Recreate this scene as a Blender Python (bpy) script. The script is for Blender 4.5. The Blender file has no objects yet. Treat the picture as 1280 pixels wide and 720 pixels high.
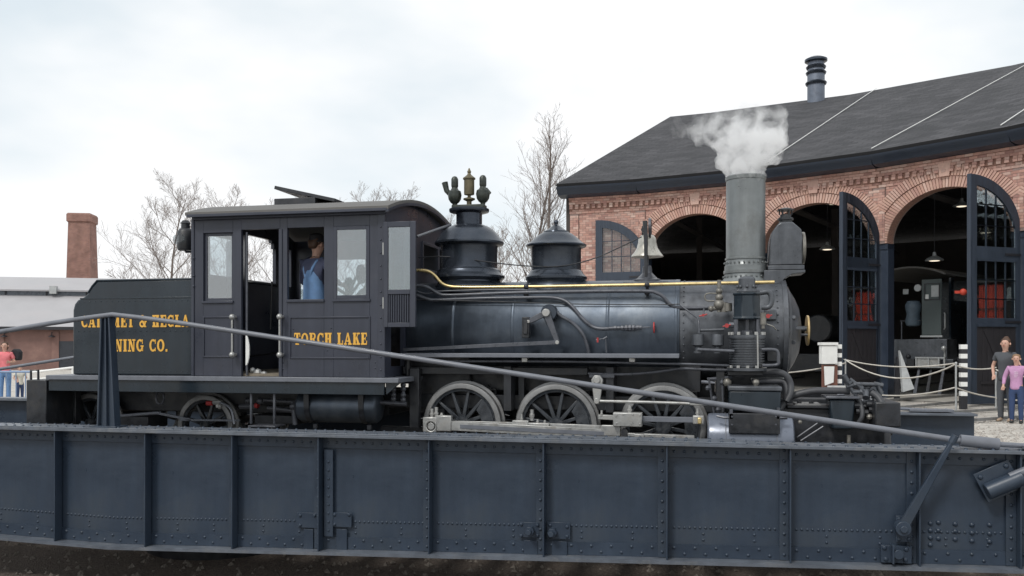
import bpy, math, random
from mathutils import Vector, Matrix, noise
random.seed(7)
S = bpy.context.scene
C = S.collection
# ------------------------------------------------------------------ camera
EYE = 1.55
HORIZON = 430.0
FPX = 1100.0
YAW = math.atan(FPX / 5000.0)
FW = (-math.sin(YAW), math.cos(YAW))
RT = (math.cos(YAW), math.sin(YAW))
cam = bpy.data.objects.new('camera', bpy.data.cameras.new('camera'))
C.objects.link(cam)
cam.location = (0, 0, EYE)
cam.rotation_euler = (math.radians(90), 0, YAW)
cam.data.sensor_width = 36
cam.data.lens = 36 * FPX / 1280
cam.data.shift_y = (HORIZON - 360) / 1280
cam.data.clip_end = 3000
cam.data.clip_start = 0.1
S.camera = cam
# ------------------------------------------------------------------ world
W = bpy.data.worlds.new('World'); S.world = W; W.use_nodes = True
nt = W.node_tree; nt.nodes.clear()
wo = nt.nodes.new('ShaderNodeOutputWorld'); bg = nt.nodes.new('ShaderNodeBackground')
sky = nt.nodes.new('ShaderNodeTexSky'); sky.sky_type = 'NISHITA'; sky.sun_disc = False
SUN_EL, SUN_AZ = math.radians(48), math.radians(205)      # azimuth clockwise from +Y
sky.sun_elevation = SUN_EL; sky.sun_rotation = SUN_AZ; sky.air_density = 1.0
tc = nt.nodes.new('ShaderNodeTexCoord'); mp = nt.nodes.new('ShaderNodeMapping')
mp.inputs['Scale'].default_value = (1.0, 1.0, 2.3); mp.inputs['Location'].default_value = (3.3, 1.2, 0.45)
n1 = nt.nodes.new('ShaderNodeTexNoise'); n1.inputs['Scale'].default_value = 1.9; n1.inputs['Detail'].default_value = 5; n1.inputs['Roughness'].default_value = .5
r1 = nt.nodes.new('ShaderNodeValToRGB')
r1.color_ramp.elements[0].position = .38; r1.color_ramp.elements[0].color = (.28, .28, .28, 1)
r1.color_ramp.elements[1].position = .56; r1.color_ramp.elements[1].color = (1, 1, 1, 1)
mix = nt.nodes.new('ShaderNodeMixRGB'); mix.inputs[2].default_value = (9.0, 9.1, 9.2, 1)
bg.inputs['Strength'].default_value = .1
L_ = nt.links.new
L_(tc.outputs['Generated'], mp.inputs[0]); L_(mp.outputs[0], n1.inputs[0]); L_(n1.outputs[0], r1.inputs[0])
thin = nt.nodes.new('ShaderNodeMixRGB'); thin.inputs[0].default_value = .8; thin.inputs[2].default_value = (6.6, 7.6, 8.1, 1)   # thin high cloud over the blue
L_(sky.outputs[0], thin.inputs[1]); L_(thin.outputs[0], mix.inputs[1]); L_(r1.outputs[0], mix.inputs[0]); L_(mix.outputs[0], bg.inputs[0]); L_(bg.outputs[0], wo.inputs[0])
sl = bpy.data.lights.new('sun', 'SUN'); so = bpy.data.objects.new('sun', sl); C.objects.link(so)
sl.energy = 1.5; sl.angle = math.radians(12); sl.color = (1, .97, .92)
sd = Vector((math.sin(SUN_AZ) * math.cos(SUN_EL), math.cos(SUN_AZ) * math.cos(SUN_EL), math.sin(SUN_EL)))
so.rotation_euler = sd.to_track_quat('Z', 'Y').to_euler()
S.view_settings.view_transform = 'Standard'; S.view_settings.look = 'None'
S.view_settings.exposure = 0.2; S.view_settings.gamma = 1
try:
    S.cycles.volume_step_rate = 1.0; S.cycles.transparent_max_bounces = 16; S.cycles.volume_bounces = 8; S.cycles.max_bounces = 14
except Exception: pass

# ------------------------------------------------------------------ helpers
def ray(u):
    s = (u - 640) / FPX
    return FW[0] + s * RT[0], FW[1] + s * RT[1]
def at(u, v, Y):
    "point of the vertical plane y = Y that a photo pixel falls on"
    dx, dy = ray(u); t = Y / dy
    return Vector((dx * t, Y, EYE + (HORIZON - v) * t / FPX))
def dist(u, v, t):
    "point at forward distance t"
    dx, dy = ray(u)
    return Vector((dx * t, dy * t, EYE + (HORIZON - v) * t / FPX))
def X(u, Y): return at(u, 430, Y).x
def Z(u, v, Y): return at(u, v, Y).z

SPLIT = set('bright_fitting cab_rail crosshead_bolts cylinder_band cylinder_lugs dial door_dogs eyes fitting handrail_stand hinge hold_down_bolt leaf_springs leg lettering nose_and_ears oil_cup pin pipe_clip pivot_pin plate_bolts plate_stud pump_bolts pump_bracket rail window_sill'.split())
LAST = []
BP = {}      # build position of each object (world)
class MB:
    def __init__(s): s.v = []; s.f = []; s.uv = {}
    def add(s, vs, fs):
        n = len(s.v); s.v += [Vector(p) for p in vs]; s.f += [tuple(i + n for i in f) for f in fs]; return s
    def box(s, x0, x1, y0, y1, z0, z1):
        return s.add([(x0,y0,z0),(x1,y0,z0),(x1,y1,z0),(x0,y1,z0),(x0,y0,z1),(x1,y0,z1),(x1,y1,z1),(x0,y1,z1)],
                     [(0,3,2,1),(4,5,6,7),(0,1,5,4),(1,2,6,5),(2,3,7,6),(3,0,4,7)])
    def prism(s, poly, a0, a1, ax='y'):
        "poly in the two other axes, extruded along ax"
        n = len(poly)
        def P(p, a):
            return (p[0], a, p[1]) if ax == 'y' else ((a, p[0], p[1]) if ax == 'x' else (p[0], p[1], a))
        vs = [P(p, a0) for p in poly] + [P(p, a1) for p in poly]
        fs = [tuple(range(n)), tuple(range(2*n-1, n-1, -1))] + [(i, i+n, (i+1) % n + n, (i+1) % n) for i in range(n)]
        return s.add(vs, fs)
    def tube(s, pts, r, n=8, r1=None, caps=True):
        pts = [Vector(p) for p in pts]; m = len(pts)
        if r1 is None: r1 = r
        vs = []; up = None
        for i, p in enumerate(pts):
            d = (pts[min(i+1, m-1)] - pts[max(i-1, 0)])
            if d.length < 1e-9: d = Vector((0,0,1))
            d.normalize()
            if up is None:
                up = Vector((0,0,1)) if abs(d.z) < .9 else Vector((1,0,0))
            a = d.cross(up)
            if a.length < 1e-6: a = d.cross(Vector((0,1,0)))
            a.normalize(); up = a.cross(d)
            rr = r + (r1 - r) * i / max(1, m-1)
            for k in range(n):
                t = 2*math.pi*k/n
                vs.append(p + (a*math.cos(t) + up*math.sin(t))*rr)
        fs = [(i*n+k, i*n+(k+1) % n, (i+1)*n+(k+1) % n, (i+1)*n+k) for i in range(m-1) for k in range(n)]
        if caps: fs += [tuple(range(n-1, -1, -1)), tuple((m-1)*n+k for k in range(n))]
        return s.add(vs, fs)
    def lathe(s, prof, c, ax='z', n=32, a0=0.0, a1=None, closed=False):
        "prof: list of (r, h) along axis"
        full = a1 is None
        if full: a1 = a0 + 2*math.pi
        m = len(prof); cols = n if full else n+1
        c = Vector(c); vs = []
        for k in range(cols):
            t = a0 + (a1-a0)*k/n; ct, st = math.cos(t), math.sin(t)
            for r, h in prof:
                if ax == 'z': vs.append(c + Vector((r*ct, r*st, h)))
                elif ax == 'x': vs.append(c + Vector((h, r*ct, r*st)))
                else: vs.append(c + Vector((r*ct, h, r*st)))
        fs = []
        for k in range(n):
            k2 = (k+1) % cols
            for j in range(m if closed else m-1):
                j2 = (j+1) % m
                fs.append((k*m+j, k2*m+j, k2*m+j2, k*m+j2))
        if not closed and full:
            fs += [tuple(k*m for k in range(cols)), tuple(k*m+m-1 for k in range(cols-1, -1, -1))]
        return s.add(vs, fs)
    def cyl(s, p0, p1, r, n=16, r1=None): return s.tube([p0, p1], r, n, r1)
    def ball(s, c, r, n=8, sz=1.0):
        m = max(3, n//2); prof = [(r*math.sin(math.pi*i/m), -r*sz*math.cos(math.pi*i/m)) for i in range(m+1)]
        prof[0] = (r*.02, prof[0][1]); prof[-1] = (r*.02, prof[-1][1])
        return s.lathe(prof, c, 'z', n)
    def rivet(s, c, r, ax='y', sg=-1, n=6):
        "low dome, standing off along ax"
        c = Vector(c); d = {'x': Vector((1,0,0)), 'y': Vector((0,1,0)), 'z': Vector((0,0,1))}[ax]*sg
        a = Vector((0,0,1)) if ax != 'z' else Vector((1,0,0)); b = d.cross(a)
        vs = []
        for rr, h in ((1,0), (.72,.55)):
            for k in range(n):
                t = 2*math.pi*k/n; vs.append(c + (a*math.cos(t)+b*math.sin(t))*r*rr + d*r*h)
        vs.append(c + d*r*.8)
        fs = [(k, (k+1) % n, n+(k+1) % n, n+k) for k in range(n)] + [(n+k, n+(k+1) % n, 2*n) for k in range(n)]
        return s.add(vs, fs)
    def xform(s, M):
        s.v = [M @ p for p in s.v]; return s
    def pieces(s, gap=.5):
        "groups of faces that lie clearly apart"
        par = list(range(len(s.v)))
        def find(a):
            while par[a] != a: par[a] = par[par[a]]; a = par[a]
            return a
        for f in s.f:
            for i in f[1:]: par[find(i)] = find(f[0])
        isl = {}
        for i in range(len(s.v)): isl.setdefault(find(i), []).append(i)
        bb = [[min(s.v[i][k] for i in m) for k in range(3)] + [max(s.v[i][k] for i in m) for k in range(3)] for m in isl.values()]
        ms = list(isl.values()); n = len(ms); g = list(range(n))
        def fg(a):
            while g[a] != a: a = g[a]
            return a
        for a in range(n):
            for c in range(a):
                d = math.sqrt(sum(max(0, bb[a][k]-bb[c][k+3], bb[c][k]-bb[a][k+3])**2 for k in range(3)))
                sz = max(math.dist(bb[a][:3], bb[a][3:]), math.dist(bb[c][:3], bb[c][3:]))
                if d < gap*sz: g[fg(a)] = fg(c)
        out = {}
        for a in range(n): out.setdefault(fg(a), []).extend(ms[a])
        res = []
        for m in out.values():
            mp_ = {v: k for k, v in enumerate(sorted(m))}; q = MB(); q.v = [s.v[i] for i in sorted(m)]; q.f = [tuple(mp_[i] for i in f) for f in s.f if f[0] in mp_]; res.append(q)
        return res
    def build(s, name, mat, parent=None, smooth=35, bevel=0, label=None, kind=None, origin=None):
        if name in SPLIT and kind is None:
            ps = s.pieces(.28)
            if len(ps) > 1:
                obs = [q.build1(name, mat, parent, smooth, bevel, label, kind, origin) for q in ps]; LAST[:] = obs; return obs[0]
        o = s.build1(name, mat, parent, smooth, bevel, label, kind, origin); LAST[:] = [o]; return o
    def build1(s, name, mat, parent, smooth, bevel, label, kind, origin):
        vs = s.v
        lo = Vector([min(p[i] for p in vs) for i in range(3)]); hi = Vector([max(p[i] for p in vs) for i in range(3)])
        c = Vector(origin) if origin is not None else (lo+hi)/2
        me = bpy.data.meshes.new(name); me.from_pydata([p-c for p in vs], [], s.f)
        if s.uv:
            ul = me.uv_layers.new(name='UVMap')
            for p in me.polygons:
                if p.index in s.uv:
                    for li, q in zip(p.loop_indices, s.uv[p.index]): ul.data[li].uv = q
        import bmesh
        bm = bmesh.new(); bm.from_mesh(me); bmesh.ops.recalc_face_normals(bm, faces=bm.faces); bm.to_mesh(me); bm.free()
        if mat: me.materials.append(mat)
        if smooth:
            me.polygons.foreach_set('use_smooth', [True]*len(me.polygons))
            me.set_sharp_from_angle(angle=math.radians(smooth))
        o = bpy.data.objects.new(name, me); C.objects.link(o)
        BP[o.name] = c
        if parent is not None:
            o.parent = parent; o.location = c - BP[parent.name]
        else: o.location = c
        if bevel:
            b = o.modifiers.new('bevel', 'BEVEL'); b.width = bevel; b.segments = 2; b.limit_method = 'ANGLE'; b.angle_limit = math.radians(40)
        if label: o['label'] = label
        if kind: o['kind'] = kind
        return o
def thing(name, label, cat, loc=(0,0,0), group=None):
    o = bpy.data.objects.new(name, None); C.objects.link(o); o.location = loc; o.empty_display_size = .2
    BP[o.name] = Vector(loc); o['label'] = label; o['category'] = cat
    if group: o['group'] = group
    return o
def tag(o, label=None, cat=None, group=None, kind=None):
    if label: o['label'] = label
    if cat: o['category'] = cat
    if group: o['group'] = group
    if kind: o['kind'] = kind
    return o
def copy_tree(o, parent=None):
    c = o.copy(); C.objects.link(c); c.parent = parent; BP[c.name] = BP[o.name]
    for ch in list(o.children): copy_tree(ch, c)
    return c
def arc(cx, cy, r, a0, a1, n, ry=None):
    ry = r if ry is None else ry
    return [(cx + r*math.cos(math.radians(a0+(a1-a0)*i/n)), cy + ry*math.sin(math.radians(a0+(a1-a0)*i/n))) for i in range(n+1)]
def smooth_path(pts, k=6):
    "Catmull-Rom through pts"
    P = [Vector(p) for p in pts]; P = [P[0]*2-P[1]] + P + [P[-1]*2-P[-2]]; out = []
    for i in range(1, len(P)-2):
        for j in range(k):
            t = j/k; a, b, c, d = P[i-1], P[i], P[i+1], P[i+2]
            out.append(.5*((2*b)+(c-a)*t+(2*a-5*b+4*c-d)*t*t+(3*b-a-3*c+d)*t**3))
    out.append(P[-2]); return out
def sag(p, q, s, n=14):
    p, q = Vector(p), Vector(q)
    return [p.lerp(q, i/n) - Vector((0,0,4*s*(i/n)*(1-i/n))) for i in range(n+1)]

# ------------------------------------------------------------------ materials
def pmat(name, rgb, rough=.5, metal=0.0, var=.2, scale=5.0, bump=.15, bscale=60.0, rvar=.15, dirt=None, dirt_amt=.5, dist_=.004, island=False, coat=0.0, stretch=None, ior=None, streak=0.0, chips=None):
    m = bpy.data.materials.new(name); m.use_nodes = True; t = m.node_tree; b = t.nodes['Principled BSDF']; N = t.nodes.new; K = t.links.new
    tcn = N('ShaderNodeTexCoord'); vec = tcn.outputs['Object']
    if stretch:
        mpn = N('ShaderNodeMapping'); mpn.inputs['Scale'].default_value = stretch; K(vec, mpn.inputs[0]); vec = mpn.outputs[0]
    a = N('ShaderNodeTexNoise'); a.inputs['Scale'].default_value = scale; a.inputs['Detail'].default_value = 6; a.inputs['Roughness'].default_value = .62; K(vec, a.inputs[0])
    r = N('ShaderNodeValToRGB'); e = r.color_ramp.elements
    e[0].position = .3; e[1].position = .7
    e[0].color = tuple(c*(1-var) for c in rgb) + (1,); e[1].color = tuple(min(1, c*(1+var)) for c in rgb) + (1,)
    K(a.outputs[0], r.inputs[0]); col = r.outputs[0]
    if island:
        g = N('ShaderNodeNewGeometry'); r2 = N('ShaderNodeValToRGB')
        r2.color_ramp.elements[0].color = island[0] + (1,); r2.color_ramp.elements[1].color = island[-1] + (1,)
        for i, cc in enumerate(island[1:-1]):
            el = r2.color_ramp.elements.new((i+1)/(len(island)-1)); el.color = cc + (1,)
        src = g.outputs['Random Per Island']
        oi = N('ShaderNodeObjectInfo'); ad = N('ShaderNodeMath'); ad.operation = 'ADD'; fr = N('ShaderNodeMath'); fr.operation = 'FRACT'
        K(src, ad.inputs[0]); K(oi.outputs['Random'], ad.inputs[1]); K(ad.outputs[0], fr.inputs[0]); K(fr.outputs[0], r2.inputs[0])
        mm = N('ShaderNodeMixRGB'); mm.blend_type = 'MULTIPLY'; mm.inputs[0].default_value = 1
        K(r2.outputs[0], mm.inputs[1])
        r.color_ramp.elements[0].color = (1-var,)*3 + (1,); r.color_ramp.elements[1].color = (1,)*3 + (1,)
        K(col, mm.inputs[2]); col = mm.outputs[0]
    if dirt:
        d = N('ShaderNodeTexNoise'); d.inputs['Scale'].default_value = scale*.55; d.inputs['Detail'].default_value = 8; d.inputs['Roughness'].default_value = .7; K(vec, d.inputs[0])
        dr = N('ShaderNodeValToRGB'); dr.color_ramp.elements[0].position = .52; dr.color_ramp.elements[1].position = .72
        dr.color_ramp.elements[0].color = (0,0,0,1); dr.color_ramp.elements[1].color = (dirt_amt,)*3 + (1,)
        K(d.outputs[0], dr.inputs[0]); mx = N('ShaderNodeMixRGB'); K(dr.outputs[0], mx.inputs[0]); K(col, mx.inputs[1]); mx.inputs[2].default_value = tuple(dirt) + (1,); col = mx.outputs[0]
    if streak:
        m2 = N('ShaderNodeMapping'); m2.inputs['Scale'].default_value = (3.2, 3.2, .35); K(tcn.outputs['Object'], m2.inputs[0])
        sn = N('ShaderNodeTexNoise'); sn.inputs['Scale'].default_value = 1.6; sn.inputs['Detail'].default_value = 7; sn.inputs['Roughness'].default_value = .72; sn.inputs['Distortion'].default_value = .4; K(m2.outputs[0], sn.inputs[0])
        sr = N('ShaderNodeValToRGB'); sr.color_ramp.elements[0].position = .35; sr.color_ramp.elements[1].position = .68
        sr.color_ramp.elements[0].color = (1-streak,)*3 + (1,); sr.color_ramp.elements[1].color = (1+streak*.8, 1+streak*.75, 1+streak*.65, 1)
        K(sn.outputs[0], sr.inputs[0]); sm_ = N('ShaderNodeMixRGB'); sm_.blend_type = 'MULTIPLY'; sm_.inputs[0].default_value = 1; K(col, sm_.inputs[1]); K(sr.outputs[0], sm_.inputs[2]); col = sm_.outputs[0]
    if chips:
        cn = N('ShaderNodeTexNoise'); cn.inputs['Scale'].default_value = chips[1]; cn.inputs['Detail'].default_value = 5; cn.inputs['Roughness'].default_value = .75; K(tcn.outputs['Object'], cn.inputs[0])
        cr_ = N('ShaderNodeValToRGB'); cr_.color_ramp.elements[0].position = chips[2]; cr_.color_ramp.elements[1].position = chips[2]+.03; K(cn.outputs[0], cr_.inputs[0])
        cm = N('ShaderNodeMixRGB'); K(cr_.outputs[0], cm.inputs[0]); K(col, cm.inputs[1]); cm.inputs[2].default_value = tuple(chips[0]) + (1,); col = cm.outputs[0]
    K(col, b.inputs['Base Color']); b.inputs['Metallic'].default_value = metal
    if coat: b.inputs['Coat Weight'].default_value = coat; b.inputs['Coat Roughness'].default_value = .12
    if ior: b.inputs['IOR'].default_value = ior
    rm = N('ShaderNodeMapRange'); rm.inputs['To Min'].default_value = max(.03, rough-rvar); rm.inputs['To Max'].default_value = min(1, rough+rvar)
    rm.inputs['From Min'].default_value = .3; rm.inputs['From Max'].default_value = .7; K(a.outputs[0], rm.inputs[0]); K(rm.outputs[0], b.inputs['Roughness'])
    if bump:
        bn = N('ShaderNodeTexNoise'); bn.inputs['Scale'].default_value = bscale; bn.inputs['Detail'].default_value = 4; K(vec, bn.inputs[0])
        bu = N('ShaderNodeBump'); bu.inputs['Strength'].default_value = bump; bu.inputs['Distance'].default_value = dist_; K(bn.outputs[0], bu.inputs['Height']); K(bu.outputs[0], b.inputs['Normal'])
    return m
M = {}
M['girder'] = pmat('girder_paint', (.032,.047,.072), .36, var=.16, scale=1.1, bump=.35, bscale=5, dist_=.012, dirt=(.052,.060,.066), dirt_amt=.6, streak=.13, chips=((.17,.14,.12), 15, .725))
M['flange'] = pmat('flange_sky_lit_worn_paint', (.11,.125,.15), .42, var=.25, scale=5, bump=.3, bscale=30, dirt=(.20,.20,.20), dirt_amt=.7)  # lighter than the girder: wear plus sky light on the flanges, painted into the colour
M['cab'] = pmat('cab_paint', (.036,.041,.060), .38, var=.12, scale=1.5, bump=.22, bscale=7, dist_=.006, dirt=(.075,.078,.09), dirt_amt=.35, streak=.15, chips=((.13,.13,.14), 22, .75))
M['tank'] = pmat('tank_paint', (.014,.023,.033), .26, var=.18, scale=1.5, bump=.22, bscale=5, dist_=.008, dirt=(.035,.045,.055), dirt_amt=.4, streak=.2, chips=((.1,.1,.11), 22, .75))
M['boiler'] = pmat('boiler_jacket', (.080,.098,.125), .40, metal=.68, var=.22, scale=2.2, bump=.25, bscale=7, dirt=(.17,.185,.20), dirt_amt=.5, rvar=.10, dist_=.008, streak=.18)
M['gloss'] = pmat('gloss_black', (.050,.060,.078), .28, metal=.62, var=.25, scale=4, bump=.1, bscale=12, rvar=.08, dist_=.004, dirt=(.10,.11,.12), dirt_amt=.4)
M['black'] = pmat('black_iron', (.022,.024,.029), .42, var=.45, scale=9, bump=.3, bscale=50, dirt=(.06,.055,.05), dirt_amt=.6)
M['smoke'] = pmat('smokebox_graphite', (.095,.103,.118), .38, metal=.35, var=.35, scale=5, bump=.3, bscale=26, dirt=(.04,.043,.048), dirt_amt=.7, streak=.25)
M['stack'] = pmat('stack_iron', (.19,.205,.21), .40, metal=.3, var=.18, scale=3, bump=.2, bscale=16, dirt=(.075,.07,.065), dirt_amt=.6, streak=.14)
M['steel'] = pmat('bare_steel', (.42,.42,.41), .38, metal=.55, var=.2, scale=12, bump=.2, bscale=60, dirt=(.22,.18,.14), dirt_amt=.6)
M['tyre'] = pmat('worn_tyre', (.25,.25,.25), .45, metal=.4, var=.25, scale=10, bump=.2, bscale=60, dirt=(.10,.09,.08), dirt_amt=.6)
M['spoke'] = pmat('oily_spokes', (.035,.040,.048), .3, var=.4, scale=12, bump=.2, bscale=60, dirt=(.12,.12,.12), dirt_amt=.6)
M['pipe'] = pmat('pipe_grey', (.085,.09,.105), .35, metal=.2, var=.25, scale=12, bump=.15, bscale=60)
M['rod'] = pmat('truss_rod_grey', (.15,.16,.185), .4, var=.15, scale=6, bump=.15, bscale=60)
M['brass'] = pmat('brass', (.72,.56,.28), .32, metal=.75, var=.2, scale=10, bump=.05)
M['oldbrass'] = pmat('tarnished_brass', (.13,.11,.065), .45, metal=.4, var=.35, scale=14)
M['dull'] = pmat('dull_fitting', (.20,.19,.17), .45, metal=.4, var=.35, scale=18, bump=.2)
M['bell'] = pmat('nickel_bell', (.50,.48,.43), .34, metal=.55, var=.2, scale=8, bump=.05, dirt=(.20,.19,.16), dirt_amt=.7)
M['bronze'] = pmat('tarnished_bronze', (.045,.052,.045), .35, metal=.4, var=.4, scale=14)
M['red'] = pmat('red_handle', (.35,.035,.035), .5)
M['gold'] = pmat('gold_lettering', (.78,.43,.07), .5, var=.12, scale=14, bump=0)
M['roof'] = pmat('cab_roof_canvas', (.12,.115,.11), .7, var=.15, scale=3, bump=.3, bscale=25)
M['cyl'] = pmat('cylinder_jacket', (.16,.18,.225), .28, metal=.2, var=.12, scale=5, bump=.1, bscale=30)
M['wood'] = pmat('weathered_wood', (.20,.17,.13), .8, var=.3, scale=6, bump=.5, bscale=40, stretch=(1,6,6))
M['white'] = pmat('white_paint', (.78,.78,.76), .5, var=.06, scale=6, bump=.05)
M['blk_paint'] = pmat('black_paint', (.02,.02,.025), .5, var=.2)
M['gravel'] = pmat('pit_gravel', (.13,.105,.088), .95, var=.6, scale=26, bump=1, bscale=70, dist_=.03)
M['ground'] = pmat('yard_ground', (.50,.47,.425), .95, var=.25, scale=2.2, bump=.9, bscale=35, dist_=.02, dirt=(.24,.215,.19), dirt_amt=.9)
M['concrete'] = pmat('concrete', (.46,.44,.40), .9, var=.15, scale=3, bump=.5, bscale=30, dirt=(.22,.2,.18), dirt_amt=.5)
BR = [(.56,.31,.25), (.66,.42,.35), (.42,.22,.18), (.72,.52,.44), (.38,.21,.18), (.60,.36,.29), (.50,.27,.23)]
M['brick'] = pmat('brick', (.4,.2,.15), .9, var=.25, scale=14, bump=.5, bscale=60, island=BR)
M['archbrick'] = pmat('arch_brick', (.5,.25,.18), .9, var=.2, scale=14, bump=.5, bscale=60, island=[(.62,.40,.32), (.56,.33,.26), (.70,.48,.40), (.50,.29,.24), (.66,.43,.35)])
M['mortar'] = pmat('mortar', (.27,.20,.18), .95, var=.2, scale=10, bump=.5)  # darkened so the tone stands in for shadow in the brick joints
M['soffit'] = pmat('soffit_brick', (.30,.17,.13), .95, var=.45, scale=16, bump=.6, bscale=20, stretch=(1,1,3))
M['trim'] = pmat('slate_blue_trim', (.027,.038,.060), .42, var=.12, scale=3, bump=.1)
M['doorwood'] = pmat('door_paint', (.032,.044,.066), .5, var=.2, scale=3, bump=.2, stretch=(4,4,.6))
M['doorlow'] = pmat('door_lower_boards', (.024,.022,.026), .6, var=.3, scale=3, bump=.3, stretch=(6,6,.5))
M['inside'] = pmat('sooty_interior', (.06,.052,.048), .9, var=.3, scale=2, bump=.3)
M['bark'] = pmat('bark', (.16,.13,.115), .95, var=.3, scale=8, bump=.5, bscale=30)
M['twig'] = pmat('twigs', (.24,.205,.19), .95, var=.3, scale=5, bump=0)  # paler than the bark, distance haze put into the colour
M['metalroof'] = pmat('pale_metal_roof', (.40,.39,.40), .55, var=.08, scale=.6, bump=.1, dirt=(.38,.34,.34), dirt_amt=.4)
M['hose'] = pmat('rubber_hose', (.05,.052,.058), .5, var=.2)
M['rope'] = pmat('rope', (.55,.52,.47), .85, var=.15)
M['galv'] = pmat('galvanised', (.42,.43,.43), .45, metal=.4, var=.15)
M['far_brick'] = pmat('far_brick', (.22,.13,.112), .95, var=.2, scale=1.2, bump=.3, bscale=10, dirt=(.42,.28,.22), dirt_amt=.4)
M['grass'] = pmat('grass', (.11,.12,.06), .95, var=.4, scale=6, bump=1, bscale=30, dist_=.03)
M['bluefence'] = pmat('blue_fence', (.20,.28,.42), .5)
def glassm(name, tint=(.75,.82,.85), gl=.22):
    m = bpy.data.materials.new(name); m.use_nodes = True; t = m.node_tree; t.nodes.clear(); N = t.nodes.new; K = t.links.new
    o = N('ShaderNodeOutputMaterial'); a = N('ShaderNodeBsdfTransparent'); a.inputs[0].default_value = tint + (1,)
    g = N('ShaderNodeBsdfGlossy'); g.inputs['Roughness'].default_value = .03; lw = N('ShaderNodeLayerWeight'); lw.inputs[0].default_value = .35
    nz = N('ShaderNodeTexNoise'); nz.inputs['Scale'].default_value = 2.5; bu = N('ShaderNodeBump'); bu.inputs['Strength'].default_value = .12; bu.inputs['Distance'].default_value = .05
    tcn = N('ShaderNodeTexCoord'); K(tcn.outputs['Object'], nz.inputs[0]); K(nz.outputs[0], bu.inputs['Height']); K(bu.outputs[0], g.inputs['Normal'])
    ma = N('ShaderNodeMath'); ma.operation = 'MULTIPLY_ADD'; ma.inputs[1].default_value = .8 if gl > .1 else .45; ma.inputs[2].default_value = gl; ma.use_clamp = True
    K(lw.outputs['Fresnel'], ma.inputs[0]); x = N('ShaderNodeMixShader'); K(ma.outputs[0], x.inputs[0]); K(a.outputs[0], x.inputs[1]); K(g.outputs[0], x.inputs[2]); K(x.outputs[0], o.inputs[0]); return m
M['glass'] = glassm('window_glass'); M['glass2'] = glassm('old_glass', (.93,.96,.97), .035)
def emat(name, rgb, st):
    m = bpy.data.materials.new(name); m.use_nodes = True; b = m.node_tree.nodes['Principled BSDF']
    b.inputs['Base Color'].default_value = rgb + (1,); b.inputs['Emission Color'].default_value = rgb + (1,); b.inputs['Emission Strength'].default_value = st; return m
M['lamp'] = emat('lamp_glow', (1,.86,.66), 1.1)
def brickwall_mat(name, c1, c2, mort, sc=1.0):
    m = bpy.data.materials.new(name); m.use_nodes = True; t = m.node_tree; b = t.nodes['Principled BSDF']; N = t.nodes.new; K = t.links.new
    uv = N('ShaderNodeUVMap'); br = N('ShaderNodeTexBrick'); br.inputs['Scale'].default_value = sc
    br.inputs['Color1'].default_value = c1+(1,); br.inputs['Color2'].default_value = c2+(1,); br.inputs['Mortar'].default_value = mort+(1,)
    br.inputs['Mortar Size'].default_value = .006; br.inputs['Brick Width'].default_value = .23; br.inputs['Row Height'].default_value = .08
    K(uv.outputs[0], br.inputs[0]); nz = N('ShaderNodeTexNoise'); nz.inputs['Scale'].default_value = 1.5; nz.inputs['Detail'].default_value = 6; K(uv.outputs[0], nz.inputs[0])
    mx = N('ShaderNodeMixRGB'); mx.blend_type = 'MULTIPLY'; mx.inputs[0].default_value = .85; K(br.outputs[0], mx.inputs[1]); K(nz.outputs[0], mx.inputs[2])
    g = N('ShaderNodeGamma'); g.inputs[1].default_value = .8; K(mx.outputs[0], g.inputs[0]); K(g.outputs[0], b.inputs['Base Color']); b.inputs['Roughness'].default_value = .9
    bu = N('ShaderNodeBump'); bu.inputs['Strength'].default_value = .5; bu.inputs['Distance'].default_value = .01; K(br.outputs['Fac'], bu.inputs['Height']); bu.invert = True; K(bu.outputs[0], b.inputs['Normal']); return m
def shingle_mat():
    m = bpy.data.materials.new('slate_shingles'); m.use_nodes = True; t = m.node_tree; b = t.nodes['Principled BSDF']; N = t.nodes.new; K = t.links.new
    uv = N('ShaderNodeUVMap'); br = N('ShaderNodeTexBrick'); br.inputs['Scale'].default_value = 1
    br.inputs['Color1'].default_value = (.030,.031,.036,1); br.inputs['Color2'].default_value = (.060,.060,.067,1); br.inputs['Mortar'].default_value = (.018,.018,.020,1)
    br.inputs['Mortar Size'].default_value = .012; br.inputs['Mortar Smooth'].default_value = .3; br.inputs['Brick Width'].default_value = .45; br.inputs['Row Height'].default_value = .26
    K(uv.outputs[0], br.inputs[0]); nz = N('ShaderNodeTexNoise'); nz.inputs['Scale'].default_value = .7; nz.inputs['Detail'].default_value = 8; K(uv.outputs[0], nz.inputs[0])
    rr = N('ShaderNodeValToRGB'); rr.color_ramp.elements[0].color = (.7,.7,.7,1); rr.color_ramp.elements[1].color = (1.25,1.22,1.2,1); rr.color_ramp.elements[0].position = .3; rr.color_ramp.elements[1].position = .7
    K(nz.outputs[0], rr.inputs[0]); mx = N('ShaderNodeMixRGB'); mx.blend_type = 'MULTIPLY'; mx.inputs[0].default_value = 1; K(br.outputs[0], mx.inputs[1]); K(rr.outputs[0], mx.inputs[2])
    K(mx.outputs[0], b.inputs['Base Color']); b.inputs['Roughness'].default_value = .85
    bu = N('ShaderNodeBump'); bu.inputs['Strength'].default_value = .8; bu.inputs['Distance'].default_value = .02; bu.invert = True; K(br.outputs['Fac'], bu.inputs['Height']); K(bu.outputs[0], b.inputs['Normal']); return m
M['shingle'] = shingle_mat()
M['brickwall'] = brickwall_mat('brick_wall_far', (.40,.17,.12), (.30,.12,.09), (.36,.3,.27))

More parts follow.
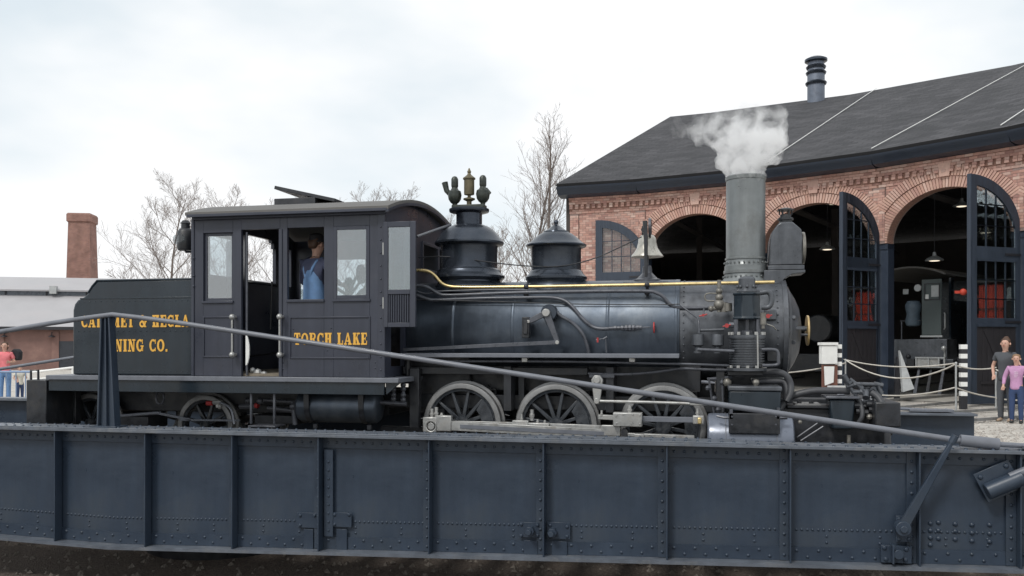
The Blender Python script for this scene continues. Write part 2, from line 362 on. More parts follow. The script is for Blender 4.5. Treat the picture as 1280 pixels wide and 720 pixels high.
# ------------------------------------------------------------------ ground, pit
TC = Vector((-6.05, 10.2, 0))          # turntable centre
PR = 10.0                             # pit radius
def pol(r, th, z=0.0):
    a = math.radians(th); return Vector((TC.x + r*math.cos(a), TC.y + r*math.sin(a), z))
b = MB(); N_ = 96
rad = [PR, PR+.001, 14, 24, 60, 200, 1200]
rad = [PR+.45, 14, 19, 26, 40, 80, 200, 1200]
for j, r in enumerate(rad):
    for k in range(N_): b.v.append(pol(r, 360*k/N_))
for j in range(len(rad)-1):
    for k in range(N_): b.f.append((j*N_+k, j*N_+(k+1) % N_, (j+1)*N_+(k+1) % N_, (j+1)*N_+k))
b.build('ground', M['ground'], smooth=0, kind='structure')
b = MB(); b.lathe([(PR, -1.4), (PR, 0.05), (PR+.46, 0.05), (PR+.46, -1.4)], TC, 'z', 96, closed=True); b.build('pit_wall', M['concrete'], kind='structure')
b = MB(); b.lathe([(.01, -1.0), (PR+.1, -1.0), (PR+.1, -1.3), (.01, -1.3)], TC, 'z', 64); b.build('pit_floor', M['gravel'], kind='structure')
# loose stones on the pit floor in view
b = MB(); random.seed(3)
for i in range(2600):
    t = random.uniform(8.2, 15); u = random.uniform(-60, 1340); p = dist(u, 700, t)
    if (p-TC).xy.length > PR-.2: continue
    r = random.uniform(.015, .05); c = Vector((p.x, p.y, -1.0))
    a = random.random()*6
    vs = [c+Vector((r*math.cos(a+k*1.57)*random.uniform(.7,1.2), r*math.sin(a+k*1.57)*random.uniform(.7,1.2), random.uniform(-.2,.3)*r)) for k in range(4)] + [c+Vector((0,0,r*.9))]
    b.add(vs, [(0,1,4),(1,2,4),(2,3,4),(3,0,4)])
b.build('loose_gravel', pmat('loose_stone', (.17,.15,.13), .95, var=.5, scale=30, bump=.4), kind='stuff', smooth=0)
random.seed(8); b = MB()
for i in range(4200):
    th_ = random.uniform(25, 80); r_ = PR+.5+abs(random.gauss(0, 3.2)); 
    if r_ > 19: continue
    c = pol(r_, th_); q = random.uniform(.012, .045); a = random.random()*6
    vs = [c+Vector((q*math.cos(a+k*1.57), q*math.sin(a+k*1.57), 0)) for k in range(4)] + [c+Vector((0,0,q*.8))]
    b.add(vs, [(0,1,4),(1,2,4),(2,3,4),(3,0,4)])
b.build('yard_gravel', pmat('yard_stone', (.34,.31,.28), .95, var=.6, scale=30, bump=.4), kind='stuff', smooth=0)
# radial tracks from the pit to each stall
for th in (73.3, 62.3, 51.5, 40.7):
    b = MB(); d = (pol(2, th)-pol(1, th)); n = Vector((-d.y, d.x, 0))
    for s in (-.75, .75):
        p0 = pol(PR+.1, th)+n*s; p1 = pol(34, th)+n*s
        vs = []
        for p in (p0, p1):
            for w, z in ((-.035,.03), (.035,.03), (.035,.085), (-.035,.085)): vs.append(p+n*w+Vector((0,0,z)))
        b.add(vs, [(0,1,5,4),(1,2,6,5),(2,3,7,6),(3,0,4,7),(0,3,2,1),(4,5,6,7)])
    b.build('track', M['tyre'], kind='structure')

# ------------------------------------------------------------------ turntable
tt = thing('turntable', 'dark blue riveted plate girder railway turntable carrying the black locomotive', 'turntable', (TC.x, TC.y, -1.0))
XE, XW = 3.35, -15.4
def zb(x): return -.575 + .027*abs(x-TC.x)
YG = 8.15; ZT = .665
stf_u = [-35, 75, 187, 295, 402, 539, 681, 834, 987, 1147, 1272]
def girder(YW, s, detail):
    "web at YW, s = -1 outer face towards the camera, +1 away"
    top = MB(); top.box(XW, XE, min(YW-.16, YW+.16), max(YW-.16, YW+.16), ZT-.028, ZT)
    top.box(XW+3, XE-3, YW-.15, YW+.15, ZT, ZT+.014)
    g = top.build('girder', M['flange'], tt, bevel=.003)
    rv = MB()
    if detail:
        x = XW
        while x < XE:
            for yy in (-.11, .11): rv.rivet((x, YW+yy, ZT+(.014 if XW+3 < x < XE-3 else 0)), .017, 'z', 1)
            x += .105
    # flange angles, bottom flange
    b = MB(); yo = YW + s*.012
    b.box(XW, XE, min(yo, yo+s*.014), max(yo, yo+s*.014), ZT-.145, ZT-.03); b.build('top_angle', M['girder'], g, bevel=.002)
    b = MB(); bt = MB(); n = 24
    for i in range(n):
        x0 = XW+(XE-XW)*i/n; x1 = XW+(XE-XW)*(i+1)/n
        if i == 12: pass
        y0, y1 = sorted((yo, yo+s*.014))
        vs = [(x0,y0,zb(x0)+.03),(x1,y0,zb(x1)+.03),(x1,y1,zb(x1)+.03),(x0,y1,zb(x0)+.03),(x0,y0,zb(x0)+.15),(x1,y0,zb(x1)+.15),(x1,y1,zb(x1)+.15),(x0,y1,zb(x0)+.15)]
        b.add(vs, [(0,1,5,4),(2,3,7,6),(4,5,6,7),(0,3,2,1)])
        vs = [(x0,YW-.17,zb(x0)),(x1,YW-.17,zb(x1)),(x1,YW+.17,zb(x1)),(x0,YW+.17,zb(x0)),(x0,YW-.17,zb(x0)+.028),(x1,YW-.17,zb(x1)+.028),(x1,YW+.17,zb(x1)+.028),(x0,YW+.17,zb(x0)+.028)]
        bt.add(vs, [(0,1,5,4),(2,3,7,6),(4,5,6,7),(0,3,2,1)])
    b.build('bottom_angle', M['girder'], g, smooth=0); bt.build('bottom_flange', M['flange'], g, smooth=0)
    xs = [XW] + [X(u, 8.1) for u in stf_u] + [XE] if detail else [XW+(XE-XW)*i/10 for i in range(11)]
    if detail:
        xs = [XW, XW+2, XW+3.6, XW+5.2] + xs[1:]
    for i in range(len(xs)-1):
        x0, x1 = xs[i], xs[i+1]; w = random.uniform(-.002, .002)
        b = MB(); b.add([(x0,YW-.006,zb(x0)+.02),(x1,YW-.006,zb(x1)+.02),(x1,YW+.006,zb(x1)+.02),(x0,YW+.006,zb(x0)+.02),(x0,YW-.006,ZT-.03),(x1,YW-.006,ZT-.03),(x1,YW+.006,ZT-.03),(x0,YW+.006,ZT-.03)],
                        [(0,3,2,1),(4,5,6,7),(0,1,5,4),(1,2,6,5),(2,3,7,6),(3,0,4,7)])
        b.build('web_panel', M['girder'], g, smooth=0)
        if 0 < i:
            b = MB(); y0, y1 = sorted((YW+s*.028, YW+s*.135)); b.box(x0-.006, x0+.007, y0, y1, zb(x0)+.03, ZT-.03)
            y0, y1 = sorted((YW+s*.0265, YW+s*.038)); b.box(x0-.085, x0-.0062, y0, y1, zb(x0)+.03, ZT-.03)
            b.build('stiffener', M['girder'], g, bevel=.002)
            if detail:
                z = zb(x0)+.08
                while z < ZT-.05: rv.rivet((x0-.045, YW+s*.038, z), .0155); z += .092
        if detail:
            x = x0+.06
            k = 0
            while x < x1-.09:
                rv.rivet((x, YW+s*.026, ZT-.09), .0145)
                rv.rivet((x, YW+s*.026, zb(x)+(.065 if k % 2 else .12)), .016)
                rv.rivet((x, YW-.0055, zb(x)+.30), .014)
                rv.rivet((x+.045, YW-.0055, zb(x+.045)+.30), .014)
                x += .093; k += 1
            for q in (.3, .72):
                xx = x0+(x1-x0)*q
                for kk in range(2): rv.rivet((xx, YW-.0055, zb(xx)+.19+.055*kk), .014)
    if detail: rv.build('rivets', M['girder'], g, kind='stuff', smooth=60)
    return g
g1 = girder(YG, -1, True); g2 = girder(12.25, 1, False)
def plate(parent, u0, v0, u1, v1, Y, th, bolts=(), mat='girder', name='bracket_plate', rb=.02):
    p, q = at(u0, v0, Y), at(u1, v1, Y)
    b = MB(); b.box(p.x, q.x, Y-th, Y, q.z, p.z)
    for (uu, vv) in bolts: c = at(uu, vv, Y); b.rivet((c.x, Y-th, c.z), rb)
    return b.build(name, M[mat], parent, bevel=.002)
plate(g1, 649, 652, 674, 672, 8.12, .014, [(652,655),(672,656),(652,669),(672,669)])
plate(g1, 684, 652, 713, 674, 8.12, .014, [(688,656),(709,658),(709,670),(688,670)])
for (u, v) in ((663, 663), (691, 665)):
    c = at(u, v, 8.1); b = MB(); b.cyl((c.x, 8.11, c.z), (c.x, 8.04, c.z), .045, 6); b.cyl((c.x, 8.04, c.z), (c.x, 7.99, c.z), .025, 10); b.build('bolt', M['girder'], g1, bevel=.002)
plate(g1, 416, 640, 440, 659, 8.12, .014, [(419,643),(437,643),(419,655)])
plate(g1, 372, 640, 398, 660, 8.12, .014, [(376,644),(394,644),(376,656)])
plate(g1, 655, 675, 672, 698, 8.115, .01); plate(g1, 690, 676, 709, 698, 8.115, .01)
plate(g1, 421, 661, 434, 690, 8.115, .01); plate(g1, 380, 661, 392, 690, 8.115, .01)
b = MB(); p, q = at(405, 0, 8.1).x, at(416, 0, 8.1).x; b.box(p, q, 8.10, 8.115, zb(p)+.16, ZT-.16)
z = zb(p)+.22
while z < ZT-.2: b.rivet(((p+q)/2, 8.10, z), .015); z += .085
b.build('splice_plate', M['girder'], g1)
# lever at the right end
plate(g1, 1119, 644, 1139, 677, 8.10, .03, [(1123,648),(1135,648),(1123,673),(1135,673)])
plate(g1, 1100, 680, 1138, 703, 8.10, .05, [(1104,683),(1131,685),(1106,697),(1130,698)], rb=.022)
c = at(1121, 691, 8.05); b = MB(); b.cyl((c.x, 8.05, c.z), (c.x, 7.97, c.z), .04, 12); b.box(c.x-.05, c.x-.035, 7.96, 8.05, c.z-.08, c.z+.08); b.build('lug', M['girder'], g1, bevel=.003)
lv = MB(); p = at(1128, 660, 8.0); q = at(1193, 547, 7.93)
d = (q-p).normalized(); n = Vector((-d.z, 0, d.x))
vs = []
for a, w in ((p, .085), (p.lerp(q, .8), .045), (q, .02)):
    for sx, sy in ((1,-.022), (1,.022), (-1,.022), (-1,-.022)): vs.append(a + n*w*sx*.5 + Vector((0, sy, 0)))
lv.add(vs, [(0,1,5,4),(1,2,6,5),(2,3,7,6),(3,0,4,7),(4,5,9,8),(5,6,10,9),(6,7,11,10),(7,4,8,11),(0,3,2,1),(8,9,10,11)])
lo = lv.build('locking_lever', M['girder'], tt, bevel=.006)
b = MB(); b.cyl((p.x, 8.06, p.z), (p.x, 7.95, p.z), .062, 18); b.cyl((p.x, 7.95, p.z), (p.x, 7.925, p.z), .03, 10); b.build('pivot_pin', M['girder'], lo, bevel=.004)
b = MB(); b.cyl(q+d*-.05, q+d*.02, .03, 10); b.build('lever_eye', M['girder'], lo)
# bolt cluster on the last panel
b = MB()
for u, vs_ in ((1163,(654,663,672,681)),(1173,(653,663,673)),(1194,(655,664,674)),(1215,(656,666,676)),(1237,(656,667,677))):
    for v in vs_: c = at(u, v, 8.14); b.rivet((c.x, 8.142, c.z), .023)
b.build('bolt_cluster', M['girder'], g1, kind='stuff', smooth=60)
# push-pole socket at the far right
sk = MB(); sk.box(-.15, .15, -.02, .0, -.13, .13)
for sx in (-.11, .11):
    for sz in (-.09, .09): sk.rivet((sx, -.02, sz), .025)
Mx = Matrix.Translation(at(1247, 601, 8.08)) @ Matrix.Rotation(math.radians(-27), 4, 'Y')
sk.xform(Mx @ Matrix.Rotation(math.radians(0), 4, 'Y')); so_ = sk.build('pole_socket', M['girder'], g1, bevel=.003)
b = MB(); b.cyl((-.13, -.07, -.03), (.17, -.07, -.03), .068, 18); b.xform(Matrix.Translation(at(1247, 601, 8.08)) @ Matrix.Rotation(math.radians(-26), 4, 'Y')); b.build('socket_tube', M['girder'], g1, bevel=.006)
b = MB(); b.cyl(at(1262, 596, 8.0), at(1330, 568, 8.0), .033, 12); b.build('push_pole', M['rod'], tt)
# posts and truss rods, near and far
def truss(Yr, Yp, sg):
    xb = TC.x
    # post
    b = MB(); zt = 1.83; z0 = ZT+.01; xb = TC.x-.09
    for (xo, w0, w1) in ((0, .055, .13),):
        b.prism([(xb-.04, zt), (xb+.045, zt), (xb+.105, z0), (xb-.075, z0)], Yp-.012, Yp+.012)
        b.prism([(xb-.052, zt), (xb-.036, zt), (xb-.075, z0), (xb-.095, z0)], Yp-.05, Yp+.05)
        b.prism([(xb+.04, zt), (xb+.056, zt), (xb+.125, z0), (xb+.105, z0)], Yp-.05, Yp+.05)
        b.prism([(xb-.003, zt), (xb+.009, zt), (xb+.022, z0), (xb+.008, z0)], Yp-.045, Yp-.013)
    b.box(xb-.14, xb+.17, Yp-.10, Yp+.10, z0, z0+.02)
    po = b.build('rod_post', M['girder'], tt, bevel=.003)
    b = MB(); b.box(xb-.07, xb+.075, Yp-.06, Yp+.06, zt, zt+.02); b.build('saddle', M['girder'], po, bevel=.003)
    xb = TC.x; pk = zt+.045; ze = .725; xe = 2.15
    pts = []
    for sx in (-1, 1):
        L = []
        for i in range(12):
            f = i/11; L.append((xb+sx*(xe-xb)*f, Yr, pk-(pk-ze)*f))
        pts.append(L)
    full = list(reversed(pts[0])) + pts[1][1:]
    # ease the kink over the saddle
    full = [Vector(p) for p in full]; m = len(full)//2
    mid = full[m]; full[m] = mid-Vector((0,0,.018))
    full = full[:m] + [full[m-1].lerp(full[m], .6)+Vector((0,0,.003)), full[m].copy()] + [full[m+1].lerp(full[m], .6)+Vector((0,0,.003))] + full[m+1:]
    b = MB(); b.tube(full, .026, 10); r = b.build('truss_rod', M['rod'], tt, smooth=60)
    for sx in (-1, 1):
        xx = xb+sx*(xe-xb)
        b = MB(); b.cyl((xx-.05*sx, Yr, ze+.01), (xx+.25*sx, Yr, ze-.015), .05, 16); b.cyl((xx+.25*sx, Yr, ze-.015), (xx+.6*sx, Yr, ze-.03), .022, 10); b.build('turnbuckle', M['rod'], tt, bevel=.003)
        b = MB(); b.box(min(xx+.42*sx, xx+.95*sx), max(xx+.42*sx, xx+.95*sx), Yr-.1, Yr+.1, ZT+.014, ZT+.045)
        for k in range(4): b.rivet((xx+sx*(.5+.12*k), Yr-.06, ZT+.045), .02, 'z', 1)
        b.build('anchor_plate', M['rod'], tt, bevel=.003)
truss(8.08, 8.12, -1); truss(12.28, 12.25, 1)
# deck ties and rails
tie = MB(); tie.box(-.11, .11, 8.35, 12.05, -.06, .055); t0 = tie.build('tie', M['wood'], tt, bevel=.006)
x = XW+.15; first = True
while x < XE:
    o = t0 if first else t0.copy()
    if not first: C.objects.link(o)
    first = False; o.location.x = x-TC.x; x += .5
for y in (10.2-.7525, 10.2+.7525):
    b = MB(); b.box(XW, XE, y-.036, y+.036, .14, .19); b.box(XW, XE, y-.011, y+.011, .07, .142); b.box(XW, XE, y-.065, y+.065, .057, .072); b.build('rail', M['tyre'], tt, smooth=0)
b = MB(); b.box(XW+.3, XE-.05, 8.4, 8.55, -.34, -.07); b.box(XW+.3, XE-.05, 11.85, 12.0, -.34, -.07); b.box(XE-.05, XE, 8.0, 12.4, -.36, .18); b.box(XW, XW+.05, 8.0, 12.4, -.36, .18); b.build('floor_beam', M['girder'], tt)
# operator deck boards at far right end
for i in range(7):
    b = MB(); b.box(1.7+i*.24, 1.92+i*.24, 12.45, 13.35, .03, .08); b.build('deck_board', M['wood'], tt, bevel=.004)
b = MB(); b.box(1.7, 3.38, 12.44, 12.5, -.3, .02); b.box(1.7, 3.38, 13.3, 13.36, -.3, .02); b.build('deck_beam', M['black'], tt)
b = MB(); b.lathe([(.01,-.05), (.55,-.05), (.7,-.75), (.9,-.8), (.9,-1.0), (.01,-1.0)], (TC.x, TC.y, 0), 'z', 24); b.build('center_pivot', M['black'], tt)

# ------------------------------------------------------------------ slab-serif lettering
def letters(text, x0, x1, z0, h, Y, parent, name='lettering', depth=.004, wgap=.13):
    S_, s_ = .27, .13       # stem, serif / hairline (in letter heights)
    def sf(x, y, w=.42):     # serif centred on a stem
        return ('r', x-w/2, y, x+w/2, y+s_)
    G = {}
    def stem(x): return [('r', x-S_/2, 0, x+S_/2, 1), sf(x, 0), sf(x, 1-s_)]
    G['I'] = (.42, stem(.21))
    G['L'] = (.70, stem(.23)+[('r', .3, 0, .70, s_), ('r', .60, 0, .70, .36)])
    G['T'] = (.76, [('r', .26, 0, .50, 1), sf(.38, 0, .44), ('r', 0, 1-s_, .76, 1), ('r', 0, .68, .09, 1), ('r', .67, .68, .76, 1)])
    G['E'] = (.74, stem(.23)+[('r', .3, 0, .74, s_), ('r', .64, 0, .74, .34), ('r', .3, 1-s_, .72, 1), ('r', .62, .68, .72, 1), ('r', .3, .45, .56, .56), ('r', .50, .36, .57, .65)])
    G['H'] = (.86, stem(.22)+stem(.64)+[('r', .22, .44, .64, .56)])
    G['N'] = (.88, [('r', .12, 0, .24, 1), ('r', .64, 0, .76, 1), ('r', 0, 0, .36, s_), ('r', 0, 1-s_, .24, 1), ('r', .52, 1-s_, .88, 1), ('p', [(.12, 1), (.36, 1), (.76, 0), (.54, 0)])])
    G['M'] = (1.08, [('r', .12, 0, .23, 1), ('r', .76, 0, .98, 1), ('r', 0, 0, .35, s_), ('r', .66, 0, 1.08, s_), ('r', 0, 1-s_, .2, 1), ('r', .88, 1-s_, 1.08, 1), ('p', [(.12, 1), (.36, 1), (.62, .1), (.46, .1)]), ('p', [(.78, 1), (.88, 1), (.62, .1), (.52, .1)])])
    G['A'] = (.92, [('p', [(.08, .05), (.20, .05), (.52, 1), (.38, 1)]), ('p', [(.58, .05), (.84, .05), (.54, 1), (.38, 1)]), ('r', 0, 0, .32, s_), ('r', .50, 0, .92, s_), ('r', .22, .26, .66, .37)])
    G['U'] = (.86, [('r', .10, .3, .34, 1), ('r', .62, .3, .74, 1), ('r', 0, 1-s_, .44, 1), ('r', .50, 1-s_, .86, 1), ('a', .42, .34, .32, .34, .2, 180, 360)])
    G['C'] = (.78, [('a', .42, .5, .42, .5, .22, 48, 312), ('r', .66, .62, .75, .98), ('r', .66, .04, .75, .32)])
    G['O'] = (.86, [('a', .43, .5, .43, .5, .22, 0, 360)])
    G['G'] = (.86, [('a', .42, .5, .42, .5, .22, 48, 330), ('r', .66, .62, .75, .98), ('r', .60, .04, .78, .46), ('r', .48, .40, .86, .50)])
    G['R'] = (.86, stem(.23)+[('r', .3, 1-s_, .54, 1), ('r', .3, .44, .54, .54), ('a', .50, .72, .28, .28, .17, -90, 90), ('p', [(.42, .5), (.62, .5), (.82, 0), (.58, 0)]), ('r', .56, 0, .90, s_)])
    G['K'] = (.86, stem(.23)+[('p', [(.34, .36), (.34, .52), (.62, .95), (.74, .95)]), ('p', [(.40, .5), (.56, .64), (.82, .05), (.56, .05)]), ('r', .5, 1-s_, .86, 1), ('r', .48, 0, .9, s_)])
    G['&'] = (.92, [('a', .36, .26, .34, .28, .17, 20, 350), ('a', .38, .76, .23, .25, .13, 0, 360), ('p', [(.24, .66), (.42, .60), (.88, .0), (.62, .0)]), ('p', [(.60, .18), (.72, .1), (.86, .46), (.76, .46)]), ('r', .66, .42, .94, .52)])
    G['.'] = (.26, [('r', .02, 0, .22, .2)])
    G[' '] = (.42, [])
    tot = sum(G[c][0] for c in text) + wgap*(len(text)-1)
    sc = (x1-x0)/tot; b = MB(); x = x0; k = 0
    for c in text:
        w, ps = G[c]
        for p in ps:
            d = depth + .00035*(k % 9); k += 1
            if p[0] == 'r': b.prism([(x+p[1]*sc, z0+p[2]*h), (x+p[3]*sc, z0+p[2]*h), (x+p[3]*sc, z0+p[4]*h), (x+p[1]*sc, z0+p[4]*h)], Y-d, Y)
            elif p[0] == 'p': b.prism([(x+q[0]*sc, z0+q[1]*h) for q in p[1]], Y-d, Y)
            else:
                _, cx, cy, rx, ry, th, a0, a1 = p; n = 16
                for i in range(n):
                    q = []
                    for (r_, i_) in ((1, i), (1, i+1), (0, i+1), (0, i)):
                        a = math.radians(a0+(a1-a0)*i_/n); ex, ey = (rx, ry) if r_ else (max(.02, rx-th), max(.02, ry-s_*1.1))
                        q.append((x+(cx+ex*math.cos(a))*sc, z0+(cy+ey*math.sin(a))*h))
                    b.prism(q, Y-d, Y)
        x += (w+wgap)*sc
        if c == ' ' and b.v: b.build1(name, M['gold'], parent, 0, 0, None, None, None); b = MB()
    return b.build1(name, M['gold'], parent, 0, 0, None, None, None)

# ------------------------------------------------------------------ locomotive
YC = 10.2; ZR = .19
loco = thing('steam_locomotive', 'black saddle-less steam tank locomotive with open cab on the turntable, steaming', 'locomotive', (-2.5, YC, ZR))
loco['label'] = 'black steam locomotive with gold lettering and domes standing on the turntable'
YB, YS = 8.95, 9.0      # cab side, tank side
CX0, CX1 = X(240, YB), X(481, YB)
FY = 2*YC-YB            # far cab side
FLZ = 1.19
# running deck
b = MB(); DX0, DX1 = X(57, 8.85), X(498, 8.85)
b.box(DX0, DX1, 8.85, 2*YC-8.85, 1.135, 1.188); dk = b.build('running_deck', M['rod'], loco, bevel=.006)
b = MB(); b.box(DX0+.02, CX1+.02, 8.875, 8.91, 1.005, 1.134); b.box(DX0+.02, CX1+.02, 2*YC-8.91, 2*YC-8.875, 1.005, 1.134); b.box(DX0, DX0+.03, 8.92, 2*YC-8.92, 1.0, 1.134)
b.build('deck_valance', M['tank'], loco, bevel=.003)
b = MB(); x = X(36, 8.9); b.box(x, DX0-.002, 8.86, 2*YC-8.86, .60, 1.13); bb = b.build('buffer_beam', M['black'], loco, bevel=.01)
b = MB(); b.box(x-.28, x, YC-.12, YC+.12, .72, .98); b.box(x-.38, x-.2, YC-.09, YC+.16, .70, 1.0); b.build('coupler', M['black'], loco, bevel=.02)
b = MB(); p = at(48, 470, 8.9)
b.tube([(x+.03, 8.9, 1.13), (x+.03, 8.9, 1.24), (x+.13, 8.9, 1.24), (x+.13, 8.9, 1.13)], .014, 8); b.build('step_handle', M['black'], loco)
# tank / bunker
TZ = 2.29; bx = X(91, YS)
def Pz(u, v): q = at(u, v, YS); return (q.x, q.z)
poly = [(bx, 1.19), (CX0+.02, 1.19), (CX0+.02, TZ), (Pz(122, 352)[0], TZ), Pz(115, 358), Pz(110, 366), Pz(105, 371)]
poly += [Pz(97, 375), Pz(93, 380), (bx, Pz(91, 388)[1])]
b = MB(); b.prism(poly, YS, 2*YC-YS); tank = b.build('water_tank', M['tank'], loco, bevel=.018)
b = MB(); b.box(bx+.1, CX0-.01, YS-.006, YS+.002, 2.075, 2.09)
b.build('tank_seam', M['tank'], tank, bevel=.002)
b = MB(); L = [(Pz(122,352)[0]+.0, TZ+.004), (CX0, TZ+.004)]
b.tube([(p[0], YS+.006, p[1]) for p in [(Pz(110,366)), Pz(115,358), (Pz(121,352)[0], TZ), (CX0, TZ)]], .014, 8); b.build('tank_rim', M['tank'], tank)
b = MB()
for zz in (1.235, 1.70, 2.045):
    x = bx+.08
    while x < CX0-.05: b.rivet((x, YS, zz), .0085 if zz == 1.70 else .007); x += .075
b.build('tank_rivets', M['tank'], tank, kind='stuff', smooth=60)
q0, q1 = X(102, YS), X(237, YS)
z1 = Z(169, 409, YS); z2 = Z(169, 394, YS); letters('CALUMET & HECLA', q0, q1, z1, z2-z1, YS-.001, tank)
z1 = Z(169, 439.5, YS); z2 = Z(169, 424, YS); letters('MINING CO.', X(126, YS), X(210, YS), z1, z2-z1, YS-.001, tank)
# cab -------------------------------------------------------------
cab = MB(); RZ = 2.985
def side_boxes(mb, xs, y0, y1, zs_open):
    "wall between xs[0] and xs[-1]; openings [(x0,x1,z0,z1)]"
    ops = sorted(zs_open); x = xs[0]
    for (a, c, z0, z1) in ops:
        mb.box(x, a, y0, y1, FLZ, RZ)
        if z0 > FLZ+.01: mb.box(a, c, y0, y1, FLZ, z0)
        if z1 < RZ-.01: mb.box(a, c, y0, y1, z1, RZ)
        x = c
    mb.box(x, xs[1], y0, y1, FLZ, RZ)
def XB(u): return X(u, YB)
W1 = (XB(254), XB(291), 2.035, 2.80); DR = (XB(301.5), XB(350), FLZ, 2.825); W2 = (XB(359), XB(405), 2.04, 2.83); W3 = (XB(417), XB(462), 2.04, 2.83)
side_boxes(cab, (CX0, CX1), YB, YB+.045, [W1, DR, W2, W3])
cabo = cab.build('cab_side', M['cab'], loco, smooth=0, bevel=.004)
# far side: openings placed where daylight shows through
def XF(u): return X(u, FY-.03)
fops = [(XF(306), XF(341), 2.03, 2.80), (XF(375), XF(402), 2.03, 2.62), (XF(420), XF(455), 2.03, 2.72)]
fops = [(CX0+.22, CX0+.55, 2.03, 2.78), (XF(304), XF(339), 1.98, 2.98-.04), (XF(342), XF(349), 2.1, 2.6), (XF(373), XF(402), 1.98, 2.70), (XF(419), XF(457), 2.0, 2.72)]
fops = [o for o in fops if o[1] < CX1-.02 and o[0] > CX0+.05]
fops2 = []; last = CX0
for o in sorted(fops):
    if o[0] > last+.03: fops2.append(o); last = o[1]
cf = MB(); side_boxes(cf, (CX0, CX1), FY-.045, FY, fops2); cf.build('cab_side', M['cab'], loco, smooth=0)
# front and rear walls
b = MB(); fx = CX1
w0, w1 = 10.12, 10.85
for (y0, y1, z0, z1) in ((YB+.046, 9.12, FLZ, RZ), (9.12, 9.62, FLZ, 1.25), (9.12, 9.62, 2.86, 3.06), (9.62, 10.45, 2.2, 3.22), (10.45, 10.48, 2.2, 3.2), (10.48, 11.0, 2.2, 2.47), (10.48, 11.0, 2.78, 3.15), (11.0, FY-.046, FLZ, 3.05), (9.62, 11.0, FLZ, 1.3)):
    b.box(fx-.045, fx, y0, y1, z0, z1)
b = MB()
def arch_wall(mb, x0, x1, ops):
    "cab end wall with arched top, openings as (y0,y1,z0,z1)"
    ys = sorted(set([YB+.046, FY-.046] + [o[0] for o in ops] + [o[1] for o in ops] + [YB+.046+(FY-YB-.092)*i/14 for i in range(15)]))
    for a, c in zip(ys[:-1], ys[1:]):
        m = (a+c)/2; zr = [RZ+.215*(1-((yy-YC)/(FY-YC))**2)-.015 for yy in (a, c)]
        segs = [(FLZ, None)]; oo = sorted([o for o in ops if o[0] <= m <= o[1]], key=lambda o: o[2]); z = FLZ
        def pr(z0, z1a, z1b): mb.prism([(a, z0), (c, z0), (c, z1b), (a, z1a)], x0, x1, 'x')
        for o in oo:
            if o[2] > z+.001: pr(z, o[2], o[2])
            z = o[3]
        pr(z, zr[0], zr[1])
arch_wall(b, fx-.045, fx, [(9.14, 9.56, 1.3, 2.82), (10.2, 10.85, 2.44, 2.80), (10.95, 11.3, 1.9, 2.78)])
b.build('cab_front', M['cab'], loco, smooth=0)
b = MB(); arch_wall(b, CX0, CX0+.045, [(9.25, 9.85, 2.36, 2.82), (10.12, 10.74, 2.36, 2.93), (10.74, 10.80, 2.36, 2.89), (10.80, 10.85, 2.36, 2.82), (10.99, 11.3, 2.34, 2.86)]); b.build('cab_rear', M['cab'], loco, smooth=0)
b = MB()
for (y0, y1, z0, z1) in ((10.2, 10.85, 2.44, 2.80),):
    for a in ((y0, y0+.035, z0, z1), (y1-.035, y1, z0, z1), (y0+.035, y1-.035, z0, z0+.035), (y0+.035, y1-.035, z1-.035, z1)): b.box(fx-.01, fx+.022, *a)
b.build('front_window_frame', M['cab'], loco, bevel=.003)
b = MB(); b.box(CX0+.05, CX1-.05, YB+.05, FY-.05, FLZ, FLZ+.03); b.build('cab_floor', M['wood'], loco)
# roof
b = MB(); rx0, rx1 = X(231, 8.83), X(474, 8.83)+.10
n = 20; hw = YC-8.83; vs = []; K_ = 8
prof = []
for i in range(n+1):
    y = -hw+2*hw*i/n; prof.append((YC+y, 2.985+.225*(1-(y/hw)**2)))
top = [(y, z+.035) for y, z in prof]
b.prism(prof+list(reversed(top)), rx0, rx1, 'x'); rf = b.build('cab_roof', M['roof'], loco, smooth=30)
b = MB(); b.box(rx0+.04, rx1-.06, YB-.05, YB-.001, 2.945, 2.985); b.box(rx0+.02, rx1-.02, 8.825, 8.85, 2.965, 2.998); b.build('eave_moulding', M['cab'], rf, bevel=.004)
b = MB(); rim = [(y, z-.03) for y, z in prof]; b.prism(rim+list(reversed([(y, z+.001) for y, z in prof])), rx1-.03, rx1+.004, 'x'); b.build('roof_edge_band', M['cab'], rf)
# roof hatch
h0, h1 = X(345, YC-.5), X(396, YC-.5)
b = MB(); b.box(h0, h1, YC-.55, YC+.1, 3.10, 3.285)
ht = b.build('roof_hatch', M['black'], rf, bevel=.006)
p, q = at(345, 237, YC-.5), at(420, 253, YC-.5)
d = (q-p).normalized(); n_ = Vector((-d.z, 0, d.x))*.02
b = MB(); b.add([p+Vector((0,-.05,0)), q+Vector((0,-.05,0)), q+Vector((0,.6,0)), p+Vector((0,.6,0)), p+n_*2+Vector((0,-.05,0)), q+n_*2+Vector((0,-.05,0)), q+n_*2+Vector((0,.6,0)), p+n_*2+Vector((0,.6,0))], [(0,3,2,1),(4,5,6,7),(0,1,5,4),(1,2,6,5),(2,3,7,6),(3,0,4,7)])
b.build('hatch_lid', M['black'], rf, bevel=.003)
m_ = at(385, 249, YC-.5); b = MB(); b.cyl((m_.x, m_.y, m_.z-.05), (m_.x, m_.y, m_.z+.06), .012); b.build('hatch_prop', M['black'], rf)
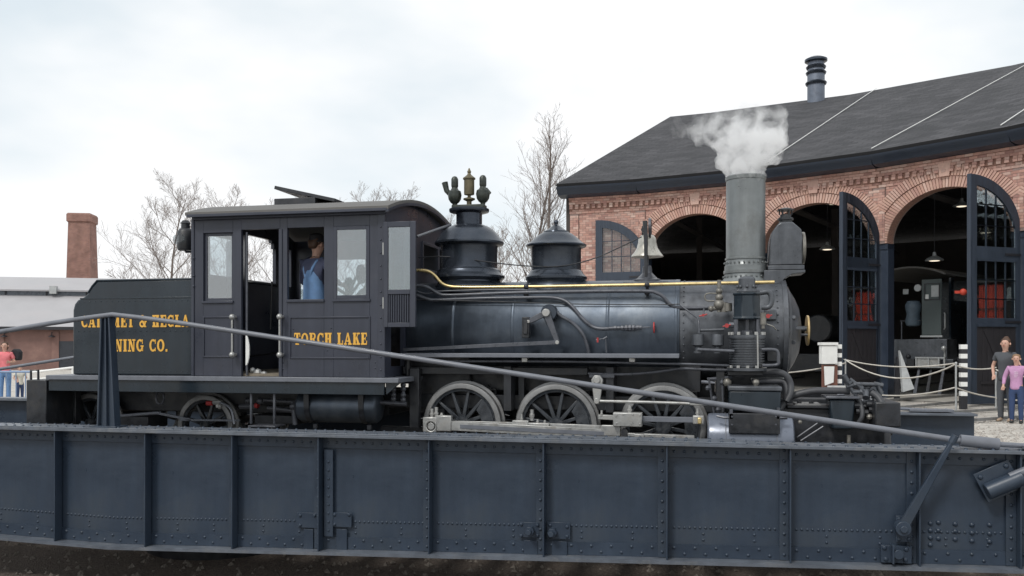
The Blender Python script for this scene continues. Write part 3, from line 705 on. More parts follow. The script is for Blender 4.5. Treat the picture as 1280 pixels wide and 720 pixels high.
# near-side window frames, glass, door, mouldings, rails
def wframe(op, Y, d=.02, w=.032, mat='cab', par=loco, glass=True, inset=.02):
    x0, x1, z0, z1 = op
    b = MB()
    for a in ((x0, x0+w, z0, z1), (x1-w, x1, z0, z1), (x0+w, x1-w, z0, z0+w), (x0+w, x1-w, z1-w, z1)): b.box(a[0], a[1], Y+inset, Y+inset+d, a[2], a[3])
    f = b.build('window_frame', M[mat], par, bevel=.003)
    if glass:
        g = MB(); g.box(x0+w-.004, x1-w+.004, Y+inset+d*.4, Y+inset+d*.4+.004, z0+w-.004, z1-w+.004); g.build('pane', M['glass'], f, smooth=0)
    return f
wframe((W1[0], W1[1], W1[2], W1[3]), YB, inset=.03)
wframe(W3, YB, inset=-.006, w=.04)
for o in fops2[:1]: wframe(o, FY-.045, inset=.01)
b = MB(); b.box(W2[0]-.004, W2[1]+.004, YB-.02, YB+.06, W2[2]-.03, W2[2]); b.box(W3[0]-.01, W3[1]+.01, YB-.02, YB-.001, W3[2]-.03, W3[2]); b.box(W1[0]-.01, W1[1]+.01, YB-.02, YB-.001, W1[2]-.028, W1[2]); b.build('window_sill', M['cab'], loco, bevel=.004)
def mould(x0, x1, z0, z1):
    b = MB(); w = .016
    for a in ((x0, x0+w, z0, z1), (x1-w, x1, z0, z1), (x0+w, x1-w, z0, z0+w), (x0+w, x1-w, z1-w, z1)): b.box(a[0], a[1], YB-.012, YB-.0005, a[2], a[3])
    b.build('panel_moulding', M['cab'], loco, bevel=.003)
mould(XB(254), XB(292), 1.40, 1.86); mould(XB(362), XB(463), 1.39, 1.85)
for a_0, a_1, z_1 in ((CX1-.075, CX1+.004, RZ-.03), (CX0-.004, CX0+.03, RZ-.03), (XB(349), XB(353), 2.82)):
    b = MB(); b.box(a_0, a_1, YB-.013, YB-.0005, FLZ, z_1); b.build('corner_strip', M['cab'], loco, bevel=.003)
b = MB()
for zz in [1.27+.14*i for i in range(12)]:
    b.rivet((CX1-.04, YB-.014, zz), .011)
for u, v in ((238.5+2, 345), (240.5, 323), (240.5, 358)): c = at(u+2, v, YB); b.rivet((c.x, YB-.012, c.z), .014)
for u, v in ((469, 453), (469, 460), (354, 453), (354, 461), (414, 410), (367, 411), (409, 438), (376, 478), (342.5, 478)): c = at(u, v, YB-.0); b.rivet((c.x, YB, c.z), .010)
b.build('cab_bolts', M['cab'], loco, kind='stuff', smooth=60)
for u in (294.5, 353.5):
    x = XB(u); b = MB()
    b.tube([(x, YB-.075, 1.44), (x, YB-.075, 1.84)], .012, 8)
    for zz in (1.43, 1.85):
        b.ball((x, YB-.075, zz), .035, 10); b.cyl((x, YB-.06, zz), (x, YB, zz), .018, 8)
    b.build('grab_handle', M['steel'], loco, smooth=60)
q0, q1 = XB(368), XB(459); z1, z2 = Z(413, 431, YB), Z(413, 416, YB); letters('TORCH LAKE', q0, q1, z1, z2-z1, YB-.001, loco)
# inside the doorway: open door seen edge-on, grab pole, chain, seat, backhead
b = MB(); xq = XB(303); b.add([(xq+a+d_*-.60, YB+.06+d_*.62, z) for z in (1.25, 2.78) for a, d_ in ((0,0),(.03,0),(.03,1),(0,1))], [(0,3,2,1),(4,5,6,7),(0,1,5,4),(1,2,6,5),(2,3,7,6),(3,0,4,7)]); b.build('cab_door', M['cab'], loco, bevel=.003)
b = MB(); b.tube([(XB(307), YB+.03, 1.2), (XB(307), YB+.03, 2.8)], .012, 8); b.build('grab_pole', M['pipe'], loco)
pa = MB(); c = at(308, 438, YB+.02); pr_ = []
for i in range(13): t = i/12*math.pi; pr_.append((c.x+.045*math.sin(t)*(.5 if False else 1), c.z+.17*math.cos(t)))
pa.prism(pr_, YB-.0, YB+.02); pa.build('white_shovel_blade', M['white'], loco, bevel=.003)
b = MB(); b.box(XB(312), XB(346), YB+.9, YB+1.4, 1.25, 1.72); b.build('cab_locker', M['black'], loco, bevel=.01)
b = MB(); b.tube([at(309, 352, YB+1.0), at(347, 357, YB+1.0)], .02, 8); b.tube([at(309, 446, YB+1.2), at(345, 441, YB+1.2)], .012, 8); b.tube([at(340, 352, YB+.9), at(338, 412, YB+.9)], .012, 6); b.build('cab_rail', M['black'], loco)
b = MB(); b.lathe([(.02, 0), (.50, 0), (.54, .03), (.54, .75)], (CX1-.75, YC, 1.70), 'x', 32); bh = b.build('backhead', M['black'], loco)
b = MB(); random.seed(11)
for i in range(5):
    y = YC-.4+.2*i; b.tube([(CX1-.77, y, 1.8+.1*(i % 3)), (CX1-.85, y, 2.0+.12*(i % 2)), (CX1-.7, y+.05, 2.35)], .018, 6)
b.tube([(CX1-.80, YC-.2, 2.1), (CX1-1.1, YC-.42, 2.32)], .02, 6)
b.cyl((CX1-.80, YC-.28, 2.25), (CX1-.84, YC-.28, 2.25), .10, 16); b.cyl((CX1-.80, YC+.1, 2.42), (CX1-.84, YC+.1, 2.42), .12, 16); b.cyl((CX1-.80, YC+.4, 2.32), (CX1-.84, YC+.4, 2.32), .09, 16)
b.build('cab_controls', M['black'], loco)
b = MB()
for (u, v, r) in ((322, 466, .05), (330, 468, .04), (316, 463, .035)): c = at(u, v, YB+.12); b.ball(c, r, 8)
b.build('oil_cans', M['steel'], loco)
# front cab door, swung open alongside
dx0, dx1 = XB(481)+.012, X(520, 8.9)
dz0, dz1 = Z(500, 409, 8.9), Z(500, 277, 8.9)
b = MB(); wz0, wz1 = Z(498, 362, 8.9), Z(498, 284, 8.9); wx0, wx1 = X(485.5, 8.9), X(513, 8.9)
b.box(dx0, wx0, 8.88, 8.915, dz0, dz1); b.box(wx1, dx1, 8.88, 8.915, dz0, dz1); b.box(wx0, wx1, 8.88, 8.915, wz1, dz1); lz = Z(498, 368, 8.9); b.box(wx0, wx1, 8.88, 8.915, lz, wz0); b.box(wx0, wx1, 8.88, 8.915, dz0, dz0+.05); b.box(wx0, wx1, 8.905, 8.915, dz0+.05, lz)
fd = b.build('front_cab_door', M['cab'], loco, bevel=.004)
b = MB(); b.box(wx0-.003, wx1+.003, 8.895, 8.9, wz0-.003, wz1+.003); b.build('pane', M['glass'], fd, smooth=0)
sl0 = None
for i in range(9):
    if i == 0:
        b = MB(); b.box(wx0+.004, wx0+.019, 8.888, 8.906, dz0+.052, lz-.002); sl0 = b.build('slat', M['cab'], fd, bevel=.003)
    else:
        o = sl0.copy(); C.objects.link(o); o.location.x += i*(wx1-wx0-.012)/9
b = MB(); b.cyl((dx0-.006, 8.9, dz0+.2), (dx0-.006, 8.9, dz0+.32), .014, 8); b.cyl((dx0-.006, 8.9, dz1-.35), (dx0-.006, 8.9, dz1-.22), .014, 8); b.build('hinge', M['steel'], fd)
b = MB(); b.tube([at(521, 296, 9.0), at(563, 281, 9.75)], .016, 8); b.build('roof_stay', M['pipe'], loco)
# marker lamp on the rear cab corner
c = at(232, 297, 9.25)
b = MB(); b.lathe([(.02,-.15), (.085,-.15), (.095,-.13), (.095,.06), (.07,.10), (.05,.11), (.05,.16), (.06,.165), (.035,.2), (.005,.2)], c, 'z', 20)
ml = b.build('marker_lamp', M['black'], loco)
b = MB(); b.cyl((c.x-.09, c.y, c.z-.02), (c.x-.13, c.y, c.z-.02), .055, 16); b.cyl((c.x, c.y-.09, c.z-.02), (c.x, c.y-.12, c.z-.02), .05, 16); b.build('lamp_lens', M['glass2'], ml)
b = MB(); b.tube([(CX0, c.y, c.z-.17), (c.x, c.y, c.z-.17), (c.x, c.y, c.z-.14)], .012, 6); b.build('lamp_bracket', M['black'], ml)

# boiler ------------------------------------------------------------
BZ, BRr = 1.70, .582
xs0, xs1 = CX1+.002, X(849, YC-BRr)
b = MB(); b.lathe([(BRr-.01, xs0), (BRr, xs0+.01), (BRr, xs1)], (0, YC, BZ), 'x', 72); bo = b.build('boiler', M['boiler'], loco, smooth=50)
for xx in (xs0+.55, xs0+1.25, -1.05, xs1-.03):
    b = MB(); b.lathe([(BRr-.002, -.022), (BRr+.0022, -.018), (BRr+.0022, .018), (BRr-.002, .022)], (xx, YC, BZ), 'x', 72, closed=True); b.build('boiler_band', M['boiler'], bo, smooth=50)
SR = .563; sx1 = X(985, YC-.45)
b = MB(); b.lathe([(SR, xs1+.002), (SR, sx1-.002)], (0, YC, BZ), 'x', 72); sb = b.build('smokebox', M['smoke'], loco, smooth=50)
b = MB(); b.lathe([(SR, -.02), (SR+.016, -.02), (SR+.016, .028), (SR, .028)], (sx1-.03, YC, BZ), 'x', 72, closed=True); b.build('smokebox_ring', M['smoke'], sb, smooth=50)
b = MB()
for k in range(44):
    a = 2*math.pi*k/44
    for xx, rr in ((xs1+.045, SR), (sx1-.11, SR)):
        cc = Vector((xx, YC+rr*math.cos(a), BZ+rr*math.sin(a))); b.ball(cc, .0115, 6)
    b.ball((sx1+.002, YC+(SR-.035)*math.cos(a+.05), BZ+(SR-.035)*math.sin(a+.05)), .013, 6)
b.build('smokebox_rivets', M['smoke'], sb, kind='stuff', smooth=60)
b = MB(); b.lathe([(SR, sx1), (SR-.06, sx1+.012), (SR-.075, sx1+.03), (.44, sx1+.05), (.36, sx1+.10), (.26, sx1+.145), (.12, sx1+.17), (.01, sx1+.178)], (0, YC, BZ), 'x', 64)
sd_ = b.build('smokebox_door', M['smoke'], sb, smooth=50)
b = MB()
for a in (200, 160, 20, -20, 90, 270): 
    a = math.radians(a); cc = (sx1+.06, YC+.40*math.cos(a), BZ+.40*math.sin(a)); b.cyl((cc[0], cc[1]-.06*math.cos(a)*-1, cc[2]), (cc[0]+.02, cc[1]-.10*math.cos(a), cc[2]-.1*math.sin(a)), .02, 8)
c = at(1000, 410, YC-.35); b.box(c.x-.06, c.x+.05, c.y-.03, c.y+.04, c.z-.015, c.z+.015)
b.build('door_dogs', M['smoke'], sb)
b = MB(); b.lathe([(.01, .0), (.165, .0), (.168, .010), (.165, .02), (.15, .02), (.01, .02)], (sx1+.235, YC, BZ), 'x', 40); npl = b.build('number_plate', pmat('pale_brass_plate', (.50,.36,.17), .5, metal=.15, var=.1), sb)
b = MB(); b.cyl((sx1+.16, YC, BZ+.02), (sx1+.235, YC, BZ+.02), .03, 10); b.cyl((sx1+.12, YC-.1, BZ-.05), (sx1+.235, YC-.1, BZ-.05), .015, 8); b.build('plate_stud', M['smoke'], sb)
# stack
c = Vector((.439, YC, 0)); zt = 3.425
b = MB(); b.lathe([(.30, 2.22), (.255, 2.26), (.232, 2.30), (.232, 2.42), (.222, 2.43), (.214, 2.50), (.214, zt-.05), (.221, zt-.045), (.225, zt-.01), (.218, zt), (.19, zt), (.185, zt-.6), (.01, zt-.6)], c, 'z', 48)
st = b.build('smokestack', M['stack'], loco, smooth=40)
b = MB(); b.lathe([(.232, 2.335), (.243, 2.337), (.243, 2.37), (.232, 2.372)], c, 'z', 48, closed=True); b.lathe([(.218, 2.49), (.226, 2.492), (.226, 2.51), (.216, 2.515)], c, 'z', 48, closed=True)
for k in range(26):
    a = 2*math.pi*k/26; b.ball((c.x+.232*math.cos(a), c.y+.232*math.sin(a), 2.455), .012, 6); b.ball((c.x+.245*math.cos(a+.1), c.y+.245*math.sin(a+.1), 2.30), .012, 6)
b.build('stack_band', M['stack'], st)
# domes
cx = -2.77
b = MB(); b.lathe([(.44, 2.15), (.425, 2.24), (.375, 2.285), (.375, 2.30), (.40, 2.315), (.425, 2.335), (.425, 2.36), (.40, 2.385), (.385, 2.40), (.375, 2.43), (.343, 2.45), (.338, 2.47), (.338, 2.70), (.345, 2.72), (.40, 2.73), (.415, 2.745), (.415, 2.765), (.395, 2.79), (.375, 2.815), (.345, 2.86), (.305, 2.905), (.25, 2.945), (.19, 2.97), (.16, 2.975), (.155, 2.96), (.155, 3.11), (.20, 3.12), (.235, 3.13), (.24, 3.145), (.24, 3.165), (.01, 3.17)], (cx, YC, 0), 'z', 56)
dm = b.build('steam_dome', M['gloss'], loco, smooth=35)
b = MB(); b.box(cx-.20, cx+.20, YC-.08, YC+.08, 3.168, 3.215); b.build('valve_base', M['bronze'], dm, bevel=.01)
def pop(x, tilt):
    b = MB(); b.lathe([(.03, 0), (.035, .03), (.06, .05), (.085, .09), (.095, .15), (.085, .20), (.055, .22), (.04, .25), (.048, .27), (.048, .37), (.03, .40), (.005, .41)], (0,0,0), 'z', 18)
    b.xform(Matrix.Translation((x, YC, 3.21)) @ Matrix.Scale(.88, 4)); b.build('safety_valve', M['bronze'], dm)
    if tilt:
        b = MB(); b.tube([(x-.03, YC, 3.32), (x-.10, YC, 3.40), (x-.125, YC, 3.50)], .028, 10, .038); b.build('valve_horn', M['bronze'], dm)
pop(cx-.18, True); pop(cx+.17, False)
b = MB(); b.tube([(cx+.20, YC, 3.40), (cx+.25, YC, 3.34)], .03, 8); b.build('valve_lever', M['bronze'], dm)
b = MB(); b.lathe([(.03, 3.215), (.03, 3.26), (.07, 3.28), (.07, 3.295), (.02, 3.31), (.02, 3.33), (.06, 3.34), (.062, 3.36), (.062, 3.52), (.075, 3.525), (.075, 3.54), (.05, 3.56), (.025, 3.58), (.018, 3.60), (.026, 3.615), (.018, 3.63), (.006, 3.66)], (cx+.0, YC, 0), 'z', 20)
b.build('whistle', M['oldbrass'], dm)
cx2 = -1.714
b = MB(); b.lathe([(.38, 2.15), (.37, 2.22), (.335, 2.26), (.34, 2.285), (.36, 2.305), (.362, 2.33), (.345, 2.35), (.325, 2.365), (.31, 2.395), (.295, 2.41), (.292, 2.43), (.292, 2.66), (.30, 2.675), (.345, 2.685), (.358, 2.70), (.355, 2.712), (.325, 2.728), (.285, 2.76), (.24, 2.80), (.19, 2.84), (.15, 2.855), (.145, 2.87), (.125, 2.875), (.06, 2.925), (.035, 2.94), (.02, 2.945), (.02, 2.96), (.005, 2.965)], (cx2, YC, 0), 'z', 56)
d2 = b.build('sand_dome', M['gloss'], loco, smooth=35)
b = MB(); b.ball((cx2, YC, 2.98), .03, 12); b.build('finial', M['gloss'], d2)
# bell
bc = Vector((-.654, YC, 0)); zb_ = 2.55
b = MB(); b.lathe([(.185, 0), (.18, .015), (.15, .05), (.12, .10), (.105, .16), (.10, .21), (.075, .245), (.02, .26), (.01, .26)], (bc.x, bc.y, zb_), 'z', 32); be = b.build('bell', M['bell'], loco, smooth=50)
b = MB(); b.tube([(bc.x-.0, bc.y-.24, 2.30), (bc.x-.0, bc.y-.24, 2.70), (bc.x-.01, bc.y-.24, 2.93)], .018, 8, .028); b.tube([(bc.x-.03, bc.y+.24, 2.30), (bc.x-.03, bc.y+.24, 2.85)], .022, 8)
b.cyl((bc.x-.03, bc.y-.26, 2.83), (bc.x-.03, bc.y+.26, 2.83), .025, 8); b.box(bc.x-.06, bc.x+.0, bc.y-.05, bc.y+.05, 2.76, 2.90); b.build('bell_yoke', M['black'], be)
b = MB(); b.lathe([(.09, -.014), (.115, -.014), (.115, .014), (.09, .014)], (bc.x+.035, bc.y-.06, 2.87), 'x', 28, closed=True); b.box(bc.x+.025, bc.x+.045, bc.y-.16, bc.y+.04, 2.86, 2.88); b.box(bc.x+.025, bc.x+.045, bc.y-.07, bc.y-.05, 2.77, 2.97); b.build('bell_wheel', M['pipe'], be)
b = MB(); b.lathe([(.17, 2.24), (.17, 2.285), (.12, 2.30), (.06, 2.36), (.05, 2.44), (.03, 2.45)], (bc.x, bc.y, 0), 'z', 24); b.cyl((bc.x, bc.y, 2.42), (bc.x, bc.y, 2.58), .018, 8); b.build('bell_stand', M['pipe'], be)
b = MB(); b.box(bc.x-.25, bc.x+.25, bc.y-.28, bc.y+.28, 2.22, 2.25); b.build('bell_base', M['smoke'], be, bevel=.01)
p = [at(523, 322, 9.9), at(560, 321, 9.9), at(640, 331, 9.9), at(697, 333, 9.9), at(740, 324, 9.95), at(775, 309, 10.0), at(802, 296, 10.05)]
b = MB(); b.tube(smooth_path(p, 4), .007, 5); b.build('bell_cord', M['black'], loco)
# headlamp
hx = X(982, YC); b = MB()
b.prism([(hx-.19, 2.41), (hx+.16, 2.41), (hx+.165, 2.70), (hx+.15, 2.80), (hx+.08, 2.865), (hx+.06, 2.885), (hx-.07, 2.885), (hx-.10, 2.86), (hx-.15, 2.79), (hx-.175, 2.70)], YC-.17, YC+.17); hl = b.build('headlamp', M['smoke'], loco, bevel=.015)
b = MB(); b.box(hx-.20, hx+.18, YC-.19, YC+.19, 2.36, 2.409); b.build('lamp_base', M['smoke'], hl, bevel=.006)
b = MB(); b.lathe([(.07, 2.875), (.07, 2.92), (.085, 2.925), (.085, 2.945), (.06, 2.955), (.06, 2.985)], (hx, YC, 0), 'z', 20)
for k in range(6):
    a = k*math.pi/3; b.cyl((hx+.065*math.cos(a), YC+.065*math.sin(a), 2.985), (hx+.065*math.cos(a), YC+.065*math.sin(a), 3.03), .008, 6)
b.lathe([(.09, 3.03), (.09, 3.045), (.04, 3.06), (.01, 3.06)], (hx, YC, 0), 'z', 20); b.build('lamp_chimney', M['black'], hl)
b = MB(); b.lathe([(.175, 0), (.18, .01), (.175, .03), (.155, .035), (.155, 0)], (hx+.168, YC, 2.61), 'x', 32, closed=True); b.build('lens_rim', M['dull'], hl)
b = MB(); b.lathe([(.01, 0), (.155, 0), (.155, .01), (.01, .02)], (hx+.175, YC, 2.61), 'x', 32); b.build('lens', M['glass2'], hl)
b = MB(); x0 = X(955, YC-.2); x1 = X(1003, YC-.2)
b.prism([(x0, 2.20), (x0, 2.355), (x1+.03, 2.355), (x1+.03, 2.325), (x1-.1, 2.315), (x1-.19, 2.26), (x1-.24, 2.18)], YC-.21, YC+.21); b.build('lamp_bracket', M['smoke'], loco, bevel=.005)
# gold handrail and pipework
Yh = 9.74
pts = [at(519, 338, Yh), at(528, 338, Yh), at(538, 340.5, Yh), at(545, 346, Yh), at(551, 353, Yh), at(560, 357.5, Yh), at(580, 359, Yh), at(640, 358.6, Yh), at(700, 357.8, Yh), at(800, 356, Yh), at(900, 354, Yh), at(968, 352.6, Yh)]
b = MB(); b.tube(smooth_path(pts, 4), .0185, 12); b.build('handrail', M['brass'], loco, smooth=60)
b = MB()
for u, v in ((658, 358.5), (809, 356.2)):
    c = at(u, v, Yh); b.ball(c, .034, 10); b.cyl(c, c+Vector((0, .05, -.16)), .018, 8); b.ball(c+Vector((0, -.02, -.085)), .032, 10)
b.build('handrail_stand', M['black'], loco, smooth=60)
def pipe(pts, r, mat='pipe', name='pipe', k=5, n=10):
    b = MB(); b.tube(smooth_path(pts, k), r, n); return b.build(name, M[mat], loco, smooth=60)
Yp = 9.68
pipe([at(521, 364, Yp), at(532, 367, Yp), at(545, 365, Yp), at(552, 364, Yp), at(620, 362, Yp), at(660, 363, Yp)], .010)
pipe([at(521, 357, Yp), at(534, 359, Yp), at(548, 367, Yp), at(558, 369, Yp), at(590, 368, Yp), at(640, 366, Yp), at(720, 364.5, Yp), at(804, 364, Yp), at(820, 366, Yp), at(829, 371, Yp), at(836, 379, Yp), at(845, 384, Yp), at(870, 385, Yp), at(894, 384, Yp)], .020)
pipe([at(521, 369, Yp), at(535, 374, Yp-.02), at(548, 375, Yp), at(600, 373, Yp), at(660, 372, Yp), at(690, 372, Yp), at(706, 376, Yp-.02), at(716, 384, 9.63), at(728, 398, 9.60), at(740, 408, 9.58), at(752, 411, 9.56), at(768, 410, 9.56)], .020)
pipe([at(521, 375, 9.66), at(620, 377, 9.66), at(720, 380, 9.66), at(815, 381, 9.66), at(850, 380, 9.64)], .006, 'black')
pipe([at(690, 384, 9.58), at(700, 394, 9.57), at(716, 404, 9.56), at(728, 417, 9.56), at(734, 432, 9.58), at(736, 441, 9.6)], .020)
b = MB()
p = [at(768, 410, 9.56), at(812, 409, 9.56)]
b.cyl(p[0], p[0].lerp(p[1], .75), .018, 10)
for f, w in ((.02, .026), (.12, .02), (.22, .028), (.34, .034), (.44, .036), (.54, .034), (.66, .028), (.74, .024)): c = p[0].lerp(p[1], f); b.cyl(c-Vector((.012,0,0)), c+Vector((.014,0,0)), w, 8)
b.cyl(p[0].lerp(p[1], .75), p[1], .007, 6); b.build('check_valve', M['pipe'], loco)
c = at(817.5, 409.5, 9.56); b = MB(); b.lathe([(.052, -.006), (.06, -.006), (.06, .006), (.052, .006)], c, 'x', 20, closed=True)
for k in range(4): a = k*math.pi/4; b.cyl(c+Vector((0, .055*math.cos(a), .055*math.sin(a))), c-Vector((0, .055*math.cos(a), .055*math.sin(a))), .005, 5)
b.build('valve_wheel', M['red'], loco)
b = MB(); b.tube([at(745, 425, 9.56), at(757, 423, 9.55), at(758, 441, 9.56)], .008, 6); b.tube([at(754, 424, 9.55), at(759, 421, 9.55)], .012, 8); b.build('drain_cock', M['pipe'], loco)
b = MB(); b.box(at(747,425,9.55).x-.008, at(747,425,9.55).x+.01, 9.54, 9.56, at(747,428,9.55).z, at(747,422,9.55).z); b.build('cock_handle', M['red'], loco)
# reversing rocker
Yr = 9.50
c0, c1, c2 = at(683, 391, Yr), at(661, 402, Yr), at(697, 428, Yr)
b = MB()
def arm(mb, a, c, w0, w1, y0, y1):
    d = (c-a); d.y = 0; d.normalize(); n = Vector((-d.z, 0, d.x))
    pl = [a+n*w0, c+n*w1, c+d*w1*.6+n*w1*.5, c+d*w1*.6-n*w1*.5, c-n*w1, a-n*w0]
    mb.prism([(q.x, q.z) for q in pl], y0, y1)
arm(b, c0, c1, .035, .028, Yr-.02, Yr+.02); arm(b, c0, c2, .04, .026, Yr-.021, Yr+.019)
rk = b.build('rocker_arm', M['pipe'], loco, bevel=.006)
b = MB(); b.lathe([(.01, 0), (.04, 0), (.045, .01), (.045, .05)], (c0.x, Yr-.045, c0.z), 'y', 20); b.cyl((c2.x, Yr-.04, c2.z), (c2.x, Yr, c2.z), .022, 12); b.cyl((c1.x, Yr-.04, c1.z), (c1.x, Yr, c1.z), .018, 12); b.build('pivot_pin', M['steel'], rk, bevel=.003)
b = MB(); b.lathe([(.01, 0), (.085, 0), (.09, .02), (.09, .12)], (c0.x+.02, Yr+.02, c0.z+.005), 'y', 28); b.build('rocker_bracket', M['gloss'], loco)
b = MB(); p = at(658, 410, Yr); b.box(p.x-.045, p.x+.035, Yr-.03, Yr+.06, p.z-.11, p.z+.12); b.box(p.x-.025, p.x+.02, Yr-.05, Yr-.03, p.z-.07, p.z+.08); b.build('link_block', M['black'], loco, bevel=.006)
a_, c_ = at(505, 437, Yr), at(696, 428, Yr); b = MB(); b.prism([(a_.x, a_.z-.02), (c_.x, c_.z-.022), (c_.x, c_.z+.022), (a_.x, a_.z+.016)], Yr-.035, Yr-.02); b.build('reach_rod', M['pipe'], loco, bevel=.003)
# running board, long pipes under it
x0, x1 = X(500, 9.25), X(849, 9.25); z_ = Z(700, 442, 9.25)
b = MB(); b.box(x0, x1, 9.22, 9.72, z_-.045, z_); b.build('running_board', M['rod'], loco, bevel=.006)
pipe([at(560, 451.5, 9.3), at(700, 452, 9.3), at(850, 455, 9.3), at(912, 457, 9.3)], .014)
b = MB(); x0 = X(505, 9.5); b.box(x0, X(735, 9.5), 9.46, 9.6, Z(600, 468, 9.5), Z(600, 459, 9.5)); b.build('frame_bar', M['black'], loco, bevel=.006)
pipe([at(735, 467, 9.4), at(780, 468, 9.4), at(820, 465, 9.4), at(850, 461, 9.4), at(880, 462, 9.4), at(915, 463, 9.4)], .016)
b = MB()
for u in (656, 790): 
    c = at(u, 449, 9.28); b.box(c.x-.03, c.x+.03, 9.26, 9.34, c.z-.03, c.z+.02)
b.build('pipe_clip', M['steel'], loco, bevel=.004)
pipe([at(510, 441, 9.45), at(510, 470, 9.45)], .03, 'black'); 
# lower boiler / firebox mass and frames
b = MB(); b.box(CX1+.01, -.05, YC-.42, YC+.42, 1.02, 1.42); b.box(CX1+.01, CX1+.75, YC-.52, YC+.52, .75, 1.6); b.build('firebox', M['black'], loco, bevel=.01)
for y in (YC-.55, YC+.55):
    b = MB(); b.box(CX1-2.8, 1.7, y-.04, y+.04, .82, .98); b.box(CX1-.3, .2, y-.04, y+.04, .52, .60)
    for xx in (-2.95, -2.3, -1.95, -1.25, -.85, -.1): b.box(xx-.05, xx+.05, y-.04, y+.04, .60, .82)
    b.build('frame', M['black'], loco, bevel=.008)
b = MB()
for xx in (-2.12, -1.0, .15): b.box(xx-.04, xx+.04, YC-.8, YC+.8, .82, 1.30)
for u in (652,): c = at(u, 483, 9.6); b.box(c.x-.03, c.x+.03, 9.58, 9.62, .9, 1.3)
b.box(-2.1, .1, YC-.1, YC+.1, .5, 1.1)
b.build('frame_stretcher', M['black'], loco)
# hung springs and brake gear between the drivers
b = MB()
for cx_ in (-2.65, -1.59, -.43):
    for k in range(5): b.box(cx_-.34+.05*k, cx_+.34-.05*k, YC-.56, YC-.50, 1.03+.014*k, 1.042+.014*k)
    b.cyl((cx_-.33, YC-.53, 1.04), (cx_-.33, YC-.53, .9), .015, 6); b.cyl((cx_+.33, YC-.53, 1.04), (cx_+.33, YC-.53, .9), .015, 6)
b.build('leaf_springs', M['black'], loco, bevel=.002)
# wheels
def wheel(x, z, r, y, s, nsp, name, rs=None, cw=True):
    "s = -1 when the outer face looks towards the camera"
    t = MB(); prof = [(r, 0), (r, .09), (r+.028, .10), (r+.03, .13), (r-.05, .135), (r-.055, .0), (r-.05, -.004), (r-.01, -.004)]
    t.lathe([(a, -s*h) for a, h in prof], (x, y, z), 'y', 56, closed=True); w = t.build(name, M['tyre'], loco, smooth=35)
    t = MB(); t.lathe([(r-.05, -s*.01), (r-.05, -s*.12), (r-.085, -s*.11), (r-.085, -s*.02)], (x, y, z), 'y', 48, closed=True); t.build('rim', M['spoke'], w)
    hr = .085 if r > .4 else .06
    t = MB(); t.lathe([(.01, s*.02), (hr*.9, s*.02), (hr, s*.01), (hr, -s*.12), (.01, -s*.12)], (x, y, z), 'y', 28); t.build('hub', M['spoke'], w)
    sp = None
    for k in range(nsp):
        a = 2*math.pi*(k+.35)/nsp
        if sp is None:
            q = MB(); q.add([(-.024,-.03,hr*.8), (.024,-.03,hr*.8), (.024,.03,hr*.8), (-.024,.03,hr*.8), (-.015,-.02,r-.07), (.015,-.02,r-.07), (.015,.02,r-.07), (-.015,.02,r-.07)], [(0,3,2,1),(4,5,6,7),(0,1,5,4),(1,2,6,5),(2,3,7,6),(3,0,4,7)])
            sp = q.build('spoke', M['spoke'], w, origin=(0,0,0), bevel=.008); 
            o = sp
        else: o = sp.copy(); C.objects.link(o)
        o.location = (0, -s*.06 + (0), 0); o.location = Vector((x, y-s*.06, z)) - BP[w.name]; o.rotation_euler = (0, a, 0)
    if cw:
        t = MB(); pl = arc(x, z, r-.085, -20, 48, 10) + list(reversed(arc(x, z, r-.22, -14, 42, 8))); t.prism(pl, y-s*.03-.02, y-s*.03+.03); t.build('counterweight', M['spoke'], w)
    return w
for u in (577, 695, 829):
    xx = X(u, 9.45); wheel(xx, .665, .445, 9.45, -1, 12, 'driving_wheel'); wheel(xx, .665, .445, 2*YC-9.45, 1, 12, 'driving_wheel')
    b = MB(); b.cyl((xx, 9.5, .665), (xx, 2*YC-9.5, .665), .07, 16); b.build('axle', M['black'], loco)
for u in (112, 256):
    xx = X(u, 9.45); wheel(xx, .58, .36, 9.45, -1, 8, 'truck_wheel', cw=False); wheel(xx, .58, .36, 2*YC-9.45, 1, 8, 'truck_wheel', cw=False)
    b = MB(); b.cyl((xx, 9.5, .58), (xx, 2*YC-9.5, .58), .05, 16); b.build('axle', M['black'], loco)
# rods
Y1, Y2 = 9.32, 9.22
def bar(u0, v0, u1, v1, Y, h, th, mat='steel', name='side_rod', bev=.004):
    a, c = at(u0, v0, Y), at(u1, v1, Y); b = MB()
    b.prism([(a.x, a.z-h/2), (c.x, c.z-h/2), (c.x, c.z+h/2), (a.x, a.z+h/2)], Y-th/2, Y+th/2); return b.build(name, M[mat], loco, bevel=bev)
r1_ = bar(562, 530, 645, 532, Y1, .075, .04); bar(687, 532, 768, 535, Y1, .05, .04)
mr = bar(562, 532, 772, 543, Y2, .10, .05, name='main_rod')
b = MB(); a, c = at(575, 533, Y2-.028), at(755, 542, Y2-.028); b.prism([(a.x, a.z-.02), (c.x, c.z-.02), (c.x, c.z+.02), (a.x, a.z+.02)], Y2-.032, Y2-.0255); b.build('rod_flute', M['rod'], mr)
def block(u0, v0, u1, v1, Y, th, mat='steel', name='rod_end', cups=()):
    p, q = at(u0, v0, Y), at(u1, v1, Y); b = MB(); b.box(p.x, q.x, Y-th/2, Y+th/2, q.z, p.z)
    o = b.build(name, M[mat], loco, bevel=.008)
    m = MB()
    for u, v0_, v1_, r in cups:
        a, c = at(u, v0_, Y), at(u, v1_, Y); m.cyl(a, c, r, 12); m.cyl(a.lerp(c, .3), a.lerp(c, .5), r*1.35, 6)
    if cups: m.build('oil_cup', M[mat], o, bevel=.002)
    return o
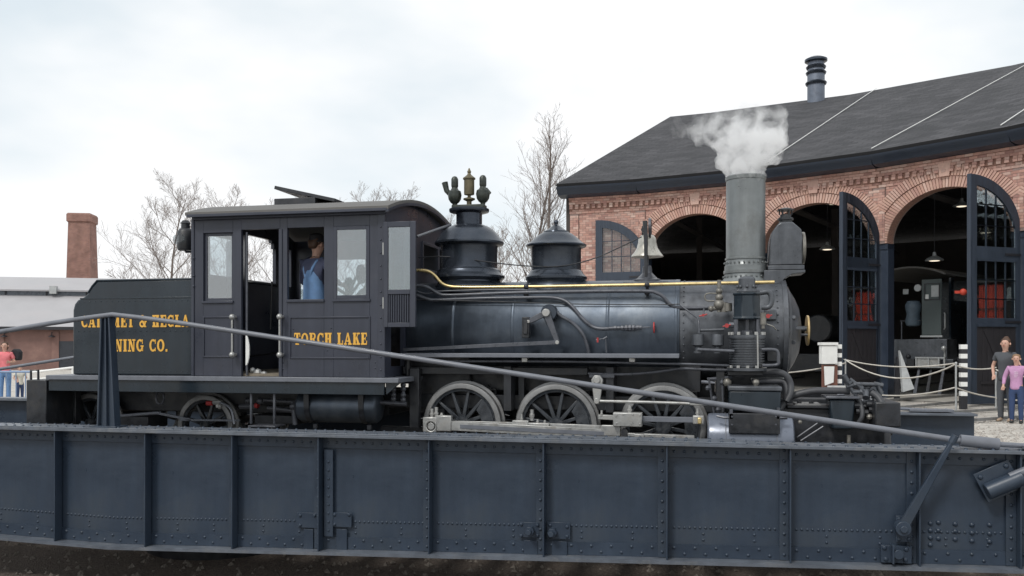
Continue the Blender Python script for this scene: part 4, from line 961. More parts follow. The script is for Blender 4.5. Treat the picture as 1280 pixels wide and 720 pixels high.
e1 = block(530, 521, 547, 540, Y2, .09, cups=((540, 522, 511, .02), (545.5, 522, 509, .02)))
block(546.5, 519, 565, 539, Y2, .075, cups=((552, 520, 516, .015),))
b = MB(); c = at(538.5, 533, Y2-.05); b.lathe([(.01, 0), (.035, 0), (.045, .01), (.045, .02)], c, 'y', 20); b.lathe([(.05, .005), (.06, .0), (.065, .02)], c, 'y', 20); b.build('crank_pin', M['steel'], e1)
block(641, 525, 661, 535, Y1-.03, .08, cups=((652, 527, 518, .014), (665, 526, 512, .02), (665, 520, 517, .026)))
block(660, 528, 687, 534, Y1-.02, .08, cups=((672, 529, 524, .014), (681, 529, 525, .012)))
block(752, 531, 776, 545, Y2, .06)
xh = block(767, 515, 803, 533, Y2-.02, .14, name='crosshead', cups=((787, 516, 507, .022), (752, 520, 513, .012)))
m = MB()
for u, v in ((771,519),(779,518),(791,518),(800,519),(771,529),(800,530)): c = at(u, v, Y2-.09); m.rivet(c, .012)
m.build('crosshead_bolts', M['steel'], xh)
bar(748, 521, 768, 522, Y2, .05, .05, name='crosshead_arm'); bar(803, 523.5, 877, 525, Y2, .055, .05, 'rod', name='guide_bar'); bar(785, 543, 868, 546.5, Y2-.04, .035, .08, name='guide_bar')
block(866, 519, 880, 530, Y2, .09, cups=((872, 520, 511, .018),)); block(872, 522, 877, 530, Y2-.05, .02, 'brass', 'gland_nut')
b = MB(); c = at(781, 540, Y2); b.cyl((c.x, Y2-.06, c.z), (c.x, Y2+.06, c.z), .04, 14); b.build('wrist_pin', M['black'], loco)
b = MB(); a, c = at(793, 541, Y2-.1), at(805, 541, Y2-.1); b.box(a.x, c.x, Y2-.13, Y2-.07, a.z-.05, a.z-.01); b.build('guide_foot', M['steel'], loco, bevel=.006)
# valve gear arm
b = MB(); a, c = at(746.5, 475, 9.28), at(746.5, 501, 9.28)
b.prism([(a.x-.062, a.z+.005), (a.x-.03, a.z+.05), (a.x+.03, a.z+.05), (a.x+.062, a.z+.005), (c.x+.035, c.z+.01), (c.x+.025, c.z-.035), (c.x-.025, c.z-.035), (c.x-.035, c.z+.01)], 9.26, 9.30)
vg = b.build('valve_rocker', M['steel'], loco, bevel=.008)
b = MB(); b.cyl((c.x, 9.22, c.z), (c.x, 9.26, c.z), .03, 14); b.cyl((a.x, 9.23, a.z), (a.x, 9.26, a.z), .035, 14); b.build('pin', M['steel'], vg, bevel=.004)
pipe([at(750, 501.5, 9.24), at(800, 502.5, 9.24), at(862, 504.5, 9.24), at(900, 506, 9.24)], .017, 'steel', 'valve_rod')
block(862, 502, 883, 507, 9.24, .05, name='valve_rod_joint')
b = MB()
for u0, v0, u1, v1 in ((738, 470, 767, 470), (765, 471, 760, 495), (760, 495, 758, 512), (752, 471, 753, 478)):
    b.tube([at(u0, v0, 9.42), at(u1, v1, 9.42)], .014, 6)
p, q = at(737, 468, 9.4), at(768, 472, 9.4); b.box(p.x, q.x, 9.38, 9.5, q.z, p.z); b.build('motion_bracket', M['pipe'], loco)
# air reservoir under the cab
x0, x1 = X(373, 9.2), X(476, 9.2); rc = Z(424, 509, 9.05)+.0
b = MB(); b.lathe([(.01, x0-.0), (.10, x0+.005), (.16, x0+.025), (.185, x0+.06), (.185, x1-.06), (.16, x1-.025), (.10, x1-.005), (.01, x1)], (0, 9.22, rc), 'x', 40); ar = b.build('air_reservoir', M['boiler'], loco, smooth=40)
for u in (384, 452):
    xx = X(u, 9.05); b = MB(); b.lathe([(.187, -.03), (.194, -.03), (.194, .03), (.187, .03)], (xx, 9.22, rc), 'x', 40, closed=True); b.box(xx-.03, xx+.03, 9.02, 9.035, rc, 1.14); b.cyl((xx, 9.02, 1.07), (xx, 9.0, 1.07), .018, 8)
    b.cyl((xx+.05, 9.16, rc-.2), (xx+.05, 9.16, rc-.25), .03, 8); b.build('reservoir_strap', M['black'], ar)
b = MB(); b.tube([at(474, 503, 9.2), at(508, 505, 9.2)], .025, 8)
for u, v0_, v1_ in ((492, 503, 482), (504, 505, 480)):
    a, c = at(u, v0_, 9.2), at(u, v1_, 9.2); b.cyl(a, c, .018, 8)
    for f in (.2, .45, .75, .95): q = a.lerp(c, f); b.ball(q, .034, 8)
b.build('pipe_fitting', M['pipe'], loco, smooth=50)
b = MB(); p, q = at(513, 460, 9.4), at(525, 535, 9.4); b.box(p.x, q.x, 9.36, 9.44, q.z, p.z); b.build('hanger', M['black'], loco, bevel=.008)
b = MB(); b.prism([(x, z) for x, z in [(at(482,470,8.9).x, 1.135), (X(500, 8.9), 1.135), (X(483, 8.9), 1.01)]], 8.9, 8.93); b.build('deck_gusset', M['tank'], loco)
# underframe clutter below the tank: brake gear, steps, hoses
b = MB()
for u in (314, 343): b.tube([at(u, 488, 8.93), at(u, 530, 8.93)], .016, 8)
p, q = at(312, 524, 8.9), at(346, 532, 8.9); b.box(p.x, q.x, 8.86, 9.1, q.z-.02, q.z); b.build('cab_step', M['pipe'], loco, bevel=.005)
pipe([at(150, 520, 9.3), at(185, 517, 9.3), at(200, 516, 9.3)], .02, 'rod'); bar(196, 516, 240, 525, 9.3, .03, .03, 'rod', 'brake_rod'); bar(225, 525, 300, 525.5, 9.3, .022, .03, 'rod', 'brake_rod')
pipe([at(273, 503, 9.2), at(280, 505, 9.15), at(289, 512, 9.1), at(293, 530, 9.1)], .014, 'rod', 'hose')
b = MB(); c = at(272, 503, 9.2); b.cyl(c-Vector((.05,0,0)), c+Vector((.05,0,0)), .03, 10); b.cyl(c, c+Vector((0,0,-.06)), .02, 8); b.ball(c+Vector((.03,0,-.05)), .03, 8); b.build('angle_cock', M['steel'], loco)
b = MB(); c = at(262, 504, 9.2); b.cyl(c-Vector((.035,0,0)), c+Vector((.035,0,0)), .028, 10); b.build('cock_handle', M['red'], loco)
b = MB(); c = at(321, 507, 9.3); b.cyl(c-Vector((.02,0,0)), c+Vector((.02,0,0)), .03, 10); b.build('cock_handle', M['red'], loco)
b = MB(); random.seed(5)
b.box(-7.2, -3.6, YC-.5, YC+.5, .72, 1.0); b.build('truck_frame', M['black'], loco, bevel=.01)
p, q = at(152, 520, 9.35), at(188, 536, 9.35)
for a_ in ((p.x, q.x, 9.3, 9.7, q.z, p.z), (X(60,9.35), X(64,9.35), 9.3, 9.4, .6, 1.0), (X(94,9.35), X(98,9.35), 9.3, 9.4, .45, 1.0), (X(318,9.4), X(372,9.4), 9.4, 9.8, .62, .72)):
    b = MB(); b.box(*a_); b.build('brake_beam', M['black'], loco, bevel=.008)
b = MB(); c = at(200, 490, 9.1); b.tube([(c.x+.055*math.cos(t*.785), c.y, c.z-.07+.075*math.sin(t*.785)) for t in range(9)], .012, 6); b.build('safety_chain', M['pipe'], loco)
b = MB(); b.cyl(at(330, 500, 9.3), at(372, 503, 9.3), .022, 8); b.cyl(at(300, 508, 9.35), at(322, 508, 9.35), .035, 10); b.cyl(at(335, 510, 9.4), at(372, 514, 9.4), .03, 10); b.cyl(at(367, 507, 9.2), at(369, 531, 9.2), .03, 10); b.ball(at(367, 508, 9.2), .05, 10); b.ball(at(325, 501, 9.3), .045, 8); b.ball(at(310, 501, 9.3), .04, 8); b.build('brake_cylinder', M['pipe'], loco, smooth=50)
# air pump -----------------------------------------------------------
Ya = 9.18
def XZ(u, v, Y=Ya): p = at(u, v, Y); return p.x, p.z
b = MB(); x0, z1 = XZ(916.5, 365); x1, z0 = XZ(952, 399); cxp = (x0+x1)/2; r = (x1-x0)/2
b.lathe([(.01, z0), (r, z0), (r+.012, z0+.005), (r+.012, z0+.02), (r, z0+.025), (r, z1-.03), (r+.012, z1-.025), (r+.012, z1-.004), (.01, z1)], (cxp, Ya+r, 0), 'z', 8, a0=math.pi/8)
ap = b.build('air_pump', M['tank'], loco, smooth=20, bevel=.006)
CYp = Ya+r
b = MB(); xx, zt_ = XZ(935, 345); b.lathe([(.10, z1), (.10, z1+.02), (.085, z1+.03), (.085, zt_-.02), (.07, zt_), (.02, zt_+.01)], (cxp, CYp, 0), 'z', 16)
for k in range(8): a = k*math.pi/4; b.ball((cxp+.09*math.cos(a), CYp+.09*math.sin(a), z1+.06), .018, 6)
b.build('pump_head', M['smoke'], ap, bevel=.004)
b = MB()
for sx in (-.11, .11):
    b.cyl((cxp+sx, CYp-.08, XZ(935,418)[1]), (cxp+sx, CYp-.08, z0), .025, 8); b.cyl((cxp+sx, CYp+.08, XZ(935,418)[1]), (cxp+sx, CYp+.08, z0), .025, 8)
b.cyl((cxp, CYp, XZ(935,418)[1]), (cxp, CYp, z0), .02, 10); b.cyl((cxp, CYp, XZ(935,413)[1]), (cxp, CYp, XZ(935,418)[1]), .06, 12); b.build('pump_yoke', M['pipe'], ap)
b = MB(); zA, zB = XZ(935, 460)[1], XZ(935, 418.5)[1]; prof = [(.01, zA-.03), (.20, zA-.03), (.20, zA)]; nr = 12
for i in range(nr):
    z = zA+(zB-zA-.03)*i/nr; h = (zB-zA-.03)/nr; prof += [(.155, z), (.155, z+h*.5), (.176, z+h*.5), (.176, z+h*.95)]
prof += [(.185, zB-.03), (.185, zB), (.01, zB)]
b.lathe(prof, (cxp, CYp, 0), 'z', 32); b.build('finned_cylinder', M['smoke'], ap, smooth=25)
b = MB()
for k in range(7): a = math.pi+k*math.pi/6; b.cyl((cxp+.17*math.cos(a), CYp+.17*math.sin(a), zB), (cxp+.17*math.cos(a), CYp+.17*math.sin(a), zB+.03), .018, 6); b.cyl((cxp+.18*math.cos(a), CYp+.18*math.sin(a), zA-.0), (cxp+.18*math.cos(a), CYp+.18*math.sin(a), zA+.025), .018, 6)
b.tube([(cxp+.10, CYp-.2, zA), (cxp+.095, CYp-.2, zB+.02)], .008, 6)
b.build('pump_bolts', M['steel'], ap)
b = MB(); b.box(cxp-.19, cxp+.19, CYp-.02, CYp+.28, zA-.08, zA-.035); b.box(cxp-.1, cxp+.1, CYp+.05, CYp+.35, z0, z1); b.build('pump_bracket', M['black'], ap, bevel=.005)
pipe([at(950, 366, Ya), at(960, 365, Ya), at(964, 370, Ya), at(964, 379, Ya), at(960, 384, Ya), at(952, 384, Ya)], .028, 'smoke')
pipe([at(952, 437, Ya), at(966, 437, Ya), at(972, 440, Ya), at(973, 450, Ya), at(971, 456, Ya), at(953, 457, Ya)], .018, 'pipe')
pipe([at(918, 439, Ya), at(895, 438, Ya), at(872, 437, Ya)], .018, 'pipe')
b = MB()
for u in (872.5, 897):
    a = at(u, 418, 9.35); b.lathe([(.02, 0), (.062, 0), (.065, -.01), (.065, -.11), (.03, -.13), (.03, -.17), (.045, -.175), (.045, -.195), (.01, -.195)], a, 'z', 18)
b.build('lubricator', M['smoke'], loco)
pipe([at(850, 381, 9.6), at(867, 394, 9.5), at(873, 400, 9.4), at(874, 417, 9.35)], .009); pipe([at(880, 386, 9.5), at(879, 394, 9.45)], .009); pipe([at(875, 413, 9.4), at(905, 412, 9.4)], .016, 'smoke')
# valve cluster left of the pump
b = MB(); ys = 9.45
c = at(899, 381, ys); b.ball(c, .06, 12); b.cyl(at(899, 350, ys), at(899, 390, ys), .022, 10); b.ball(at(899, 372, ys), .042, 10); b.ball(at(899, 364, ys), .036, 10); b.cyl(at(888, 386, ys), at(914, 384, ys), .024, 10); b.cyl(at(905, 378, ys), at(905, 390, ys), .036, 8); b.cyl(at(910, 379, ys), at(910, 389, ys), .042, 8); b.ball(at(889, 386, ys), .034, 8)
b.build('steam_valve', M['dull'], loco, smooth=50)
pipe([at(898, 367, ys), at(884, 367, ys), at(881, 372, ys), at(884, 376, ys), at(893, 376, ys)], .008, 'dull')
b = MB(); b.cyl(at(899, 352, ys), at(899, 372, ys), .016, 8); b.build('valve_stem', M['brass'], loco)
for u, v, w in ((908.5, 407, .022), (879, 394, .014), (960, 395, .022)):
    c = at(u, v, 9.2); b = MB(); b.lathe([(.01, -.01), (w, -.01), (w, .01), (.01, .01)], c, 'y', 12); b.cyl(c-Vector((.04,0,.01)), c+Vector((.04,0,.01)), .008, 6); b.build('valve_handle', M['red'], loco)
b = MB(); b.cyl(at(911, 406, 9.25), at(918, 406, 9.25), .03, 8); b.build('drain_valve', M['pipe'], loco)
b = MB(); c = at(954, 397, 9.2); b.cyl(c+Vector((0,0,.05)), c-Vector((0,0,.07)), .03, 10); b.cyl(c-Vector((0,0,.07)), c-Vector((0,0,.11)), .018, 8); b.build('governor', M['dull'], loco)
pipe([at(958, 405, 9.25), at(966, 408, 9.3), at(970, 412, 9.4)], .006, 'bell')
b = MB(); p, q = at(955, 387, 9.66), at(970, 400, 9.66); b.box(p.x, q.x, 9.6, 9.7, q.z, p.z); b.build('smokebox_patch', M['smoke'], loco, bevel=.01)
b = MB(); p, q = at(958, 450, 9.45), at(972, 452, 9.45); b.box(p.x, q.x, 9.4, 9.7, q.z, at(960, 437, 9.45).z); b.build('steam_pipe_cover', M['black'], loco, bevel=.01)
# cylinder and steam chest
ycy = 9.25; xa, xb_ = X(884, 9.0), X(994, 9.0); zc_ = Z(940, 518, 9.15)-.275
for yy in (ycy, 2*YC-ycy):
    s = -1 if yy < YC else 1
    b = MB(); b.lathe([(.01, xa), (.24, xa), (.27, xa+.015), (.275, xa+.03), (.275, xb_-.03), (.27, xb_-.015), (.24, xb_), (.01, xb_)], (0, yy, zc_), 'x', 48); cy = b.build('cylinder', M['cyl'], loco, smooth=30)
    b = MB()
    for xx in (xa+.18, xb_-.17):
        b.lathe([(.276, -.004), (.281, -.004), (.281, .004), (.276, .004)], (xx, yy, zc_), 'x', 48, closed=True)
    b.build('cylinder_band', M['rod'], cy)
    p0, p1 = X(911, 8.95), X(975, 8.95)
    y0, y1 = (yy-.30, yy-.06) if s < 0 else (yy+.06, yy+.30)
    b = MB(); b.box(p0, p1, y0, y1, zc_+.10, Z(943, 517, 8.95)); pl_ = b.build('cylinder_cover_plate', M['black'], cy, bevel=.006)
    if s < 0:
        m = MB()
        for u, v in ((915, 521), (970, 521), (915, 531), (970, 531)): c = at(u, v, y0); m.rivet(c, .012)
        m.build('plate_bolts', M['pipe'], pl_)
    b = MB(); y0, y1 = (9.0, 9.5) if s < 0 else (2*YC-9.5, 2*YC-9.0)
    q0, q1 = X(911.5, 9.0), X(976, 9.0); b.box(q0, q1, y0, y1, Z(943, 514, 9.0), Z(943, 489, 9.0)); b.build('steam_chest', M['tank'], loco, bevel=.012)
    b = MB(); b.box(q0-.01, q1+.012, y0-.012, y1+.012, Z(943, 488.9, 9.0), Z(943, 483, 9.0)); b.build('chest_lid', M['smoke'], loco, bevel=.01)
b = MB()
for u in (914, 973): c = at(u, 516, 8.97); b.box(c.x-.015, c.x+.015, 8.95, 9.05, c.z-.06, c.z+.05)
b.tube([at(896, 520, 8.98), at(905, 522, 8.96), at(911, 522, 8.96)], .012, 6); b.tube([at(975, 522, 8.96), at(984, 522, 8.96)], .02, 6); b.build('cylinder_lugs', M['pipe'], loco)
# white-topped piping behind the chest, hoses
b = MB(); p, q = at(938, 472, 9.6), at(984, 476, 9.6); b.box(p.x, q.x, 9.55, 9.62, q.z, p.z); b.build('saddle_flange', M['steel'], loco, bevel=.006)
b = MB(); p, q = at(905, 470, 9.7), at(985, 540, 9.7); b.box(p.x, q.x, 9.66, 2*YC-9.66, q.z, 1.24); b.build('smokebox_saddle', M['black'], loco, bevel=.01)
pipe([at(940, 477, 9.35), at(970, 476, 9.3), at(981, 478, 9.28), at(984, 490, 9.25), at(982, 500, 9.25), at(975, 512, 9.22)], .030, 'hose', 'hose')
pipe([at(955, 465, 9.3), at(972, 465, 9.25), at(983, 470, 9.25), at(988, 480, 9.25), at(988, 492, 9.22), at(983, 502, 9.2)], .034, 'hose', 'hose')
b = MB(); 
for u, v in ((885, 485), (893, 498), (898, 512), (903, 478), (891, 505)): b.ball(at(u, v, 9.4), .03, 8)
b.tube([at(886, 473, 9.4), at(893, 520, 9.4)], .012, 6); b.tube([at(903, 473, 9.4), at(904, 515, 9.4)], .012, 6); b.tube([at(884, 474, 9.42), at(915, 472, 9.42)], .02, 6); b.build('drain_linkage', M['pipe'], loco)
b = MB(); c = at(909, 478, 9.35); b.ball(c, .045, 10); b.ball(at(945, 478, 9.15), .035, 8); b.cyl(at(945, 483, 9.15), at(945, 476, 9.15), .02, 8); b.build('fitting', M['dull'], loco)
# front platform and pilot beam
fxa, fxb = sx1-.1, X(1112, 9.3)
for y_ in (9.30, 2*YC-9.38):
    b = MB(); b.box(fxa, fxb, y_, y_+.08, .50, .90); b.build('front_frame', M['black'], loco, bevel=.01)
b = MB(); b.box(fxa+.05, fxb-.02, 9.25, 2*YC-9.25, .905, .935); b.build('front_platform', M['black'], loco, bevel=.006)
xbm = X(1094, 8.95); b = MB(); b.box(xbm, X(1126, 8.95), 8.95, 2*YC-8.95, Z(1110, 534, 8.95), Z(1110, 503, 8.95)); b.build('buffer_beam', M['black'], loco, bevel=.012)
b = MB(); x_ = X(1126, 8.95); b.box(x_, x_+.08, YC-.14, YC+.14, .60, .80); b.box(x_+.05, x_+.16, YC-.1, YC+.14, .56, .76); b.build('coupler', M['black'], loco, bevel=.03)
b = MB(); p, q = at(993, 504, 9.35), at(1026, 509, 9.35); b.box(p.x, q.x, 9.3, 9.6, q.z, p.z); o = b.build('platform_plate', M['tyre'], loco, bevel=.005)
m = MB()
for u in (999, 1014): c = at(u, 505, 9.33); m.cyl(c, c+Vector((0,0,.03)), .025, 6)
m.build('hold_down_bolt', M['black'], o)
# tool bin on the near side of the platform
p0, p1 = X(1037, 9.1), X(1069, 9.1); b = MB(); zt_, zb2 = Z(1052, 499, 9.1), Z(1052, 537, 9.1)
b.prism([(p0+.02, zb2), (p1-.02, zb2), (p1, zt_), (p0, zt_)], 9.1, 9.42); tb = b.build('tool_bin', M['tank'], loco, bevel=.02)
b = MB(); b.box(p0-.04, p1+.04, 9.07, 9.45, zt_+.002, zt_+.028); b.box(p0+.08, p1-.08, 9.2, 9.22, zt_+.028, zt_+.045); b.build('bin_lid', M['pipe'], tb, bevel=.008)
pipe([at(985, 497, 9.3), at(1000, 492, 9.3), at(1020, 488.5, 9.3), at(1045, 488.5, 9.3), at(1062, 489, 9.3)], .036, 'hose', 'hose')
b = MB(); b.tube([at(1034, 485, 9.35), at(1062, 485, 9.35)], .025, 8); b.build('grab_bar', M['steel'], loco)
# brake-hose manifold at the front corner
b = MB()
for a in (((1056,474),(1068,492)), ((1062,474),(1078,486)), ((1066,480),(1100,481)), ((1068,490),(1085,492)), ((1074,484),(1093,498)), ((1090,484),(1100,496)), ((1080,490),(1085,503)), ((1098,481),(1102,493))):
    b.tube([at(a[0][0], a[0][1], 9.2), at(a[1][0], a[1][1], 9.2)], .02, 8)
random.seed(31)
for u, v, r in ((1058,475,.05),(1064,482,.045),(1083,491,.06),(1098,481,.04),(1101,492,.03),(1072,490,.04),(1085,500,.05),(1079,504,.03),(1070,497,.035),(1090,487,.035),(1077,482,.03)):
    c = at(u, v, 9.2); d_ = Vector((random.gauss(0,1), random.gauss(0,.4), random.gauss(0,.7))).normalized(); b.cyl(c-d_*r*1.1, c+d_*r*1.1, r*.55, 8); b.cyl(c+d_*r*.5, c+d_*r*.9, r*.8, 6)
b.build('hose_manifold', M['smoke'], loco, smooth=50)
pipe([at(1090, 491, 9.15), at(1098, 497, 9.1), at(1104, 508, 9.05), at(1108, 522, 9.0), at(1109, 540, 9.0), at(1110, 560, 9.0)], .032, 'hose', 'hose')
pipe([at(1070, 498, 9.2), at(1076, 506, 9.15), at(1078, 520, 9.1), at(1072, 531, 9.12)], .024, 'hose', 'hose')
b = MB()
for u, v in ((1071, 507), (1073, 514), (1081, 516), (1086, 505), (1089, 512)): b.cyl(at(u-3, v, 9.15), at(u+4, v, 9.15), .03, 8)
b.build('hose_couplings', M['black'], loco)
b = MB(); c = at(1087, 521, 9.1); b.ball(c, .03, 8); c2 = at(1061, 549, 9.15); b.cyl(c2+Vector((0,0,.04)), c2-Vector((0,0,.04)), .018, 8); c3 = at(1000, 527.5, 9.15); b.ball(c3, .022, 8); b.build('bright_fitting', M['dull'], loco)
for a in ((996, 547, 1022, 529), (1001, 551, 1029, 533)):
    b = MB(); b.tube([at(a[0], a[1], 9.2), at(a[2], a[3], 9.2)], .009, 6); b.build('brake_rod', M['pipe'], loco)
# steam ------------------------------------------------------------
def steam_material():
    m = bpy.data.materials.new('steam'); m.use_nodes = True; t = m.node_tree; t.nodes.clear(); N = t.nodes.new; K = t.links.new
    o = N('ShaderNodeOutputMaterial'); pv = N('ShaderNodeVolumePrincipled'); pv.inputs['Color'].default_value = (.995,.995,.997,1); pv.inputs['Anisotropy'].default_value = .35
    tcn = N('ShaderNodeTexCoord'); nz = N('ShaderNodeTexNoise'); nz.inputs['Scale'].default_value = 5.5; nz.inputs['Detail'].default_value = 7; nz.inputs['Roughness'].default_value = .62; nz.inputs['Distortion'].default_value = .35
    K(tcn.outputs['Object'], nz.inputs[0]); mr_ = N('ShaderNodeMapRange'); mr_.inputs['From Min'].default_value = .42; mr_.inputs['From Max'].default_value = .72; mr_.inputs['To Max'].default_value = 26
    # thinner towards the top, where the plume disperses
    sx = N('ShaderNodeSeparateXYZ'); K(tcn.outputs['Object'], sx.inputs[0]); mz = N('ShaderNodeMapRange'); mz.inputs['From Min'].default_value = -.40; mz.inputs['From Max'].default_value = .45; mz.inputs['To Min'].default_value = 1.0; mz.inputs['To Max'].default_value = .11
    K(sx.outputs['Z'], mz.inputs[0]); K(nz.outputs[0], mr_.inputs[0]); mu = N('ShaderNodeMath'); mu.operation = 'MULTIPLY'; K(mr_.outputs[0], mu.inputs[0]); K(mz.outputs[0], mu.inputs[1])
    mx_ = N('ShaderNodeMapRange'); mx_.inputs['From Min'].default_value = -.65; mx_.inputs['From Max'].default_value = -.10; mx_.inputs['To Min'].default_value = .12; mx_.inputs['To Max'].default_value = 1; K(sx.outputs['X'], mx_.inputs[0]); mu2 = N('ShaderNodeMath'); mu2.operation = 'MULTIPLY'; K(mu.outputs[0], mu2.inputs[0]); K(mx_.outputs[0], mu2.inputs[1]); K(mu2.outputs[0], pv.inputs['Density']); K(pv.outputs[0], o.inputs['Volume']); return m
blobs = [(932,214,.215),(930,206,.22),(926,197,.235),(938,196,.23),(922,186,.22),(944,184,.27),(935,176,.27),(955,172,.26),(918,174,.20),(905,165,.18),(928,160,.25),(958,156,.22),(965,146,.15),(945,148,.22),(912,155,.17),(890,158,.15),(877,155,.12),(865,160,.10),(853,161,.085),(845,158,.07),(880,166,.15),(895,168,.17),(870,152,.10),(925,146,.14),(900,152,.13)]
b = MB(); random.seed(21)
for u, v, r in blobs:
    for k in range(2):
        c = at(u, v, YC+random.uniform(-.08, .08)+(0 if k == 0 else random.uniform(-.12, .12))); b.ball(c, r*(1 if k == 0 else .8), 16)
steam = b.build('steam_plume', steam_material(), smooth=0, kind='stuff')
rm = steam.modifiers.new('remesh', 'REMESH'); rm.mode = 'VOXEL'; rm.voxel_size = .035
tx = bpy.data.textures.new('puffs', 'CLOUDS'); tx.noise_scale = .16; tx.noise_depth = 3
dp = steam.modifiers.new('puff', 'DISPLACE'); dp.texture = tx; dp.strength = .30; dp.mid_level = .48; dp.texture_coords = 'LOCAL'
tag(steam, 'white steam drifting up from the grey smokestack of the black locomotive')

# ------------------------------------------------------------------ roundhouse
RR = 20.0; HB = 6.58; SPR = 4.42; AW = 1.66
VT = [85.74, 78.70, 67.82, 56.84, 46.10, 35.2, 24.3]        # facade corners (degrees about the turntable)
rh = thing('roundhouse', 'red brick roundhouse with arched engine doors and a grey slate roof', 'building', pol(RR, 60))
def frame_of(t0, t1, r=RR):
    "origin at left corner, a = along wall to the right, n = towards the turntable"
    p0, p1 = pol(r, t0), pol(r, t1); L = (p1-p0).length; ax = (p1-p0)/L; n = Vector((ax.y, -ax.x, 0))
    if n.dot(TC-p0) < 0: n = -n
    return p0, ax, n, L
def FP(fr, a, d, z): return fr[0] + fr[1]*a + fr[2]*d + Vector((0,0,z))
def fbox(mb, fr, a0, a1, d0, d1, z0, z1):
    P = [FP(fr, *q) for q in ((a0,d0,z0),(a1,d0,z0),(a1,d1,z0),(a0,d1,z0),(a0,d0,z1),(a1,d0,z1),(a1,d1,z1),(a0,d1,z1))]
    return mb.add(P, [(0,3,2,1),(4,5,6,7),(0,1,5,4),(1,2,6,5),(2,3,7,6),(3,0,4,7)])
random.seed(4)
BLN, CH = .222, .0775
def brick_rows(mb, fr, a0, a1, z0, z1, d, skip, jit=.004):
    k0 = int(math.floor(z0/CH)); 
    for k in range(k0, int(z1/CH)):
        z = k*CH
        if z < z0-.001: continue
        off = (k % 2)*BLN/2; head = (k % 6 == 0); ln = BLN/2 if head else BLN
        a = a0 - (off % ln)
        while a < a1:
            s, e = max(a, a0)+.005, min(a+ln-.009, a1-.002)
            a += ln
            if e-s < .03: continue
            if skip:
                # trim against the arch ring
                if skip(s, z+CH/2) and skip(e, z+CH/2): continue
                if skip(s, z+CH/2) or skip(e, z+CH/2):
                    lo_, hi_ = (s, e) ; ins = skip(s, z+CH/2)
                    for _ in range(6):
                        m = (lo_+hi_)/2
                        if skip(m, z+CH/2) == ins: lo_ = m
                        else: hi_ = m
                    if ins: s = hi_+.006
                    else: e = lo_-.006
                    if e-s < .03: continue
            fbox(mb, fr, s, e, d-.02, d+.006+random.uniform(0, jit), z+.005, z+CH-.004)
wedge = None
